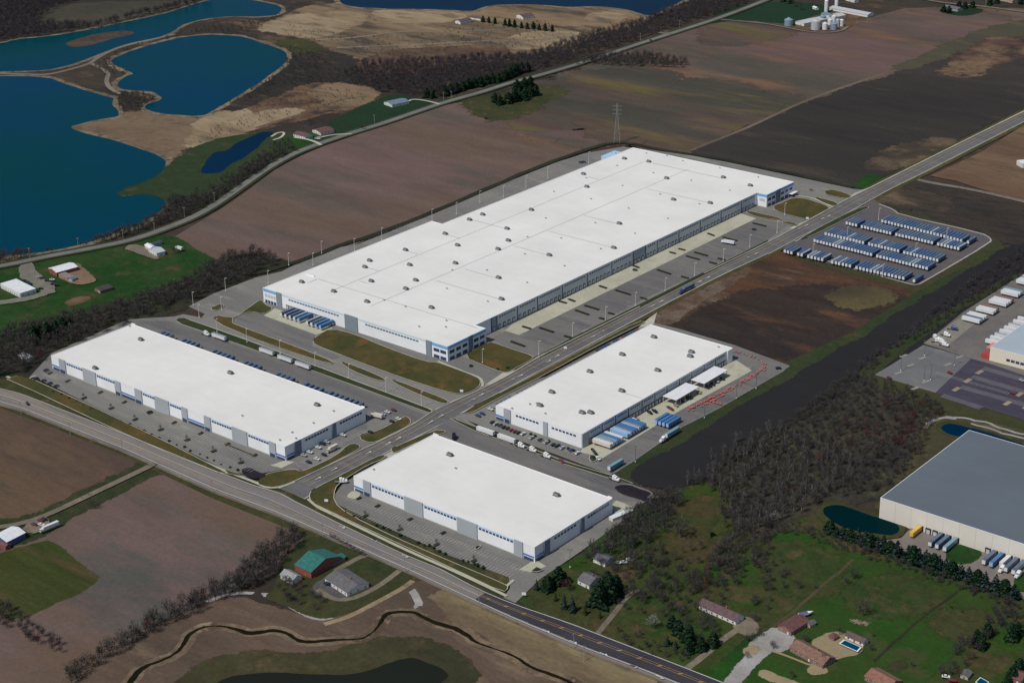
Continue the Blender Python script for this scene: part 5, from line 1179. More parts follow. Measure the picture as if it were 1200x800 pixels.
# trailers and tractors in the shared court
for i, (u, v) in enumerate([(559.5, 503.5), (584, 512.5)]):
    p = G(u, v+1, Z0); trailer('white', p.x, p.y, -PI/2, 'white trailer in the court facing the canopied warehouse, %s from the boulevard' % nth(i+1), 'white trailers in the shared court')
for i, (u, v, l) in enumerate([(610.5, 523.5, 'white tractor just ahead of the two white trailers'), (624, 528.5, 'second white tractor in the court, between two others'), (640.5, 535.5, 'white tractor in the court beside a dark red pickup'), (721, 562.5, 'white tractor alone at the far corner of the court')]):
    tractor('w', u, v, PI/2, l)
trailer('white', G(532, 511, Z0).x, G(532, 511, Z0).y, PI*0.5, 'white trailer by the left end of the smallest warehouse court', 'white trailers in the shared court') if False else None
tractor('k', 532, 513, PI*0.2, 'dark tractor behind the smallest warehouse near the boulevard')
tractor('w', 401, 565, PI*0.75, 'white truck at the left end of the smallest warehouse')
# boulevard truck and apron truck
p = G(800.5, 342.5, Z0); trailer('greyblue', p.x, p.y, 0, 'blue box trailer driving along the boulevard', 'lorry on the boulevard'); tractor('b', 799, 343.3, 0, 'dark tractor pulling the blue trailer along the boulevard')
# grey warehouse yard
for i, (ty, u, v, l) in enumerate([('yel', 1070, 625, 'yellow trailer at the left dock of the grey warehouse'), ('greyblue', 1091, 636, 'dark-roofed trailer, first of three left of the grass island'), ('greyblue', 1099, 639, 'dark-roofed trailer, second of three left of the grass island'), ('teal', 1107.5, 642, 'trailer nearest the grass island on its left'),
                                 ('dgrey', 1155, 658, 'dark grey trailer, first right of the grass island'), ('vb', 1163.5, 661.5, 'blue trailer, second right of the grass island'), ('white', 1176, 662, 'short white trailer behind a white cab at the grey warehouse'), ('dgrey', 1180, 667, 'grey trailer, fourth right of the grass island'), ('dgrey', 1196, 666, 'dark trailer docked at the right edge of the grey warehouse')]):
    x = Xe({0: 1079, 1: 1104, 2: 1112, 3: 1121, 4: 1166.5, 5: 1175, 6: 1183.5, 7: 1192, 8: 1201}[i])
    L = 16.0 if ty not in ('yel', 'white') else 12.0
    trailer(ty, x, hy-1.2-L, 0, l, 'trailers at the grey warehouse', L)
tractor('w', 1174, 668.5, 0, 'white cab in front of the short white trailer')
tractor('w', 1193, 675, 0, 'white cab at the right edge of the grey warehouse yard')
# eastern terminal yard
k = 0
for j, (u, v, n, tys) in enumerate([(1127.5, 375, 4, ['white', 'dgrey', 'white', 'white']), (1144, 364.5, 3, ['white', 'white', 'brown']), (1159, 355.5, 4, ['white', 'white', 'white', 'brown']), (1173, 344.5, 3, ['white', 'white', 'teal']), (1191, 332, 6, ['white', 'white', 'wg', 'white', 'white', 'white'])]):
    A = G(u, v, Z0)
    for i in range(n):
        k += 1
        trailer(tys[i], A.x, A.y+i*4.2, -PI/2, '%s trailer in the line beside the dark basin, %s from its near end' % (TNAME[tys[i]], nth(k)), 'trailers in the eastern yard')
for i in range(8):
    ty = ['white', 'white', 'wg', 'white', 'white', 'wg', 'white', 'white'][i]
    trailer(ty, ax-17.2, ay+29+i*8.6, -PI/2, 'white trailer docked at the trucking terminal, %s from its near corner' % nth(i+1), 'trailers at the terminal docks')
tractor('w', 1109, 393.5, PI/2, 'white tractor in the eastern yard beside a blue one'); tractor('b', 1117, 386, PI*0.6, 'dark blue tractor in the eastern yard near the trailer line')
for i, (u, v) in enumerate([(1096, 397), (1104, 402), (1107, 405), (1101, 400), (1098, 400.5)]):
    tractor('w', u, v, PI*(0.3+0.1*i), 'white tractor in the huddle left of the terminal yard, %s from the left' % nth(i+1))
# tan box truck on the parking strip, motorhome etc.
def box_truck(name, mat, label, u, v, rz, L=8.0, cat='truck'):
    p = G(u, v, Z0); r = empty(name, (p.x, p.y, Z0), rz); tag(r, label, cat)
    MB().box(-1.25, 1.25, 0, L, 1.0, 3.4).build('box_body', mat, r)
    m = MB(); m.prism([(-1.1, 0.5), (1.1, 0.5), (1.1, 1.8), (0.9, 2.5), (-0.9, 2.5), (-1.1, 1.8)], -2.2, -0.1); m.build('cab', mat, r)
    MB().box(-0.95, 0.95, -2.25, -2.21, 1.5, 2.3).build('windscreen', P_GLASS, r)
    for s in (-1, 1):
        wheel(r, s, -1.3, _wheel); wheel(r, s, L-2, _wheel)
    return r
box_truck('box_truck', TR_CREAM, 'cream box truck parked on the strip beside the boulevard', 386, 529, 0, 8)
box_truck('box_truck', TR_WHITE, 'white box truck parked far down the big truck lot', 848, 284.5, -PI*0.45, 11)
box_truck('motorhome', TR_WHITE, 'long white motorhome parked by the farm drive', 50.5, 622.5, -0.08, 12, 'motorhome')
box_truck('box_truck', TR_WHITE, 'small white truck at the edge of the ploughed field', 208, 292, -PI*0.5, 7)
box_truck('box_truck', TR_CREAM, 'cream container truck at the end of the left warehouse court', 438, 488, -PI*0.45, 8)
# cars
COLS = {'k': C_BLACK, 'w': C_WHITE, 's': C_SILV, 'r': C_RED, 'b': C_BLUE, 't': C_TAN}
CN = {'k': 'black', 'w': 'white', 's': 'silver', 'r': 'dark red', 'b': 'dark blue', 't': 'tan'}
def cars(lst, rz, where, group, kind='car'):
    n = 0
    for q in lst:
        u, v, c = q[:3]; n += 1
        p = G(u, v, Z0)
        put(kind, c, lambda: make_car(COLS[c], kind), (p.x, p.y, Z0), rz+rt.uniform(-0.04, 0.04), '%s %s %s, %s from the left' % (CN[c], 'car' if kind == 'car' else 'pickup', where, nth(n)), group, 'car' if kind == 'car' else 'pickup')
cars([(42.5, 444, 'k'), (51, 446.5, 'k'), (54, 434, 'k'), (58.5, 449.5, 'k'), (66, 452.5, 'k'), (175, 483, 'k'), (280, 512, 's')], PI/2, 'before the long left warehouse', 'cars before the long left warehouse')
cars([(361.5, 541.5, 'k'), (371.5, 538, 'w'), (379.5, 533, 'k'), (434, 506.5, 'k'), (459, 494, 'k'), (467, 491, 'w')], 0, 'in the bays beside the boulevard', 'cars beside the boulevard')
cars([(356, 533.5, 's'), (363, 530, 'w'), (373, 524.5, 'w'), (378, 520, 'k'), (383, 518, 's'), (402, 510, 'w'), (449, 485.5, 's'), (454, 483, 'w'), (461, 480.5, 'r')], 0.1, 'near the left warehouse end wall', 'cars along the left warehouse end wall')
lst = []
for i in range(22):
    u = 560+i*4.9; v = 486-i*2.5+1.2
    if i in (2, 9, 15): continue
    lst.append((u, v, rt.choice('kkkbrwskkb')))
cars(lst[:19], 0, 'in the bays facing the boulevard lawn', 'cars facing the boulevard lawn')
lst = []
for i in range(15):
    if i in (5, 8): continue
    lst.append((701+i*3.4, 411.5-i*1.72, rt.choice('kkbbkr')))
cars(lst, 0, 'farther along beside the canopied warehouse', 'cars beside the canopied warehouse rear')
cars([(577, 495, 'k'), (581, 497, 's'), (586, 498.5, 'k'), (590, 500.5, 'k'), (594.5, 502, 'k'), (599, 504, 'r'), (603, 505.5, 'r'), (607, 507, 'k'), (613, 508.5, 'w'), (623, 513, 's'), (633, 515.5, 'k'), (640, 518.5, 's'), (648, 521, 'k'), (652, 522.5, 'k'), (659, 525, 's'), (669, 527.5, 'b'), (677, 531, 'w')], PI/2, 'before the canopied warehouse', 'cars before the canopied warehouse')
cars([(786.5, 479.5, 'r'), (784, 478, 'r'), (792, 475, 't'), (799, 470, 'k'), (800.5, 469, 's'), (806.5, 466.5, 'k'), (809, 465.5, 'k'), (819, 460, 't'), (828.5, 454, 'k'), (831.5, 452.5, 'k'), (835, 450.5, 'k'), (840, 447, 's'), (846.5, 444, 'k')], -0.3, 'in the line past the canopies', 'cars past the canopies')
cars([(912, 431.5, 'k')], 0.8, 'alone in the far corner of the canopied yard', 'lone yard car')
cars([(658, 541, 'r'), (761, 483.5, 'k'), (767, 482, 'k')], -0.35, 'in the truck courts', 'pickups in the courts', 'pickup')
cars([(701, 537.5, 'w'), (697, 531, 'k'), (695, 528.5, 'k')], -0.6, 'near the docked trailers', 'vehicles near the docked trailers', 'pickup')
cars([(32, 473, 'k'), (762.5, 47.5, 'k')], -0.45, 'driving on a county road', 'cars on the roads')
cars([(744, 316.5, 'k'), (883.5, 269, 'k'), (680.5, 190.5, 'k'), (684, 190, 'k'), (883, 241, 'k')], 0.5, 'around the largest warehouse', 'cars around the largest warehouse')
cars([(1042, 443, 'r'), (1113, 437, 'r'), (1187, 461, 'r'), (1197, 446, 's')], -0.3, 'in the terminal car park', 'cars in the terminal car park')
cars([(40, 614.5, 'r'), (47.5, 610, 'r'), (51.5, 608.5, 'k'), (48.5, 615, 'w')], 0.3, 'at the farm drive', 'cars at the farm drive')
cars([(28, 329, 'k'), (32, 331, 'k'), (35, 333, 'k'), (47.5, 338.5, 'k'), (46, 325, 's'), (49, 326, 'k'), (55, 329, 'k'), (61, 328, 'w'), (62, 333, 'k'), (66, 334, 'k')], 0.8, 'at the white clinic by the lake', 'cars at the clinic')
cars([(383.5, 684, 'k'), (724, 659.5, 'w'), (731, 659, 's'), (738, 656, 'w'), (1116, 797.5, 'r'), (1108.5, 793, 'w'), (373, 163, 'w')], 0.4, 'parked by a house', 'cars parked by houses')

# ------------------------------------------------------------------ light poles, utility poles, pylon
POLE = pm('pole_white', (0.62, 0.62, 0.60), 0.5, 0.05, raw=True); WOOD = pm('pole_wood', (0.28, 0.26, 0.23), 0.8, 0.1, raw=True); POLED = pm('pole_dark', (0.10, 0.10, 0.10), 0.6, 0.1, raw=True)
def make_lamp(h=12.5, mat=POLE, arms=(1,)):
    r = empty('light_pole', (0, 0, 0))
    MB().cyl((0, 0, 0), (0, 0, 0.9), 0.38, n=10).build('base', P_CANOPY, r)
    MB().cyl((0, 0, 0.9), (0, 0, h), 0.20, 0.13, n=8).build('pole', mat, r)
    for s in arms:
        a = MB().box(min(0, s*1.2), max(0, s*1.2), -0.07, 0.07, h-0.15, h).build('arm', mat, r)
        MB().box(s*1.2-0.5, s*1.2+0.5, -0.32, 0.32, h-0.2, h+0.05).build('lamp_head', mat, a)
    return r
lamps = [(226.5, 357.5, 'w'), (264.5, 341, 'w'), (233.5, 372, 'w'), (259.7, 363, 'w'), (254.5, 389, 'w'), (289.5, 401, 'w'), (328.5, 414.5, 'w'), (369.5, 429, 'w'), (409, 443, 'w'), (452.5, 459, 'w'), (494, 475.5, 'w'), (565.5, 425, 'w'),
         (338.5, 311, 'w'), (377, 297, 'w'), (415.5, 294, 'w'), (447.5, 281, 'w'), (506.5, 259, 'w'), (535, 251, 'w'), (590, 231, 'w'), (314.5, 332, 'w'), (367, 311, 'w'), (562.5, 237.5, 'w'), (616.5, 219, 'w'), (642, 209, 'w'), (690, 191, 'w'),
         (779.5, 341, 'w'), (744.5, 358, 'w'), (814, 323, 'w'), (847.5, 306, 'w'), (878.5, 289.5, 'w'), (709.5, 375, 'w'), (671, 394, 'w'), (631.5, 415.5, 'w'), (919.5, 252, 'w'), (910.5, 273, 'w')]
for i, (u, v, c) in enumerate(sorted(lamps, key=lambda q: q[0])):
    p = G(u, v, Z0)
    put('lamp', c, lambda: make_lamp(), (p.x, p.y, Z0), 0.3, 'white light pole of the big warehouse lots, %s from the left' % nth(i+1), 'white light poles of the warehouse lots', 'light pole')
for i, (u, v) in enumerate([(952.5, 300.5), (992.5, 280), (1029.5, 258), (1034, 324.5), (1072.5, 299.5), (1109, 281.5)]):
    p = G(u, v, Z0); put('lamp', 'w', None, (p.x, p.y, Z0), 0.3, 'light pole among the depot trailers, %s from the left' % nth(i+1), 'light poles of the depot', 'light pole')
for i, (u, v) in enumerate([(744.5, 541), (825.5, 489.5), (863, 466.5), (668, 664.5), (886, 455)]):
    p = G(u, v, Z0)
    if 'lampk' not in PROTO: PROTO['lampk'] = make_lamp(13, POLED, (-1, 1)); r = PROTO['lampk']; r.location = (p.x, p.y, Z0); tag(r, 'dark light pole at the yard edge, %s from the left' % nth(2), 'light pole', 'dark light poles')
    else: dup(PROTO['lampk'], (p.x, p.y, Z0), 0.4, 'dark light pole at the yard edge, %s from the left' % nth((2, 3, 4, 1, 5)[i]), 'dark light poles', 'light pole')
for i, (u, v) in enumerate([(1055.5, 434), (1083.5, 416.5), (1083, 446), (1090.5, 445), (1118.5, 428)]):
    p = G(u, v, Z0); dup(PROTO['lampk'], (p.x, p.y, Z0), 0.4, 'dark light pole in the empty lot by the terminal, %s from the left' % nth((1, 2, 3, 4, 5)[i]), 'light poles of the empty lot', 'light pole')
def make_upole(h=11):
    r = empty('utility_pole', (0, 0, 0))
    MB().cyl((0, 0, -0.5), (0, 0, h), 0.2, 0.14, n=8).build('pole', WOOD, r)
    MB().box(-1.2, 1.2, -0.08, 0.08, h-0.9, h-0.7).build('crossarm', WOOD, r)
    for s in (-1.1, 0, 1.1): MB().cyl((s, 0, h-0.7), (s, 0, h-0.45), 0.09, n=6).build('insulator', P_CANOPY, r)
    return r
for i, (u, v) in enumerate([(25, 486), (82.5, 510), (143.5, 529.5), (249, 578), (378.5, 629), (475, 671), (561.5, 711), (672.5, 760), (684.5, 775)]):
    p = G(u, v, 0.3); put('up', '', make_upole, (p.x, p.y, 0.3), PI/2, 'wooden utility pole along the near county road, %s from the left' % nth(i+1), 'utility poles on the near road', 'utility pole')
for i, (u, v) in enumerate([(35, 303), (92, 291), (144.5, 281.5), (181.5, 273), (216.5, 255), (251.5, 237), (439, 145), (520, 118), (529, 117), (672.5, 68), (750.5, 48), (796.5, 33), (1155, 9)]):
    p = G(u, v, 0.3); put('up', '', make_upole, (p.x, p.y, 0.3), 0.6, 'utility pole along the far county road, %s from the left' % nth(i+1), 'utility poles on the far road', 'utility pole')
p = G(723, 168, 0.3)
r = empty('transmission_tower', (p.x, p.y, 0.3), 0.5); tag(r, 'tall steel lattice transmission tower behind the largest warehouse', 'pylon')
H = 46.0
def half(z): return 3.6-(3.6-0.9)*min(1, z/34) if z < 34 else 0.9-0.4*(z-34)/12
lev = [0, 6, 12, 17, 22, 26, 30, 34, 37, 40, 43, 46]
for a in ((1, 1), (1, -1), (-1, -1), (-1, 1)):
    m = MB()
    for z0, z1 in zip(lev[:-1], lev[1:]): m.cyl((a[0]*half(z0), a[1]*half(z0), z0), (a[0]*half(z1), a[1]*half(z1), z1), 0.11, n=5)
    m.build('corner_leg', STEEL, r)
m = MB()
cs = [(1, 1), (1, -1), (-1, -1), (-1, 1)]
for z0, z1 in zip(lev[:-1], lev[1:]):
    for i in range(4):
        a, b = cs[i], cs[(i+1) % 4]
        m.cyl((a[0]*half(z0), a[1]*half(z0), z0), (b[0]*half(z1), b[1]*half(z1), z1), 0.045, n=4)
        m.cyl((b[0]*half(z0), b[1]*half(z0), z0), (a[0]*half(z1), a[1]*half(z1), z1), 0.045, n=4)
        m.cyl((a[0]*half(z1), a[1]*half(z1), z1), (b[0]*half(z1), b[1]*half(z1), z1), 0.045, n=4)
m.build('lattice_bracing', STEEL, r)
for z in (34, 38.5, 43):
    m = MB()
    for s in (-1, 1):
        for yy in (-0.6, 0.6): m.cyl((0, yy, z+1), (s*5.5, 0, z), 0.06, n=4); m.cyl((0, yy, z-0.5), (s*5.5, 0, z), 0.06, n=4)
    m.build('crossarm', STEEL, r)

# ------------------------------------------------------------------ houses and farm buildings
W_W = pm('siding_white', (0.62, 0.61, 0.58), 0.7, 0.08, raw=True); W_B = pm('brick_wall', (0.22, 0.13, 0.10), 0.8, 0.15, raw=True); W_T = pm('siding_tan', (0.40, 0.33, 0.25), 0.8, 0.1, raw=True)
W_R = pm('barn_red', (0.24, 0.06, 0.05), 0.7, 0.1, raw=True); W_G = pm('siding_grey', (0.33, 0.34, 0.35), 0.7, 0.1, raw=True); W_BL = pm('siding_blue', (0.06, 0.09, 0.22), 0.7, 0.1, raw=True)
def roofm(name, c): return pm(name, c, 0.8, 0.12 if min(c) > 0.4 else 0.3, 0.5, raw=True)
RF_P = roofm('shingle_purple_brown', (0.105, 0.062, 0.066)); RF_B = roofm('shingle_brown', (0.19, 0.105, 0.075)); RF_G = roofm('shingle_grey', (0.115, 0.11, 0.115)); RF_W = roofm('metal_white', (0.66, 0.68, 0.70))
RF_T = roofm('metal_green', (0.018, 0.13, 0.115)); RF_O = roofm('shingle_orange', (0.22, 0.105, 0.07)); RF_BL = roofm('metal_blue_grey', (0.14, 0.19, 0.24)); RF_D = roofm('shingle_dark_red', (0.13, 0.055, 0.05)); RF_TE = roofm('roof_dark_teal', (0.03, 0.07, 0.08))
def building(name, label, cat, N_, L_, R_, h, roof, wm, rm, rise=1.8, wins=True, door=True, chimney=False, depth=None, eave=0.45, group=None):
    n, l, rr = G(*N_, 0.3), G(*L_, 0.3), G(*R_, 0.3)
    ux = n-l; Lx = ux.length; ux.normalize(); uy = Vector((-ux.y, ux.x)); dy = depth or max(2.5, (rr-n).dot(uy))
    root = empty(name, (l.x, l.y, 0.25), math.atan2(ux.y, ux.x)); tag(root, label, cat, group)
    m = MB(); m.box(0, Lx, 0, dy, 0, h)
    if roof == 'gx': m.add([(0, 0, h), (0, dy, h), (0, dy/2, h+rise), (Lx, 0, h), (Lx, dy, h), (Lx, dy/2, h+rise)], [(0, 2, 1), (3, 4, 5)])
    if roof == 'gy': m.add([(0, 0, h), (Lx, 0, h), (Lx/2, 0, h+rise), (0, dy, h), (Lx, dy, h), (Lx/2, dy, h+rise)], [(0, 1, 2), (3, 5, 4)])
    m.build('wall', wm, root)
    e = eave; q = MB(); t = 0.18
    if roof == 'flat': q.box(-0.15, Lx+0.15, -0.15, dy+0.15, h+0.01, h+0.4)
    elif roof == 'gx':
        k = e*rise/(dy/2)
        top = [(-e, -e, h-k+t), (Lx+e, -e, h-k+t), (Lx+e, dy/2, h+rise+t), (-e, dy/2, h+rise+t), (-e, dy+e, h-k+t), (Lx+e, dy+e, h-k+t)]
        bot = [(x, y, z-t+0.01) for x, y, z in top]
        q.add(top+bot, [(0, 1, 2, 3), (3, 2, 5, 4), (7, 6, 9, 8), (8, 9, 10, 11), (0, 6, 7, 1), (4, 5, 11, 10), (0, 3, 9, 6), (3, 4, 10, 9), (1, 7, 8, 2), (2, 8, 11, 5)])
    elif roof == 'gy':
        k = e*rise/(Lx/2)
        top = [(-e, -e, h-k+t), (-e, dy+e, h-k+t), (Lx/2, dy+e, h+rise+t), (Lx/2, -e, h+rise+t), (Lx+e, dy+e, h-k+t), (Lx+e, -e, h-k+t)]
        bot = [(x, y, z-t+0.01) for x, y, z in top]
        q.add(top+bot, [(0, 3, 2, 1), (3, 5, 4, 2), (7, 8, 9, 6), (8, 10, 11, 9), (0, 1, 7, 6), (4, 5, 11, 10), (0, 6, 9, 3), (3, 9, 11, 5), (1, 2, 8, 7), (2, 4, 10, 8)])
    elif roof == 'hip':
        hd = min(dy, Lx)/2
        q.add([(-e, -e, h), (Lx+e, -e, h), (Lx+e, dy+e, h), (-e, dy+e, h), (hd, dy/2, h+rise), (Lx-hd, dy/2, h+rise)], [(0, 1, 5, 4), (1, 2, 5), (2, 3, 4, 5), (3, 0, 4), (3, 2, 1, 0)])
    ro = q.build('roof', rm, root)
    if chimney: MB().box(Lx*0.6, Lx*0.6+0.9, dy*0.55, dy*0.55+0.9, h+rise*0.4, h+rise+1.0).build('chimney', W_B, ro)
    if wins:
        nn = max(1, int(Lx/3.6))
        for i in range(nn):
            if i == nn//2 and door: continue
            cx = (i+0.5)*Lx/nn
            f = MB().box(cx-0.7, cx+0.7, -0.08, -0.01, 0.9, 2.2).build('window', P_CANOPY, root); MB().box(cx-0.58, cx+0.58, -0.11, -0.085, 1.0, 2.1).build('pane', P_GLASS, f)
        for i in range(max(1, int(dy/4.5))):
            cy = (i+0.5)*dy/max(1, int(dy/4.5))
            f = MB().box(Lx+0.01, Lx+0.08, cy-0.6, cy+0.6, 0.9, 2.2).build('window', P_CANOPY, root); MB().box(Lx+0.085, Lx+0.11, cy-0.5, cy+0.5, 1.0, 2.1).build('pane', P_GLASS, f)
    if door:
        cx = (max(1, int(Lx/3.6))//2+0.5)*Lx/max(1, int(Lx/3.6))
        MB().box(cx-0.55, cx+0.55, -0.1, -0.01, 0, 2.1).build('door', W_B if wm is not W_B else W_W, root)
    return root
B = building
B('office_building', 'low white flat-roofed clinic with a pale roof beside the lake road', 'building', (24, 349), (1, 337.5), (42, 343), 4.2, 'flat', W_W, RF_W)
B('barn', 'red barn with a white metal roof beside the lake road', 'barn', (67, 324.5), (57.5, 319.5), (90, 317), 4.4, 'gy', W_R, RF_W, 1.6, False, True)
B('shed', 'brown-roofed shed joined to the red barn', 'shed', (79.5, 330), (69, 325), (86, 327), 3.2, 'flat', pm('shed_brown', (0.30, 0.2, 0.16), raw=True), roofm('shed_roof', (0.24, 0.19, 0.17)), 1, False, True, depth=7)
B('silo_shed', 'small grey domed shed in the red barn yard', 'shed', (85, 331), (80, 330), (89, 330), 3, 'gy', W_G, RF_BL, 1.2, False, False, depth=6)
B('shed', 'long dark brown shed alone in the green pasture', 'shed', (118, 344), (111, 340.5), (131, 339), 2.6, 'gy', W_B, roofm('dark_roof', (0.05, 0.04, 0.04)), 1.1, False, True)
B('farmhouse', 'white farmhouse with grey roof beside the ploughed field', 'house', (184, 301.5), (174.5, 296.5), (193, 298.5), 4.2, 'gy', W_W, roofm('roof_pale', (0.42, 0.46, 0.50)), 1.6)
B('farmhouse_wing', 'white front wing beside the white farmhouse drive', 'house', (176, 295.5), (170, 291.5), (180, 292), 4.0, 'gx', W_W, RF_W, 1.2, depth=6)
B('shed', 'dark teal-roofed shed behind the white farmhouse', 'shed', (180, 290.5), (175, 289), (191, 287), 3, 'gy', W_G, RF_TE, 1.2, False)
B('house', 'white house with purple-brown roof on the lake lawn, left of its neighbour', 'house', (357.5, 163.5), (344, 160), (364, 160), 3.2, 'gx', W_W, RF_P, 1.8, chimney=True, depth=12)
B('house', 'white house with dark red roof on the lake lawn, right of its neighbour', 'house', (376, 159), (366, 155), (388, 154), 3.2, 'gy', W_W, RF_D, 1.8, chimney=True)
B('house', 'white ranch house with blue-grey roof alone on the dark green lawn', 'house', (459.5, 126), (450, 122.5), (476, 120.5), 3.2, 'gy', W_W, RF_BL, 1.6)
B('shed', 'white-ended dark shed on the sand flat by the far lake', 'shed', (539.5, 29), (533.5, 27.5), (552, 26), 4, 'gy', W_W, RF_P, 1.6, False)
B('shed', 'long low white shed on the sand flat', 'shed', (563, 24.5), (550, 22.5), (566, 23), 3, 'gx', W_W, RF_P, 1.2, False, depth=8)
B('house', 'white house with purple roof behind the dark pines by the far lake', 'house', (613, 23.5), (605, 21), (625, 21), 4, 'gy', W_W, RF_P, 2.4)
B('house', 'dark-roofed farmhouse among trees at the top edge', 'house', (1122, 14), (1105, 10.5), (1128, 12.5), 3.5, 'gx', W_G, RF_G, 2, depth=12)
B('house', 'tan-roofed house in trees at the top right corner', 'house', (1186, 4), (1172, 1), (1190, 2), 3.5, 'gx', W_T, roofm('tan_roof', (0.3, 0.22, 0.16)), 2, depth=12)
B('barn', 'long pale shed running beside the grain bins', 'barn', (942, 31), (932, 28.5), (976, 17.5), 4, 'gy', W_W, roofm('roof_grey_metal', (0.45, 0.46, 0.47)), 1.8, False)
B('barn', 'long white-roofed livestock barn right of the tower silos', 'barn', (1016.5, 20.5), (972, 12), (1021, 18.5), 3.5, 'gx', W_W, roofm('roof_grey_metal2', (0.42, 0.43, 0.45)), 1.8, False, False, depth=15)
B('barn', 'low grey barn behind the grain bins', 'barn', (972, 24), (962, 20), (980, 19), 5, 'gx', W_G, RF_BL, 2, False, depth=12)
B('shed', 'small white farm shed at the top edge', 'shed', (1001, 3.5), (991, 1), (1004, 2), 3.5, 'gx', W_W, RF_W, 1.2, False, depth=9)
B('shed', 'tiny white shed on the farm lawn left of the silos', 'shed', (956, 12), (952, 10.5), (958, 11), 3, 'gx', W_W, RF_W, 1.0, False, depth=5)
B('barn', 'blue-walled barn with a bright white metal roof at the left edge', 'barn', (9, 641.5), (-7, 634.5), (31.5, 631), 4.5, 'gy', W_BL, RF_W, 1.8, False)
B('barn', 'red farm shed below the white-roofed barn at the left edge', 'barn', (7, 645), (-8, 638), (10, 643), 3, 'gx', W_R, RF_D, 1, False, depth=4)
B('barn', 'big barn with a green metal roof and red walls near the creek', 'barn', (365, 678), (346, 669), (396, 658), 5.0, 'gx', W_R, RF_T, 4.2, False)
B('barn_annex', 'low green-roofed annex on the right of the big green-roofed barn', 'barn', (381, 669), (374, 665.5), (402, 655), 3.0, 'gy', W_B, RF_T, 1.2, False)
B('shed', 'grey-roofed white shed below the green-roofed barn', 'shed', (343, 685.5), (329, 678), (354, 680), 3.4, 'gx', W_W, roofm('grey_metal', (0.28, 0.29, 0.29)), 2.2, False)
B('house', 'grey-roofed ranch house with white front near the creek', 'house', (407, 699), (381, 682), (431, 687), 3.2, 'gx', W_W, RF_G, 2.4, chimney=True)
B('house', 'white house with grey-purple roof among dark evergreens', 'house', (690.5, 690.5), (677, 684), (705, 682), 3.4, 'gx', W_W, RF_G, 2.6, chimney=True)
B('garage', 'white garage with dark roof beside parked cars in the trees', 'garage', (709, 664.5), (695, 658.5), (721, 658.5), 3.2, 'gx', W_W, roofm('dark_grey_roof', (0.09, 0.09, 0.11)), 1.8, False)
B('house', 'long ranch house with a dark red-brown roof beside the dirt drive', 'house', (862, 732.5), (819, 713.5), (868, 724.5), 3.2, 'gx', W_W, RF_P, 2.6, chimney=True)
B('garage', 'square brown-roofed garage at the end of the pale gravel drive', 'garage', (927, 745.5), (911.5, 738), (944, 731), 3.4, 'gy', W_B, RF_D, 2.2)
B('house', 'brown-roofed brick ranch house beside the pool patio', 'house', (964, 784), (925.5, 763), (975.5, 774), 3.2, 'gx', W_B, RF_B, 2.8, chimney=True)
B('shed', 'small grey shed right of the brown-roofed garage', 'shed', (949, 736), (944, 733), (953, 732), 2.4, 'gy', W_T, RF_G, 1, False, depth=5)
B('pool_house', 'small white pool house with brown roof', 'shed', (1011.5, 757.5), (990.5, 748), (1016, 753), 2.8, 'gx', W_W, RF_P, 1.6)
B('shed', 'plain white shed cut by the right edge above the depot', 'shed', (1198, 197.5), (1191, 193.5), (1206, 193), 5, 'flat', W_W, RF_W, 1, False, False)
B('gazebo', 'small dark brown gazebo on the pool patio', 'gazebo', (977, 751.5), (971, 748.5), (980, 749), 2.4, 'hip', W_B, RF_D, 1.4, False, False, depth=4.5)
B('house', 'orange-brown roofed house cut by the bottom edge', 'house', (1040, 812), (1013, 797), (1052, 800), 3.2, 'gx', W_B, RF_O, 2.6)
B('shed', 'small dark shed near the red car at the bottom edge', 'shed', (1134, 797), (1125, 794), (1138, 791), 2.4, 'gy', W_T, RF_G, 1, False, depth=6)
B('house', 'red-roofed house at the bottom right corner', 'house', (1196, 803), (1180, 797), (1206, 796), 3.2, 'gx', W_B, RF_D, 2.2, depth=10)
B('shed', 'low white shed hidden in the woods left of the warehouses', 'shed', (32, 424), (22, 419), (38, 421), 2.6, 'gx', W_W, RF_W, 1, False, depth=6)
B('shed', 'cream shed beside the smallest warehouse end wall', 'shed', (718, 612), (713.5, 609.5), (738, 600), 2.6, 'flat', W_W, RF_W, 1, False, False)
# swimming pools with coping
def pool(px, label):
    P = [G(*p, Z0) for p in px]; c = sum(P, Vector((0, 0)))/len(P)
    r = empty('swimming_pool', (c.x, c.y, Z0)); tag(r, label, 'pool')
    n = len(P); m = MB()
    o_ = [(p-c)*1.16 for p in P]; i_ = [(p-c) for p in P]
    m.add([(*p, 0.25) for p in o_]+[(*p, 0.25) for p in i_]+[(*p, 0) for p in o_], [(i, (i+1) % n, (i+1) % n+n, i+n) for i in range(n)]+[(i+2*n, (i+1) % n+2*n, (i+1) % n, i) for i in range(n)])
    m.build('coping', P_CANOPY, r)
    w_ = MB(); w_.add([(*p, 0.12) for p in i_], [tuple(range(n))]); w_.build('pool_water', water('pool_water_'+label[:4], (0, 60, 84), (0, 66, 92)), r)
pool([(985, 754), (990, 750), (1008, 758), (1004, 762.5)], 'in-ground swimming pool beside the white pool house')
pool([(1144, 799), (1149, 794), (1158, 799), (1153, 805)], 'blue swimming pool at the bottom edge')
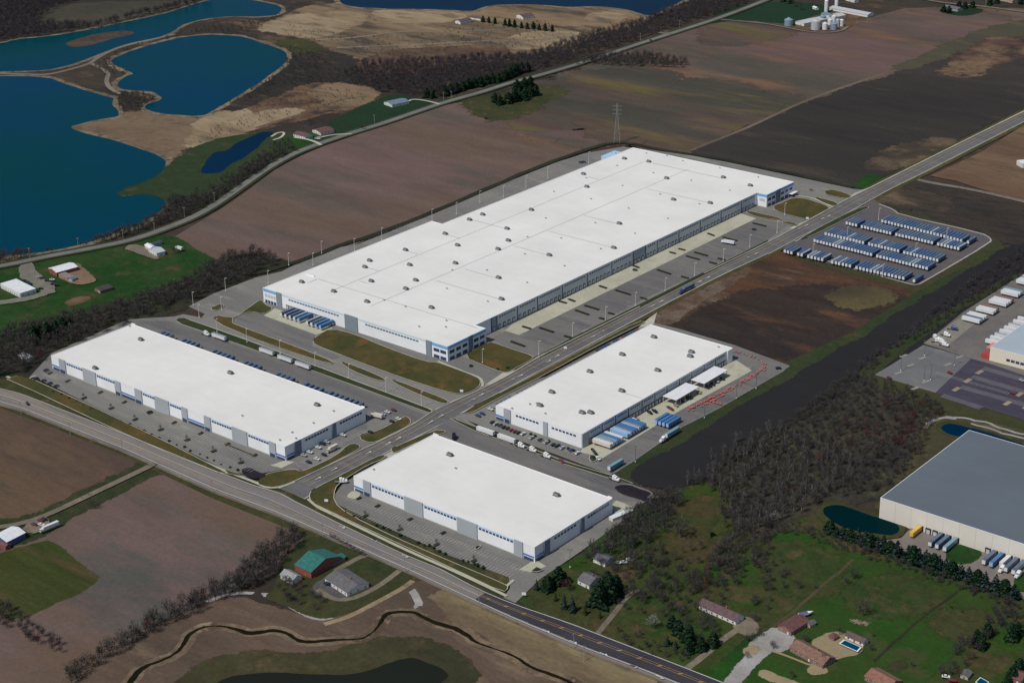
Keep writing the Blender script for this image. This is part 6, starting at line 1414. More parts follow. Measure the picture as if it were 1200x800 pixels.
# grain farm: bins, tower silos
def cylbin(name, label, u, v, dia, h, mat, cone=True, cat='grain bin'):
    p = G(u, v, 0.3); r = empty(name, (p.x, p.y, 0.3)); tag(r, label, cat)
    m = MB()
    for k in range(int(h//1.2)): m.cyl((0, 0, k*1.2), (0, 0, k*1.2+1.14), dia/2, n=24, caps=False); m.cyl((0, 0, k*1.2+1.14), (0, 0, k*1.2+1.2), dia/2-0.06, n=24, caps=False)
    hh_ = int(h//1.2)*1.2
    m.build('shell', mat, r, smooth=True)
    if cone:
        c = MB().cyl((0, 0, hh_), (0, 0, hh_+dia*0.24), dia/2+0.15, dia*0.06, n=24).build('roof', mat, r)
        MB().cyl((0, 0, hh_+dia*0.24), (0, 0, hh_+dia*0.24+0.7), 0.5, n=10).build('cap', STEEL, c)
    else:
        MB().cyl((0, 0, hh_), (0, 0, hh_+dia*0.25), dia/2, dia*0.2, n=20).build('dome', mat, r)
GALV = pm('galvanised', (0.42, 0.44, 0.46), 0.45, 0.15, 0.5, raw=True); GALVB = pm('galvanised_blue', (0.20, 0.27, 0.34), 0.45, 0.15, 0.5, raw=True); CONCW = pm('silo_white', (0.62, 0.63, 0.64), 0.6, 0.1, 0.3, raw=True)
for q in [('bluish grain bin apart at the left of the farm lane', 924, 30, 12, 9, GALVB), ('largest pale grain bin at the front of the farm', 955.5, 34.5, 13, 12.5, GALV), ('slim white bin right of the largest grain bin', 966.5, 34.5, 7.5, 9, CONCW), ('dark bluish bin at the front right', 977, 34.5, 10, 8.5, GALVB),
          ('dark bin behind the largest grain bin', 964, 25, 8.5, 8, GALVB), ('white bin behind the slim white bin', 972.5, 29, 7, 8, CONCW), ('pale bin at the right end of the bins', 986, 30.5, 6, 9, CONCW), ('pale bin second from the right end', 981.5, 31, 5, 10, GALV), ('small white bin at the rear right of the bins', 977, 26, 7, 9, CONCW)]:
    cylbin('grain_bin', q[0], q[1], q[2], q[3], q[4], q[5])
cylbin('tower_silo', 'white tower silo behind the grain bins, left one', 968, 14.5, 5.5, 17, CONCW, False, 'silo')
cylbin('tower_silo', 'white tower silo behind the grain bins, right one', 980, 9.5, 5.5, 17, CONCW, False, 'silo')
# boat under cover, brush pile, entrance signs, hydrants of orange barrels
p = G(936, 721.5, Z0); r = empty('covered_boat', (p.x, p.y, Z0), -0.6); tag(r, 'purple and white boat on a trailer beside the brown-roofed garage', 'boat')
m = MB(); m.add([(-1.2, 0, 0.6), (1.2, 0, 0.6), (1.2, 6, 0.6), (0, 9, 0.9), (-1.2, 6, 0.6), (-1.4, 0, 1.6), (1.4, 0, 1.6), (1.4, 6, 1.7), (0, 9.6, 1.9), (-1.4, 6, 1.7)], [(0, 4, 3, 2, 1), (0, 1, 6, 5), (1, 2, 7, 6), (2, 3, 8, 7), (3, 4, 9, 8), (4, 0, 5, 9)]); m.build('hull', C_WHITE, r)
MB().add([(-1.4, 0, 1.62), (1.4, 0, 1.62), (1.4, 6, 1.72), (-1.4, 6, 1.72), (0, 0.5, 2.3), (0, 5.5, 2.2)], [(0, 1, 4), (1, 2, 5, 4), (2, 3, 5), (3, 0, 4, 5)]).build('cover', pm('purple_canvas', (0.12, 0.10, 0.26), raw=True), r)
MB().add([(-1.4, 6.02, 1.72), (1.4, 6.02, 1.72), (0, 9.6, 1.92)], [(0, 1, 2)]).build('foredeck', C_WHITE, r)
def brush_pile(u, v, label):
    p = G(u, v, 0.4); rr_ = random.Random(int(u)); m = MB()
    for i in range(60):
        a = rr_.uniform(0, 6.28); d = rr_.uniform(0, 3.2); x, y = math.cos(a)*d, math.sin(a)*d*0.6
        t = rr_.uniform(0, 6.28); L = rr_.uniform(1, 2.5); z = rr_.uniform(0.2, 1.0)*(1-d/4)
        m.cyl((x, y, z), (x+math.cos(t)*L, y+math.sin(t)*L, z+rr_.uniform(0, 0.5)), 0.12, 0.08, n=5)
    o = m.build('brush_pile', pm('cut_wood', (0.34, 0.24, 0.19), raw=True)); o.location = (p.x, p.y, 0.45); o.rotation_euler = (0, 0, 0.2); tag(o, label, 'wood pile')
brush_pile(1003, 729, 'pile of cut logs under the bare tree on the big lawn, left part'); brush_pile(1013, 730.5, 'pile of cut logs under the bare tree on the big lawn, right part')
def barrel():
    r = empty('safety_barrel', (0, 0, 0))
    MB().cyl((0, 0, 0), (0, 0, 0.12), 0.5, n=10).build('base', TYRE, r); MB().cyl((0, 0, 0.12), (0, 0, 1.2), 0.42, 0.36, n=10).build('drum', M_ORANGE, r); MB().cyl((0, 0, 0.7), (0, 0, 0.85), 0.41, 0.40, n=10).build('stripe', C_WHITE, r)
    return r
k = 0
for a, b, c, d, n in [(806, 481, 842, 462, 14), (844, 461, 870, 447, 10), (872, 446, 896, 431, 10), (896, 430, 893, 424, 3), (888, 421, 862, 411, 7), (830, 469, 848, 475, 6)]:
    for i in range(n):
        k += 1; t = i/max(1, n-1); p = G(a+(c-a)*t+rt.uniform(-0.8, 0.8), b+(d-b)*t+rt.uniform(-0.5, 0.5), Z0)
        put('barrel', '', barrel, (p.x, p.y, Z0), 0, 'orange safety barrel in the winding yard line, %s from its near end' % nth(k), 'orange barrels in the yard', 'barrel')
def sign(u, v, label):
    p = G(u, v, Z0); r = empty('entrance_sign', (p.x, p.y, Z0), 0.5); tag(r, label, 'sign', 'white entrance signs')
    MB().box(-1.3, 1.3, -0.15, 0.15, 0.4, 2.2).build('panel', C_WHITE, r)
    for s in (-1.1, 1.1): MB().box(s-0.1, s+0.1, -0.12, 0.12, 0, 0.39).build('post', STEEL, r)
for u, v, l in [(541, 459.5, 'low white sign at the corner of the dormant front lawn'), (946, 257, 'low white sign at the far office lawn corner'), (662.5, 409, 'small white sign in the verge of the truck lot'), (614, 697.5, 'white sign by the drive near the evergreens'), (382.5, 588, 'small pale sign at the corner lawn by the junction')]: sign(u, v, l)

# ------------------------------------------------------------------ trees
rg = np.random.default_rng(5)
BK = [pm('twig_dark', (0.038, 0.036, 0.035), 0.95, 0.2, 0.3, raw=True, spec=0.05), pm('twig_mid', (0.064, 0.060, 0.057), 0.95, 0.2, 0.3, raw=True, spec=0.05), pm('twig_light', (0.105, 0.098, 0.092), 0.95, 0.2, 0.3, raw=True, spec=0.05)]
BP = [pm('twig_purple_dark', (0.036, 0.031, 0.040), 0.95, 0.2, 0.3, raw=True, spec=0.05), pm('twig_purple', (0.062, 0.050, 0.060), 0.95, 0.2, 0.3, raw=True, spec=0.05), BK[2]]
BR = [pm('bud_red_dark', (0.060, 0.020, 0.022), 0.95, 0.2, 0.3, raw=True, spec=0.05), pm('bud_red', (0.11, 0.032, 0.034), 0.95, 0.2, 0.3, raw=True, spec=0.05), BK[1]]
BW = [pm('blossom', (0.30, 0.29, 0.27), 0.95, 0.2, 0.3, raw=True, spec=0.05), pm('blossom_grey', (0.20, 0.19, 0.18), 0.95, 0.2, 0.3, raw=True, spec=0.05), BK[1]]
BO = [pm('olive_twig_dark', (0.045, 0.045, 0.026), 0.95, 0.2, 0.3, raw=True, spec=0.05), pm('olive_twig', (0.080, 0.082, 0.045), 0.95, 0.2, 0.3, raw=True, spec=0.05), BK[2]]
EG = [pm('needle_dark', (0.012, 0.030, 0.017), 0.95, 0.3, 0.4, raw=True, spec=0.05), pm('needle', (0.022, 0.052, 0.026), 0.95, 0.3, 0.4, raw=True, spec=0.05), pm('needle_light', (0.042, 0.075, 0.036), 0.95, 0.3, 0.4, raw=True, spec=0.05)]
EB = [pm('spruce_dark', (0.016, 0.034, 0.030), 0.95, 0.3, 0.4, raw=True, spec=0.05), pm('spruce', (0.032, 0.062, 0.054), 0.95, 0.3, 0.4, raw=True, spec=0.05), pm('spruce_light', (0.060, 0.095, 0.080), 0.95, 0.3, 0.4, raw=True, spec=0.05)]
EY = [pm('arbor_dark', (0.030, 0.045, 0.014), 0.95, 0.3, 0.4, raw=True, spec=0.05), pm('arbor', (0.055, 0.072, 0.022), 0.95, 0.3, 0.4, raw=True, spec=0.05), EG[2]]
PALEBARK = pm('pale_bark', (0.17, 0.16, 0.15), 0.95, 0.3, 0.5, raw=True, spec=0.05)
BARK = pm('bark', (0.10, 0.088, 0.078), 0.95, 0.3, 0.5, raw=True, spec=0.05)
def bare_arrays(seed, n_tw=230, wide=0.31, tw=0.125):
    """unit-height leafless tree: trunk and limbs, then twigs; returns (limb verts, faces), (twig verts, tri faces, material index)"""
    r = random.Random(seed); m = MB()
    m.cyl((0, 0, -0.03), (r.uniform(-.02, .02), r.uniform(-.02, .02), 0.42), 0.022, 0.014, n=5)
    tips = []
    for i in range(7):
        a = i*2.4+r.uniform(-.4, .4); z0 = r.uniform(0.22, 0.45); L = r.uniform(0.25, 0.45)
        e = (math.cos(a)*wide*r.uniform(.4, .8), math.sin(a)*wide*r.uniform(.4, .8), z0+L)
        m.cyl((0, 0, z0), e, 0.010, 0.004, n=4, caps=False); tips.append(e)
    tv, tf, tm = [], [], []
    for i in range(n_tw):
        # points in an uneven crown volume
        while True:
            p = Vector((r.uniform(-1, 1), r.uniform(-1, 1), r.uniform(-1, 1)))
            if 0.15 < p.length < 1: break
        b = r.choice(tips)
        lump = 1.0+0.25*math.sin(3*math.atan2(p.y, p.x)+seed)+0.15*math.sin(5*p.z+seed)
        c = Vector((p.x*wide*lump, p.y*wide*lump, 0.63+p.z*0.33*lump))
        d = (Vector((p.x, p.y, 0.5+0.6*p.z))+Vector((r.uniform(-.5, .5), r.uniform(-.5, .5), r.uniform(-.1, .6)))).normalized()
        L = tw*r.uniform(.6, 1.3); s_ = d.cross(Vector((r.uniform(-1, 1), r.uniform(-1, 1), r.uniform(-1, 1)))).normalized()*L*r.uniform(.06, .14)
        k = len(tv); tv += [c-d*L*.5-s_, c-d*L*.5+s_, c+d*L*.5]; tf.append((k, k+1, k+2)); tm.append(r.choices([0, 1, 2], [5, 5, 2])[0])
    return m, (np.array([tuple(v) for v in tv]), np.array(tf), np.array(tm))
def conifer_arrays(seed, n_=150, wide=0.24, base=0.06, pw=0.85):
    r = random.Random(seed); m = MB(); m.cyl((0, 0, -0.03), (0, 0, 0.9), 0.02, 0.004, n=5)
    tv, tf, tm = [], [], []
    for i in range(n_):
        z = base+(1-base)*(r.random()**1.35); rad = wide*(1-(z-base)/(1-base))**pw*(1+0.22*math.sin(seed+z*17)*math.cos(seed*2.0+z*9))+0.012
        a = r.uniform(0, 6.283); q = rad*r.uniform(0.35, 1.0)
        q *= 1+0.25*math.sin(3*a+seed); c = Vector((math.cos(a)*q, math.sin(a)*q, z)); o_ = Vector((math.cos(a), math.sin(a), r.uniform(-0.45, 0.05)))
        L = rad*r.uniform(.35, .6)+0.03; s_ = Vector((-math.sin(a), math.cos(a), r.uniform(-.3, .3)))*L*r.uniform(.45, .8)
        k = len(tv); tv += [c-o_*L*.3-s_, c-o_*L*.3+s_, c+o_*L*.7, c-o_*L*.1+Vector((0, 0, L*.5))]
        tf += [(k, k+1, k+2), (k, k+2, k+3), (k+1, k+3, k+2)]; t_ = r.choices([0, 1, 2], [5, 5, 2])[0]; tm += [t_]*3
    return m, (np.array([tuple(v) for v in tv]), np.array(tf), np.array(tm))
def round_arrays(seed, n_=170):
    r = random.Random(seed); m = MB(); m.cyl((0, 0, -0.03), (0, 0, 0.5), 0.03, 0.015, n=5)
    tv, tf, tm = [], [], []
    for i in range(n_):
        p = Vector((r.gauss(0, 1), r.gauss(0, 1), r.gauss(0, 1))).normalized()*r.uniform(.5, 1)
        lump = 1+0.22*math.sin(3*math.atan2(p.y, p.x)+seed)*math.cos(2.5*p.z)
        c = Vector((p.x*.42*lump, p.y*.42*lump, .52+p.z*.45*lump)); d = p.normalized()
        s1 = d.orthogonal().normalized()*0.09*r.uniform(.6, 1.4); s2 = d.cross(s1)*r.uniform(.7, 1.2)
        k = len(tv); tv += [c-s1, c+s2, c+s1, c-s2+d*.05]; tf += [(k, k+1, k+2), (k, k+2, k+3)]; t_ = r.choices([0, 1, 2], [4, 5, 3])[0]; tm += [t_]*2
    return m, (np.array([tuple(v) for v in tv]), np.array(tf), np.array(tm))
def arr_mesh(name, V, T, MI, mats):
    me = bpy.data.meshes.new(name)
    me.vertices.add(len(V)); me.vertices.foreach_set('co', V.astype(np.float32).ravel())
    me.loops.add(len(T)*3); me.loops.foreach_set('vertex_index', T.astype(np.int32).ravel())
    me.polygons.add(len(T)); me.polygons.foreach_set('loop_start', np.arange(0, len(T)*3, 3, dtype=np.int32))
    me.polygons.foreach_set('material_index', MI.astype(np.int32))
    for m in mats: me.materials.append(m)
    me.update(calc_edges=True); return me
KINDS = {}
def kind_meshes(kind):
    if kind in KINDS: return KINDS[kind]
    fn = {'tall': bare_arrays, 'olive': bare_arrays, 'bare': bare_arrays, 'purple': bare_arrays, 'red': bare_arrays, 'blossom': bare_arrays, 'pine': conifer_arrays, 'spruce': conifer_arrays, 'arbor': conifer_arrays, 'shrub': round_arrays}[kind]
    mats = {'tall': BK, 'olive': BO, 'bare': BK, 'purple': BP, 'red': BR, 'blossom': BW, 'pine': EG, 'spruce': EB, 'arbor': EY, 'shrub': [EG[0], EG[1], EY[1]]}[kind]
    L = []
    for s_ in range(4):
        kw = {}
        if kind in ('pine',): kw = dict(wide=0.30, n_=300, pw=0.5)
        if kind == 'arbor': kw = dict(wide=0.16)
        if kind == 'tall': kw = dict(n_tw=150, wide=0.17, tw=0.10)
        if kind == 'blossom': kw = dict(n_tw=420, wide=0.36, tw=0.12)
        m, (V, T, MI) = fn(s_*13+3, **kw)
        if kind == 'tall': m.cyl((0, 0, 0.3), (0.02, 0.01, 0.95), 0.014, 0.004, n=4); MI[:] = np.where(np.arange(len(MI)) % 3 == 0, 2, MI)
        trunk = m.mesh('trunk'); trunk.materials.append(BARK)
        L.append((trunk, arr_mesh('crown', V, T, MI, mats), (V, T, MI)))
    KINDS[kind] = L; return L
def tree(name, kind, x, y, h, label, group, wide=1.0, cat='tree'):
    tk, cwn, _ = kind_meshes(kind)[random.randrange(4)]
    r = empty(name, (x, y, 0.4), random.uniform(0, 6.28)); r.scale = (h*wide, h*wide, h); tag(r, label, cat, group)
    for nm, me in (('trunk', tk), ('crown', cwn)):
        o = bpy.data.objects.new(nm, me); COL.objects.link(o); o.parent = r
def inside(P, x, y):
    c = False; j = len(P)-1
    for i in range(len(P)):
        if (P[i].y > y) != (P[j].y > y) and x < (P[j].x-P[i].x)*(y-P[i].y)/(P[j].y-P[i].y)+P[i].x: c = not c
        j = i
    return c
def scatter(px, sp_, jit=0.9, thin=0.0):
    P = [G(*p, 0.3) for p in px]
    x0, x1 = min(p.x for p in P), max(p.x for p in P); y0_, y1_ = min(p.y for p in P), max(p.y for p in P)
    out = []; x = x0
    while x < x1:
        y = y0_
        while y < y1_:
            qx, qy = x+rt.uniform(-jit, jit)*sp_, y+rt.uniform(-jit, jit)*sp_
            cl = math.sin(qx/23+1.3)*math.sin(qy/31+0.4)+0.5*math.sin(qx/9.1)*math.cos(qy/11.3)
            if inside(P, qx, qy) and cl > thin-0.9: out.append((qx, qy))
            y += sp_
        x += sp_
    return out
Zn = [  # where, outline, spacing, height range, kind, thinning
 ('in the hedgerow between brown field and creek', [(352, 626), (350, 642), (332, 662), (318, 682), (300, 690), (268, 702), (230, 722), (200, 734), (150, 762), (110, 785), (80, 805), (66, 800), (108, 772), (160, 742), (198, 718), (240, 696), (268, 682), (300, 655), (330, 630)], 4.8, (7, 12), 'bare', -9),
 ('in the dark hedge at the left edge', [(-10, 706), (10, 712), (30, 726), (50, 742), (74, 756), (72, 768), (50, 764), (20, 745), (-10, 728)], 5.0, (5, 9), 'bare', -9),
 ('in the grove around the white gravel channel', [(318, 694), (335, 684), (355, 686), (372, 700), (382, 714), (372, 722), (350, 716), (330, 706)], 7, (5, 9), 'bare', -9),
 ('beside the end wall of the smallest warehouse', [(742, 600), (760, 590), (790, 578), (800, 590), (785, 612), (772, 630), (750, 645), (720, 652), (690, 660), (680, 655), (700, 642), (725, 618)], 5, (7, 12), 'bare', -9),
 ('in the overgrown lot left of the meadow', [(700, 662), (740, 650), (775, 640), (790, 655), (780, 672), (745, 680), (715, 672)], 5.6, (5, 9), 'bare', -0.2),
 ('in the thicket above the mown lawns', [(738, 688), (760, 676), (790, 674), (800, 690), (790, 704), (768, 712), (744, 706)], 6.5, (6, 10), 'bare', -9),
 ('among the evergreens by the dirt drive', [(768, 712), (795, 702), (815, 710), (835, 735), (842, 752), (825, 765), (800, 752), (780, 735)], 7.5, (6, 10), 'bare', -9),
 ('in the scrub strip along the new road', [(720, 742), (740, 735), (765, 748), (800, 762), (808, 778), (770, 772), (740, 760)], 5.5, (3, 6), 'purple', -9),
 ('in the brown thicket below the meadow path', [(800, 690), (815, 672), (838, 650), (850, 625), (885, 622), (905, 635), (900, 655), (875, 668), (860, 690), (830, 702)], 5.8, (5, 10), 'bare', -0.6),
 ('in the brushy belt under the conifers', [(890, 612), (915, 606), (960, 622), (1000, 636), (1060, 656), (1120, 676), (1190, 704), (1180, 714), (1110, 688), (1050, 668), (990, 648), (930, 628), (900, 630)], 4.3, (3, 6), 'bare', -9),
 ('in the hedgerow at the lower right', [(1100, 792), (1125, 757), (1155, 724), (1178, 706), (1230, 706), (1230, 760), (1190, 740), (1165, 748), (1140, 775), (1122, 800)], 6, (5, 9), 'purple', -9),
 ('around the long ranch house', [(868, 710), (885, 700), (905, 690), (915, 702), (900, 718), (880, 722)], 8, (5, 9), 'bare', -9),
 ('in the right-hand thicket', [(800, 576), (835, 550), (880, 520), (925, 496), (962, 466), (1000, 438), (1025, 447), (1090, 467), (1108, 482), (1087, 502), (1084, 530), (1068, 550), (1030, 576), (1000, 580), (960, 590), (930, 602), (900, 620), (870, 628), (850, 622), (845, 600), (838, 575), (815, 568)], 5.6, (4, 9), 'bare', -0.4),
 ('in the tall pale stand of the right-hand thicket', [(795, 572), (825, 545), (855, 520), (900, 505), (950, 510), (990, 530), (1000, 560), (985, 582), (935, 604), (890, 622), (858, 628), (846, 606), (838, 582), (818, 570)], 8.0, (8, 14), 'tall', -0.35),
 ('in the olive scrub along the basin edge', [(832, 548), (860, 528), (880, 516), (925, 492), (960, 464), (998, 436), (1008, 440), (972, 470), (935, 500), (890, 522), (850, 552)], 4.5, (3, 5), 'olive', -0.8),
 ('on the dark bank by the terminal', [(1000, 432), (1060, 392), (1110, 352), (1150, 322), (1190, 296), (1230, 284), (1230, 316), (1140, 354), (1090, 390), (1050, 408), (1022, 436), (1010, 438)], 6, (4, 8), 'purple', -0.4),
 ('in the wood left of the warehouses', [(-20, 400), (30, 384), (60, 376), (110, 366), (150, 354), (180, 346), (216, 332), (240, 318), (262, 304), (300, 296), (328, 306), (300, 322), (258, 342), (222, 355), (195, 366), (155, 378), (100, 398), (58, 415), (30, 438), (-20, 446)], 6.2, (6, 12), 'bare', -0.35),
 ('along the lake shore road', [(-20, 300), (40, 299), (80, 292), (120, 281), (165, 266), (192, 250), (203, 232), (240, 236), (262, 222), (300, 192), (330, 180), (350, 174), (338, 180), (300, 205), (262, 231), (240, 244), (200, 262), (150, 279), (100, 289), (50, 298), (-20, 311)], 5.0, (6, 11), 'bare', -0.8),
 ('in the wood behind the dark lawn', [(400, 88), (430, 76), (480, 72), (520, 72), (560, 68), (620, 66), (660, 52), (700, 40), (740, 30), (800, 8), (850, -8), (880, -5), (872, 6), (830, 20), (780, 36), (740, 50), (700, 62), (650, 78), (600, 90), (560, 100), (520, 116), (470, 110), (440, 108), (415, 100)], 7.5, (7, 12), 'purple', -0.8),
 ('on the lawn slope by the small pond', [(205, 246), (222, 228), (250, 214), (275, 204), (300, 186), (322, 170), (340, 164), (345, 176), (300, 203), (262, 230), (235, 246), (212, 254)], 7.5, (4, 8), 'bare', -0.3),
 ('scattered over the sand flats', [(310, 38), (370, 50), (400, 62), (440, 70), (560, 56), (640, 58), (685, 44), (750, 26), (745, 22), (680, 36), (640, 26), (560, 30), (480, 42), (400, 40), (340, 30)], 13, (2, 4), 'bare', 0.1),
 ('scattered on the brown flats by the lakes', [(250, 150), (300, 125), (360, 104), (430, 108), (430, 122), (360, 132), (300, 148), (240, 166), (215, 180)], 11, (2, 4), 'bare', 0.1),
 ('in the gardens of the lower right houses', [(862, 745), (900, 740), (1050, 735), (1100, 770), (1090, 800), (1000, 800), (880, 800)], 22, (4, 8), 'bare', 0.2),
 ('scattered over the meadow beside the thicket', [(700, 700), (760, 640), (800, 640), (880, 640), (920, 660), (940, 690), (900, 700), (860, 715), (790, 700), (740, 730)], 10, (4, 9), 'bare', -0.2),
 ('in the lone tree line across the far field', [(672, 77), (700, 68), (760, 66), (806, 74), (806, 80), (740, 79), (695, 77)], 7, (8, 12), 'bare', -9),
 ('in the far top left wood', [(-20, -10), (110, -10), (90, 0), (60, 13), (45, 24), (50, 30), (110, 31), (160, 18), (205, 8), (240, -2), (250, 0), (205, 12), (160, 22), (110, 35), (60, 41), (20, 46), (-20, 50)], 8, (9, 13), 'purple', -0.9),
 ('on the brushy flats between the lakes', [(300, 60), (345, 55), (368, 66), (400, 84), (410, 100), (370, 98), (330, 104), (290, 118), (262, 124), (305, 100), (338, 76)], 8, (3, 6), 'bare', -0.3),
 ('on the causeway between the lakes', [(110, 78), (140, 60), (180, 48), (240, 32), (300, 26), (335, 16), (312, 30), (300, 44), (240, 38), (180, 50), (145, 64), (150, 86), (120, 92)], 9, (3, 6), 'bare', 0.1),
 ('on the wooded point between the lakes', [(135, 112), (160, 110), (185, 114), (180, 120), (165, 130), (150, 134), (138, 126)], 7, (4, 8), 'bare', -9),
]
allt = []
for zi, (wh, px, sp_, hr_, kd, th) in enumerate(Zn):
    pts = scatter(px, sp_, 0.5, th)
    pts = [q for q in pts if not any(inside(LP, q[0], q[1]) for LP in LAKES)]
    for x, y in pts: allt.append((math.hypot(x, y), x, y, rt.uniform(*hr_), kd, zi))
allt.sort()
NI = 298
_cnt = {}
_dens = {}
for q in allt[:NI]: _dens.setdefault(q[5], []).append(q)
for d, x, y, hgt, kd, zi in sorted(allt[:NI], key=lambda q: proj(q[1], q[2], 0)[0]):
    wh = Zn[zi][0]; _cnt[zi] = _cnt.get(zi, 0)+1
    tree('bare_tree', kd if rt.random() > 0.04 else 'red', x, y, hgt, ('leafless tree, %s from the left of those ' % nth(_cnt[zi]) if len(_dens[zi]) > 1 else 'leafless grey-brown tree ')+wh, 'bare trees '+wh)
rest = {}
for d, x, y, hgt, kd, zi in allt[NI:]: rest.setdefault(zi, []).append((x, y, hgt, kd))
for zi, L in rest.items():
    VV, TT, MM = [], [], []; off = 0
    wh = Zn[zi][0]
    kd = L[0][3]
    arrs = []
    for kk in (kd, 'red'):
        for j in range(4):
            V, T, MI = kind_meshes(kk)[j][2]
            b_ = kind_meshes(kk)[j][0]
            bv = np.array([v.co[:] for v in b_.vertices]); bt = []
            for p_ in b_.polygons:
                vs_ = list(p_.vertices)
                for q_ in range(1, len(vs_)-1): bt.append((vs_[0], vs_[q_], vs_[q_+1]))
            V2 = np.vstack([V, bv]); T2 = np.vstack([T, np.array(bt)+len(V)]); M2 = np.concatenate([MI+(3 if kk == 'red' else 0), np.full(len(bt), 6)])
            arrs.append((V2, T2, M2))
    for (x, y, hgt, _) in L:
        redp = 0.35 if (wh == 'in the right-hand thicket' and (Vector((x, y))-G(1075, 505, 0)).length < 42) or (wh == 'in the right-hand thicket' and (Vector((x, y))-G(1045, 528, 0)).length < 16) else 0.01
        V, T, MI = arrs[rt.randrange(4)+(4 if rt.random() < redp else 0)]
        a = rt.uniform(0, 6.28); c_, s_ = math.cos(a), math.sin(a); wd_ = rt.uniform(0.85, 1.4)
        X_ = (V[:, 0]*c_-V[:, 1]*s_)*hgt*wd_+x; Y_ = (V[:, 0]*s_+V[:, 1]*c_)*hgt*wd_+y; Z_ = V[:, 2]*hgt+0.3
        VV.append(np.stack([X_, Y_, Z_], 1)); TT.append(T+off); MM.append(MI); off += len(V)
    me = arr_mesh('woodland', np.vstack(VV), np.vstack(TT), np.concatenate(MM), {'bare': BK, 'purple': BP, 'tall': BK, 'olive': BO}[kd]+BR+[PALEBARK if kd == 'tall' else BARK])
    o = bpy.data.objects.new('woodland', me); COL.objects.link(o)
    tag(o, 'mass of leafless grey-brown trees '+wh, 'woodland'); o['kind'] = 'stuff'
print('bare trees', len(allt))
def T(name, kind, u, v, h, label, group=None, wide=1.0, cat='tree'):
    p = G(u, v, 0.4); tree(name, kind, p.x, p.y, h, label, group, wide, cat)
for i, (u, v, h_, k, w_) in enumerate([(655, 684, 13, 'pine', 1.3), (642, 692, 11, 'pine', 1.2), (629, 691, 8, 'spruce', 0.8), (661.5, 713, 11, 'spruce', 0.75), (671, 717, 12, 'spruce', 0.8), (702, 709, 16, 'pine', 1.2), (714, 702, 17, 'pine', 1.3), (722, 694, 13, 'pine', 1.2), (707, 697, 13, 'pine', 1.2), (686, 720, 8, 'arbor', 1), (651, 704, 6, 'arbor', 1.2), (703, 724, 6, 'arbor', 1.0), (712, 683, 9, 'pine', 1.2)]):
    T('evergreen_tree', k, u, v, h_, '%s evergreen by the house in the evergreens, %s from the list along the yard' % ('', '') if False else '%s evergreen near the smallest warehouse, %s' % ({'pine': 'broad dark', 'spruce': 'blue-green', 'arbor': 'narrow yellow-green'}[k], ('leftmost large one', 'second large one', 'small one by the drive', 'left of a close pair', 'right of a close pair', 'largest at the front', 'tallest of the cluster', 'right end of the cluster', 'middle of the cluster', 'by the pair', 'left of the pair', 'alone right of the dirt drive', 'behind the cluster')[i]), 'evergreens near the smallest warehouse', w_)
T('budding_tree', 'red', 665, 692, 8.5, 'dark red budding tree between the evergreens and the house', None, 1.5)
T('blossoming_tree', 'blossom', 765, 736, 10, 'pale grey blossoming tree at the edge of the scrub', None, 1.1)
T('blossoming_tree', 'blossom', 908, 612, 8, 'white blossoming tree beside the thicket above the lawn', None, 1.3)
for i, (u, v, h_, k) in enumerate([(782, 756, 7, 'spruce'), (792, 760, 5.5, 'spruce'), (795, 744, 11, 'pine'), (807, 752, 12, 'pine'), (806, 765, 9, 'pine'), (821, 762, 10, 'pine'), (836, 757, 10, 'pine'), (788, 735, 9, 'pine')]):
    T('evergreen_tree', k, u, v, h_, '%s evergreen in the thicket left of the dirt drive, %s from the left' % ('blue-green' if k == 'spruce' else 'dark green', nth(sorted([782, 792, 795, 807, 806, 821, 836, 788]).index(u)+1)), 'evergreens left of the dirt drive', 1.1)
rowc = [(290, 80), (320, 97), (350, 108), (385, 118), (422, 126), (455, 143), (480, 155), (510, 163), (540, 170), (570, 185), (603, 198), (655, 215), (678, 222), (705, 230), (738, 240), (775, 258), (800, 268), (830, 275), (860, 284), (900, 297), (938, 310), (980, 330), (1015, 345), (1065, 358), (1108, 374), (1150, 392)]
for i, (a, b) in enumerate(rowc):
    T('spruce_tree', 'spruce' if i % 3 else 'pine', 900+a/4, 603.5+b/4, 8+3.6*min(1, i/7)+rt.uniform(-1, 1.2), 'blue-green spruce in the row below the grey warehouse, %s from the left' % nth(i+1), 'spruce row below the grey warehouse', 1.4)
for i, (u, v, h_) in enumerate([(1150, 760, 11), (1144, 752, 9), (1157, 745, 10), (1185, 750, 12), (1192, 743, 9), (1186, 796, 10), (1194, 788, 10), (1180, 802, 8)]):
    T('evergreen_tree', 'pine', u, v, h_, 'dark evergreen at the lower right, %s of eight from the left' % nth(sorted([1150, 1144, 1157, 1185, 1192, 1186, 1194, 1180]).index(u)+1), 'evergreens at the lower right', 1.0)
for i, (u, v, h_) in enumerate([(40, 400, 15), (47, 397, 13), (56, 398, 16), (66, 393, 14), (74, 388, 13), (82, 386, 11)]):
    T('evergreen_tree', 'pine', u, v, h_, 'tall dark evergreen behind the long left warehouse, %s from the left' % nth(i+1), 'evergreens left of the long warehouse', 1.1)
fe_ = [(500, 114, 12), (507, 115, 10), (521, 112, 13), (528, 110, 13), (535, 108, 13), (542, 106, 12), (549, 104, 14), (556, 102, 12), (563, 101, 14), (570, 98, 12), (577, 97, 13), (584, 97, 13), (592, 94, 14), (598, 91, 14), (604, 88, 15), (611, 85, 14), (618, 84, 13), (580, 120, 12), (586, 123, 12), (596, 121, 14), (603, 119, 15), (609, 116, 14), (615, 117, 14), (622, 113, 14), (628, 112, 13), (615, 104, 14), (622, 101, 13), (606, 106, 14)]
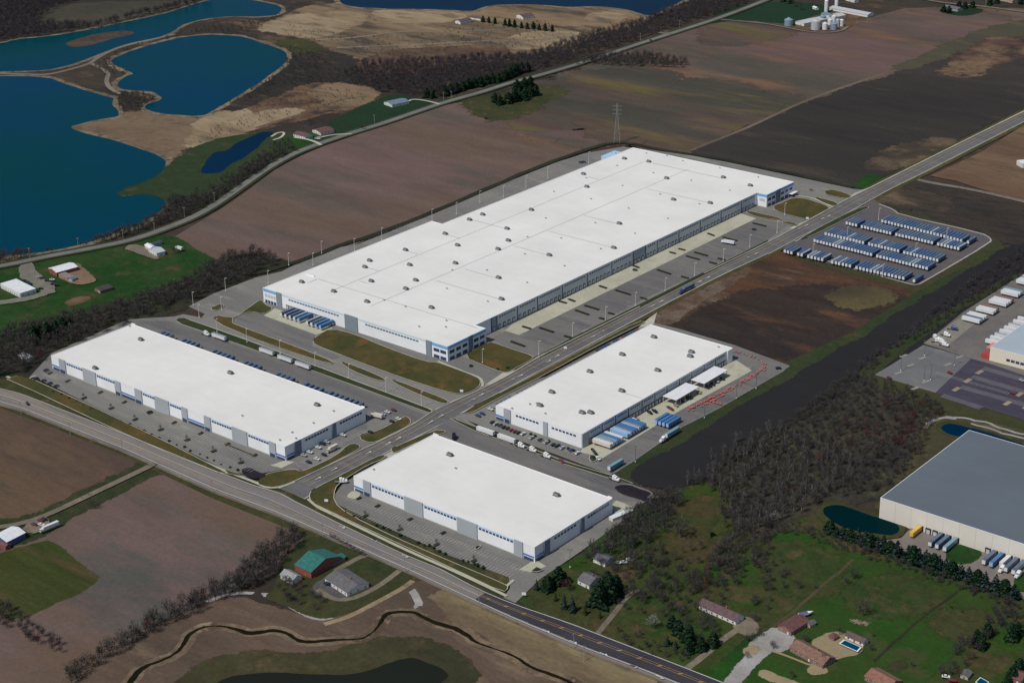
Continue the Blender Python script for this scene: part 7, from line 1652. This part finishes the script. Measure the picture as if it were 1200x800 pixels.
for i, (u, v, h_) in enumerate(sorted(fe_)):
    T('evergreen_tree', 'pine', u, v, h_, 'dark evergreen clustered by the far road bend, %s from the left' % nth(i+1), 'evergreens by the far road bend', 1.25)
for i, (u, v) in enumerate([(566, 26), (573, 27), (580, 28), (592, 30), (597, 31), (603, 32), (611, 33), (618, 34), (625, 34), (632, 35), (639, 36), (647, 37)]):
    T('evergreen_tree', 'pine', u, v, 10+rt.uniform(-1.5, 1.5), 'dark pine in the line before the purple-roofed house, %s from the left' % nth(i+1), 'pines on the sand flat', 0.9)
for i, (u, v, h_, w_, l) in enumerate([(797, 630, 16, 1.5, 'huge rounded bare tree in the green meadow beside the warehouse'), (1000, 678, 9, 1.4, 'round bare tree on the big lawn, left of the path'), (991, 684, 6, 1.5, 'low bare bush left of the round bare tree'), (1011, 722, 12, 1.2, 'tall bare tree standing behind the log pile'), (898, 620, 9, 1.3, 'bare tree at the corner of the thicket'),
        (906, 760, 6, 1.4, 'small bare tree on the pale gravel drive'), (943, 753, 7, 1.3, 'bare tree behind the brown-roofed brick house'), (876, 752, 6, 1.4, 'bare bush beside the dirt drive'), (937, 12, 14, 1.2, 'big bare tree on the farm lawn'), (930, 8, 12, 1.2, 'smaller bare tree on the farm lawn, left'), (108, 586+10, 8, 1.5, 'dark bare bush beside the farm lane'),
        (365, 152, 16, 0.9, 'tall dark bare tree behind the lake houses'), (331, 184, 8, 1.2, 'bare tree on the lawn by the small pond'), (347, 178, 7, 1.2, 'second bare tree on the lawn by the pond'), (425, 152, 7, 1.5, 'dark bush on the dark lawn by the road'), (775, 665, 7, 1.4, 'bare tree in the meadow left of the huge tree'), (955, 690, 4, 1.5, 'low bush in the open lawn'), (205, 297, 8, 1.4, 'dark bare tree beside the white farmhouse'),
        (705, 682, 8, 1.3, 'bare tree leaning over the grey-purple roof'), (695, 676, 7, 1.3, 'bare tree behind the grey-purple roof'), (885, 728, 7, 1.3, 'bare tree at the end of the red-brown ranch house')]):
    T('bare_tree', 'bare', u, v, h_, l, None, w_)
for i, (u, v) in enumerate([(1106, 14, ), (1112, 15), (1124, 9), (1131, 10), (1140, 9), (1160, 6), (1168, 4), (1196, 5), (926, 4), (918, 2)]):
    T('evergreen_tree', 'pine', u, v, 10, 'dark tree by the farmhouses at the top right, %s from the left' % nth(sorted([1106, 1112, 1124, 1131, 1140, 1160, 1168, 1196, 926, 918]).index(u)+1), 'dark trees at the top right', 1.3)
for i in range(9):
    T('shrub', 'bare', 388+i*4.6, 630.5+i*2.6, 4.5+rt.uniform(-1, 1), 'small dark bush in the row along the near road, %s from the left' % nth(i+1), 'bushes along the near road', 1.2, 'bush')
k = 0
for i in range(26):
    u = 62+i*9.0; v = 461+i*3.83
    k += 1; T('shrub', 'shrub', u+rt.uniform(-1.5, 1.5), v-1+rt.uniform(-0.6, 0.6), rt.uniform(1.4, 2.4), 'low evergreen shrub in the strip before the long left warehouse, %s from the left' % nth(k), 'shrubs before the long left warehouse', 1.2, 'shrub')
for i, (a, b) in enumerate([(-280, 330), (-200, 370), (-150, 390), (10, 450), (70, 472), (130, 490), (230, 545), (400, 615), (460, 636), (505, 645), (545, 665), (600, 695), (655, 720), (820, 780), (870, 792), (930, 815), (960, 830), (1010, 850)]):
    T('shrub', 'shrub', 440+a/8, 560+b/8, 2.2+rt.uniform(-0.5, 0.7), 'low evergreen shrub in the strip before the smallest warehouse, %s from the left' % nth(i+1), 'shrubs before the smallest warehouse', 1.2, 'shrub')
for i, (u, v) in enumerate(back_beds):
    T('young_tree', 'bare', u, v, 4.5, 'young staked tree on a front parking island, %s from the left' % nth(i+1), 'young trees on the parking islands', 0.9)
for i, (u, v) in enumerate([(576, 497), (583, 499), (592, 502), (612, 509), (622, 510), (627, 512), (643, 518), (655, 523), (666, 527), (672, 529), (695, 537.5)]):
    T('shrub', 'shrub', u, v, 2.4, 'clipped shrub before the canopied warehouse, %s from the left' % nth(i+1), 'shrubs before the canopied warehouse', 1.4, 'shrub')
for i, (u, v) in enumerate([(595, 432.5), (583, 434), (552, 430)]):
    T('shrub', 'shrub', u, v, 2.5, 'dark shrub on the lawns by the blue-trimmed office, %s' % ('right one', 'middle one', 'left one')[i], 'shrubs by the office', 1.6, 'shrub')
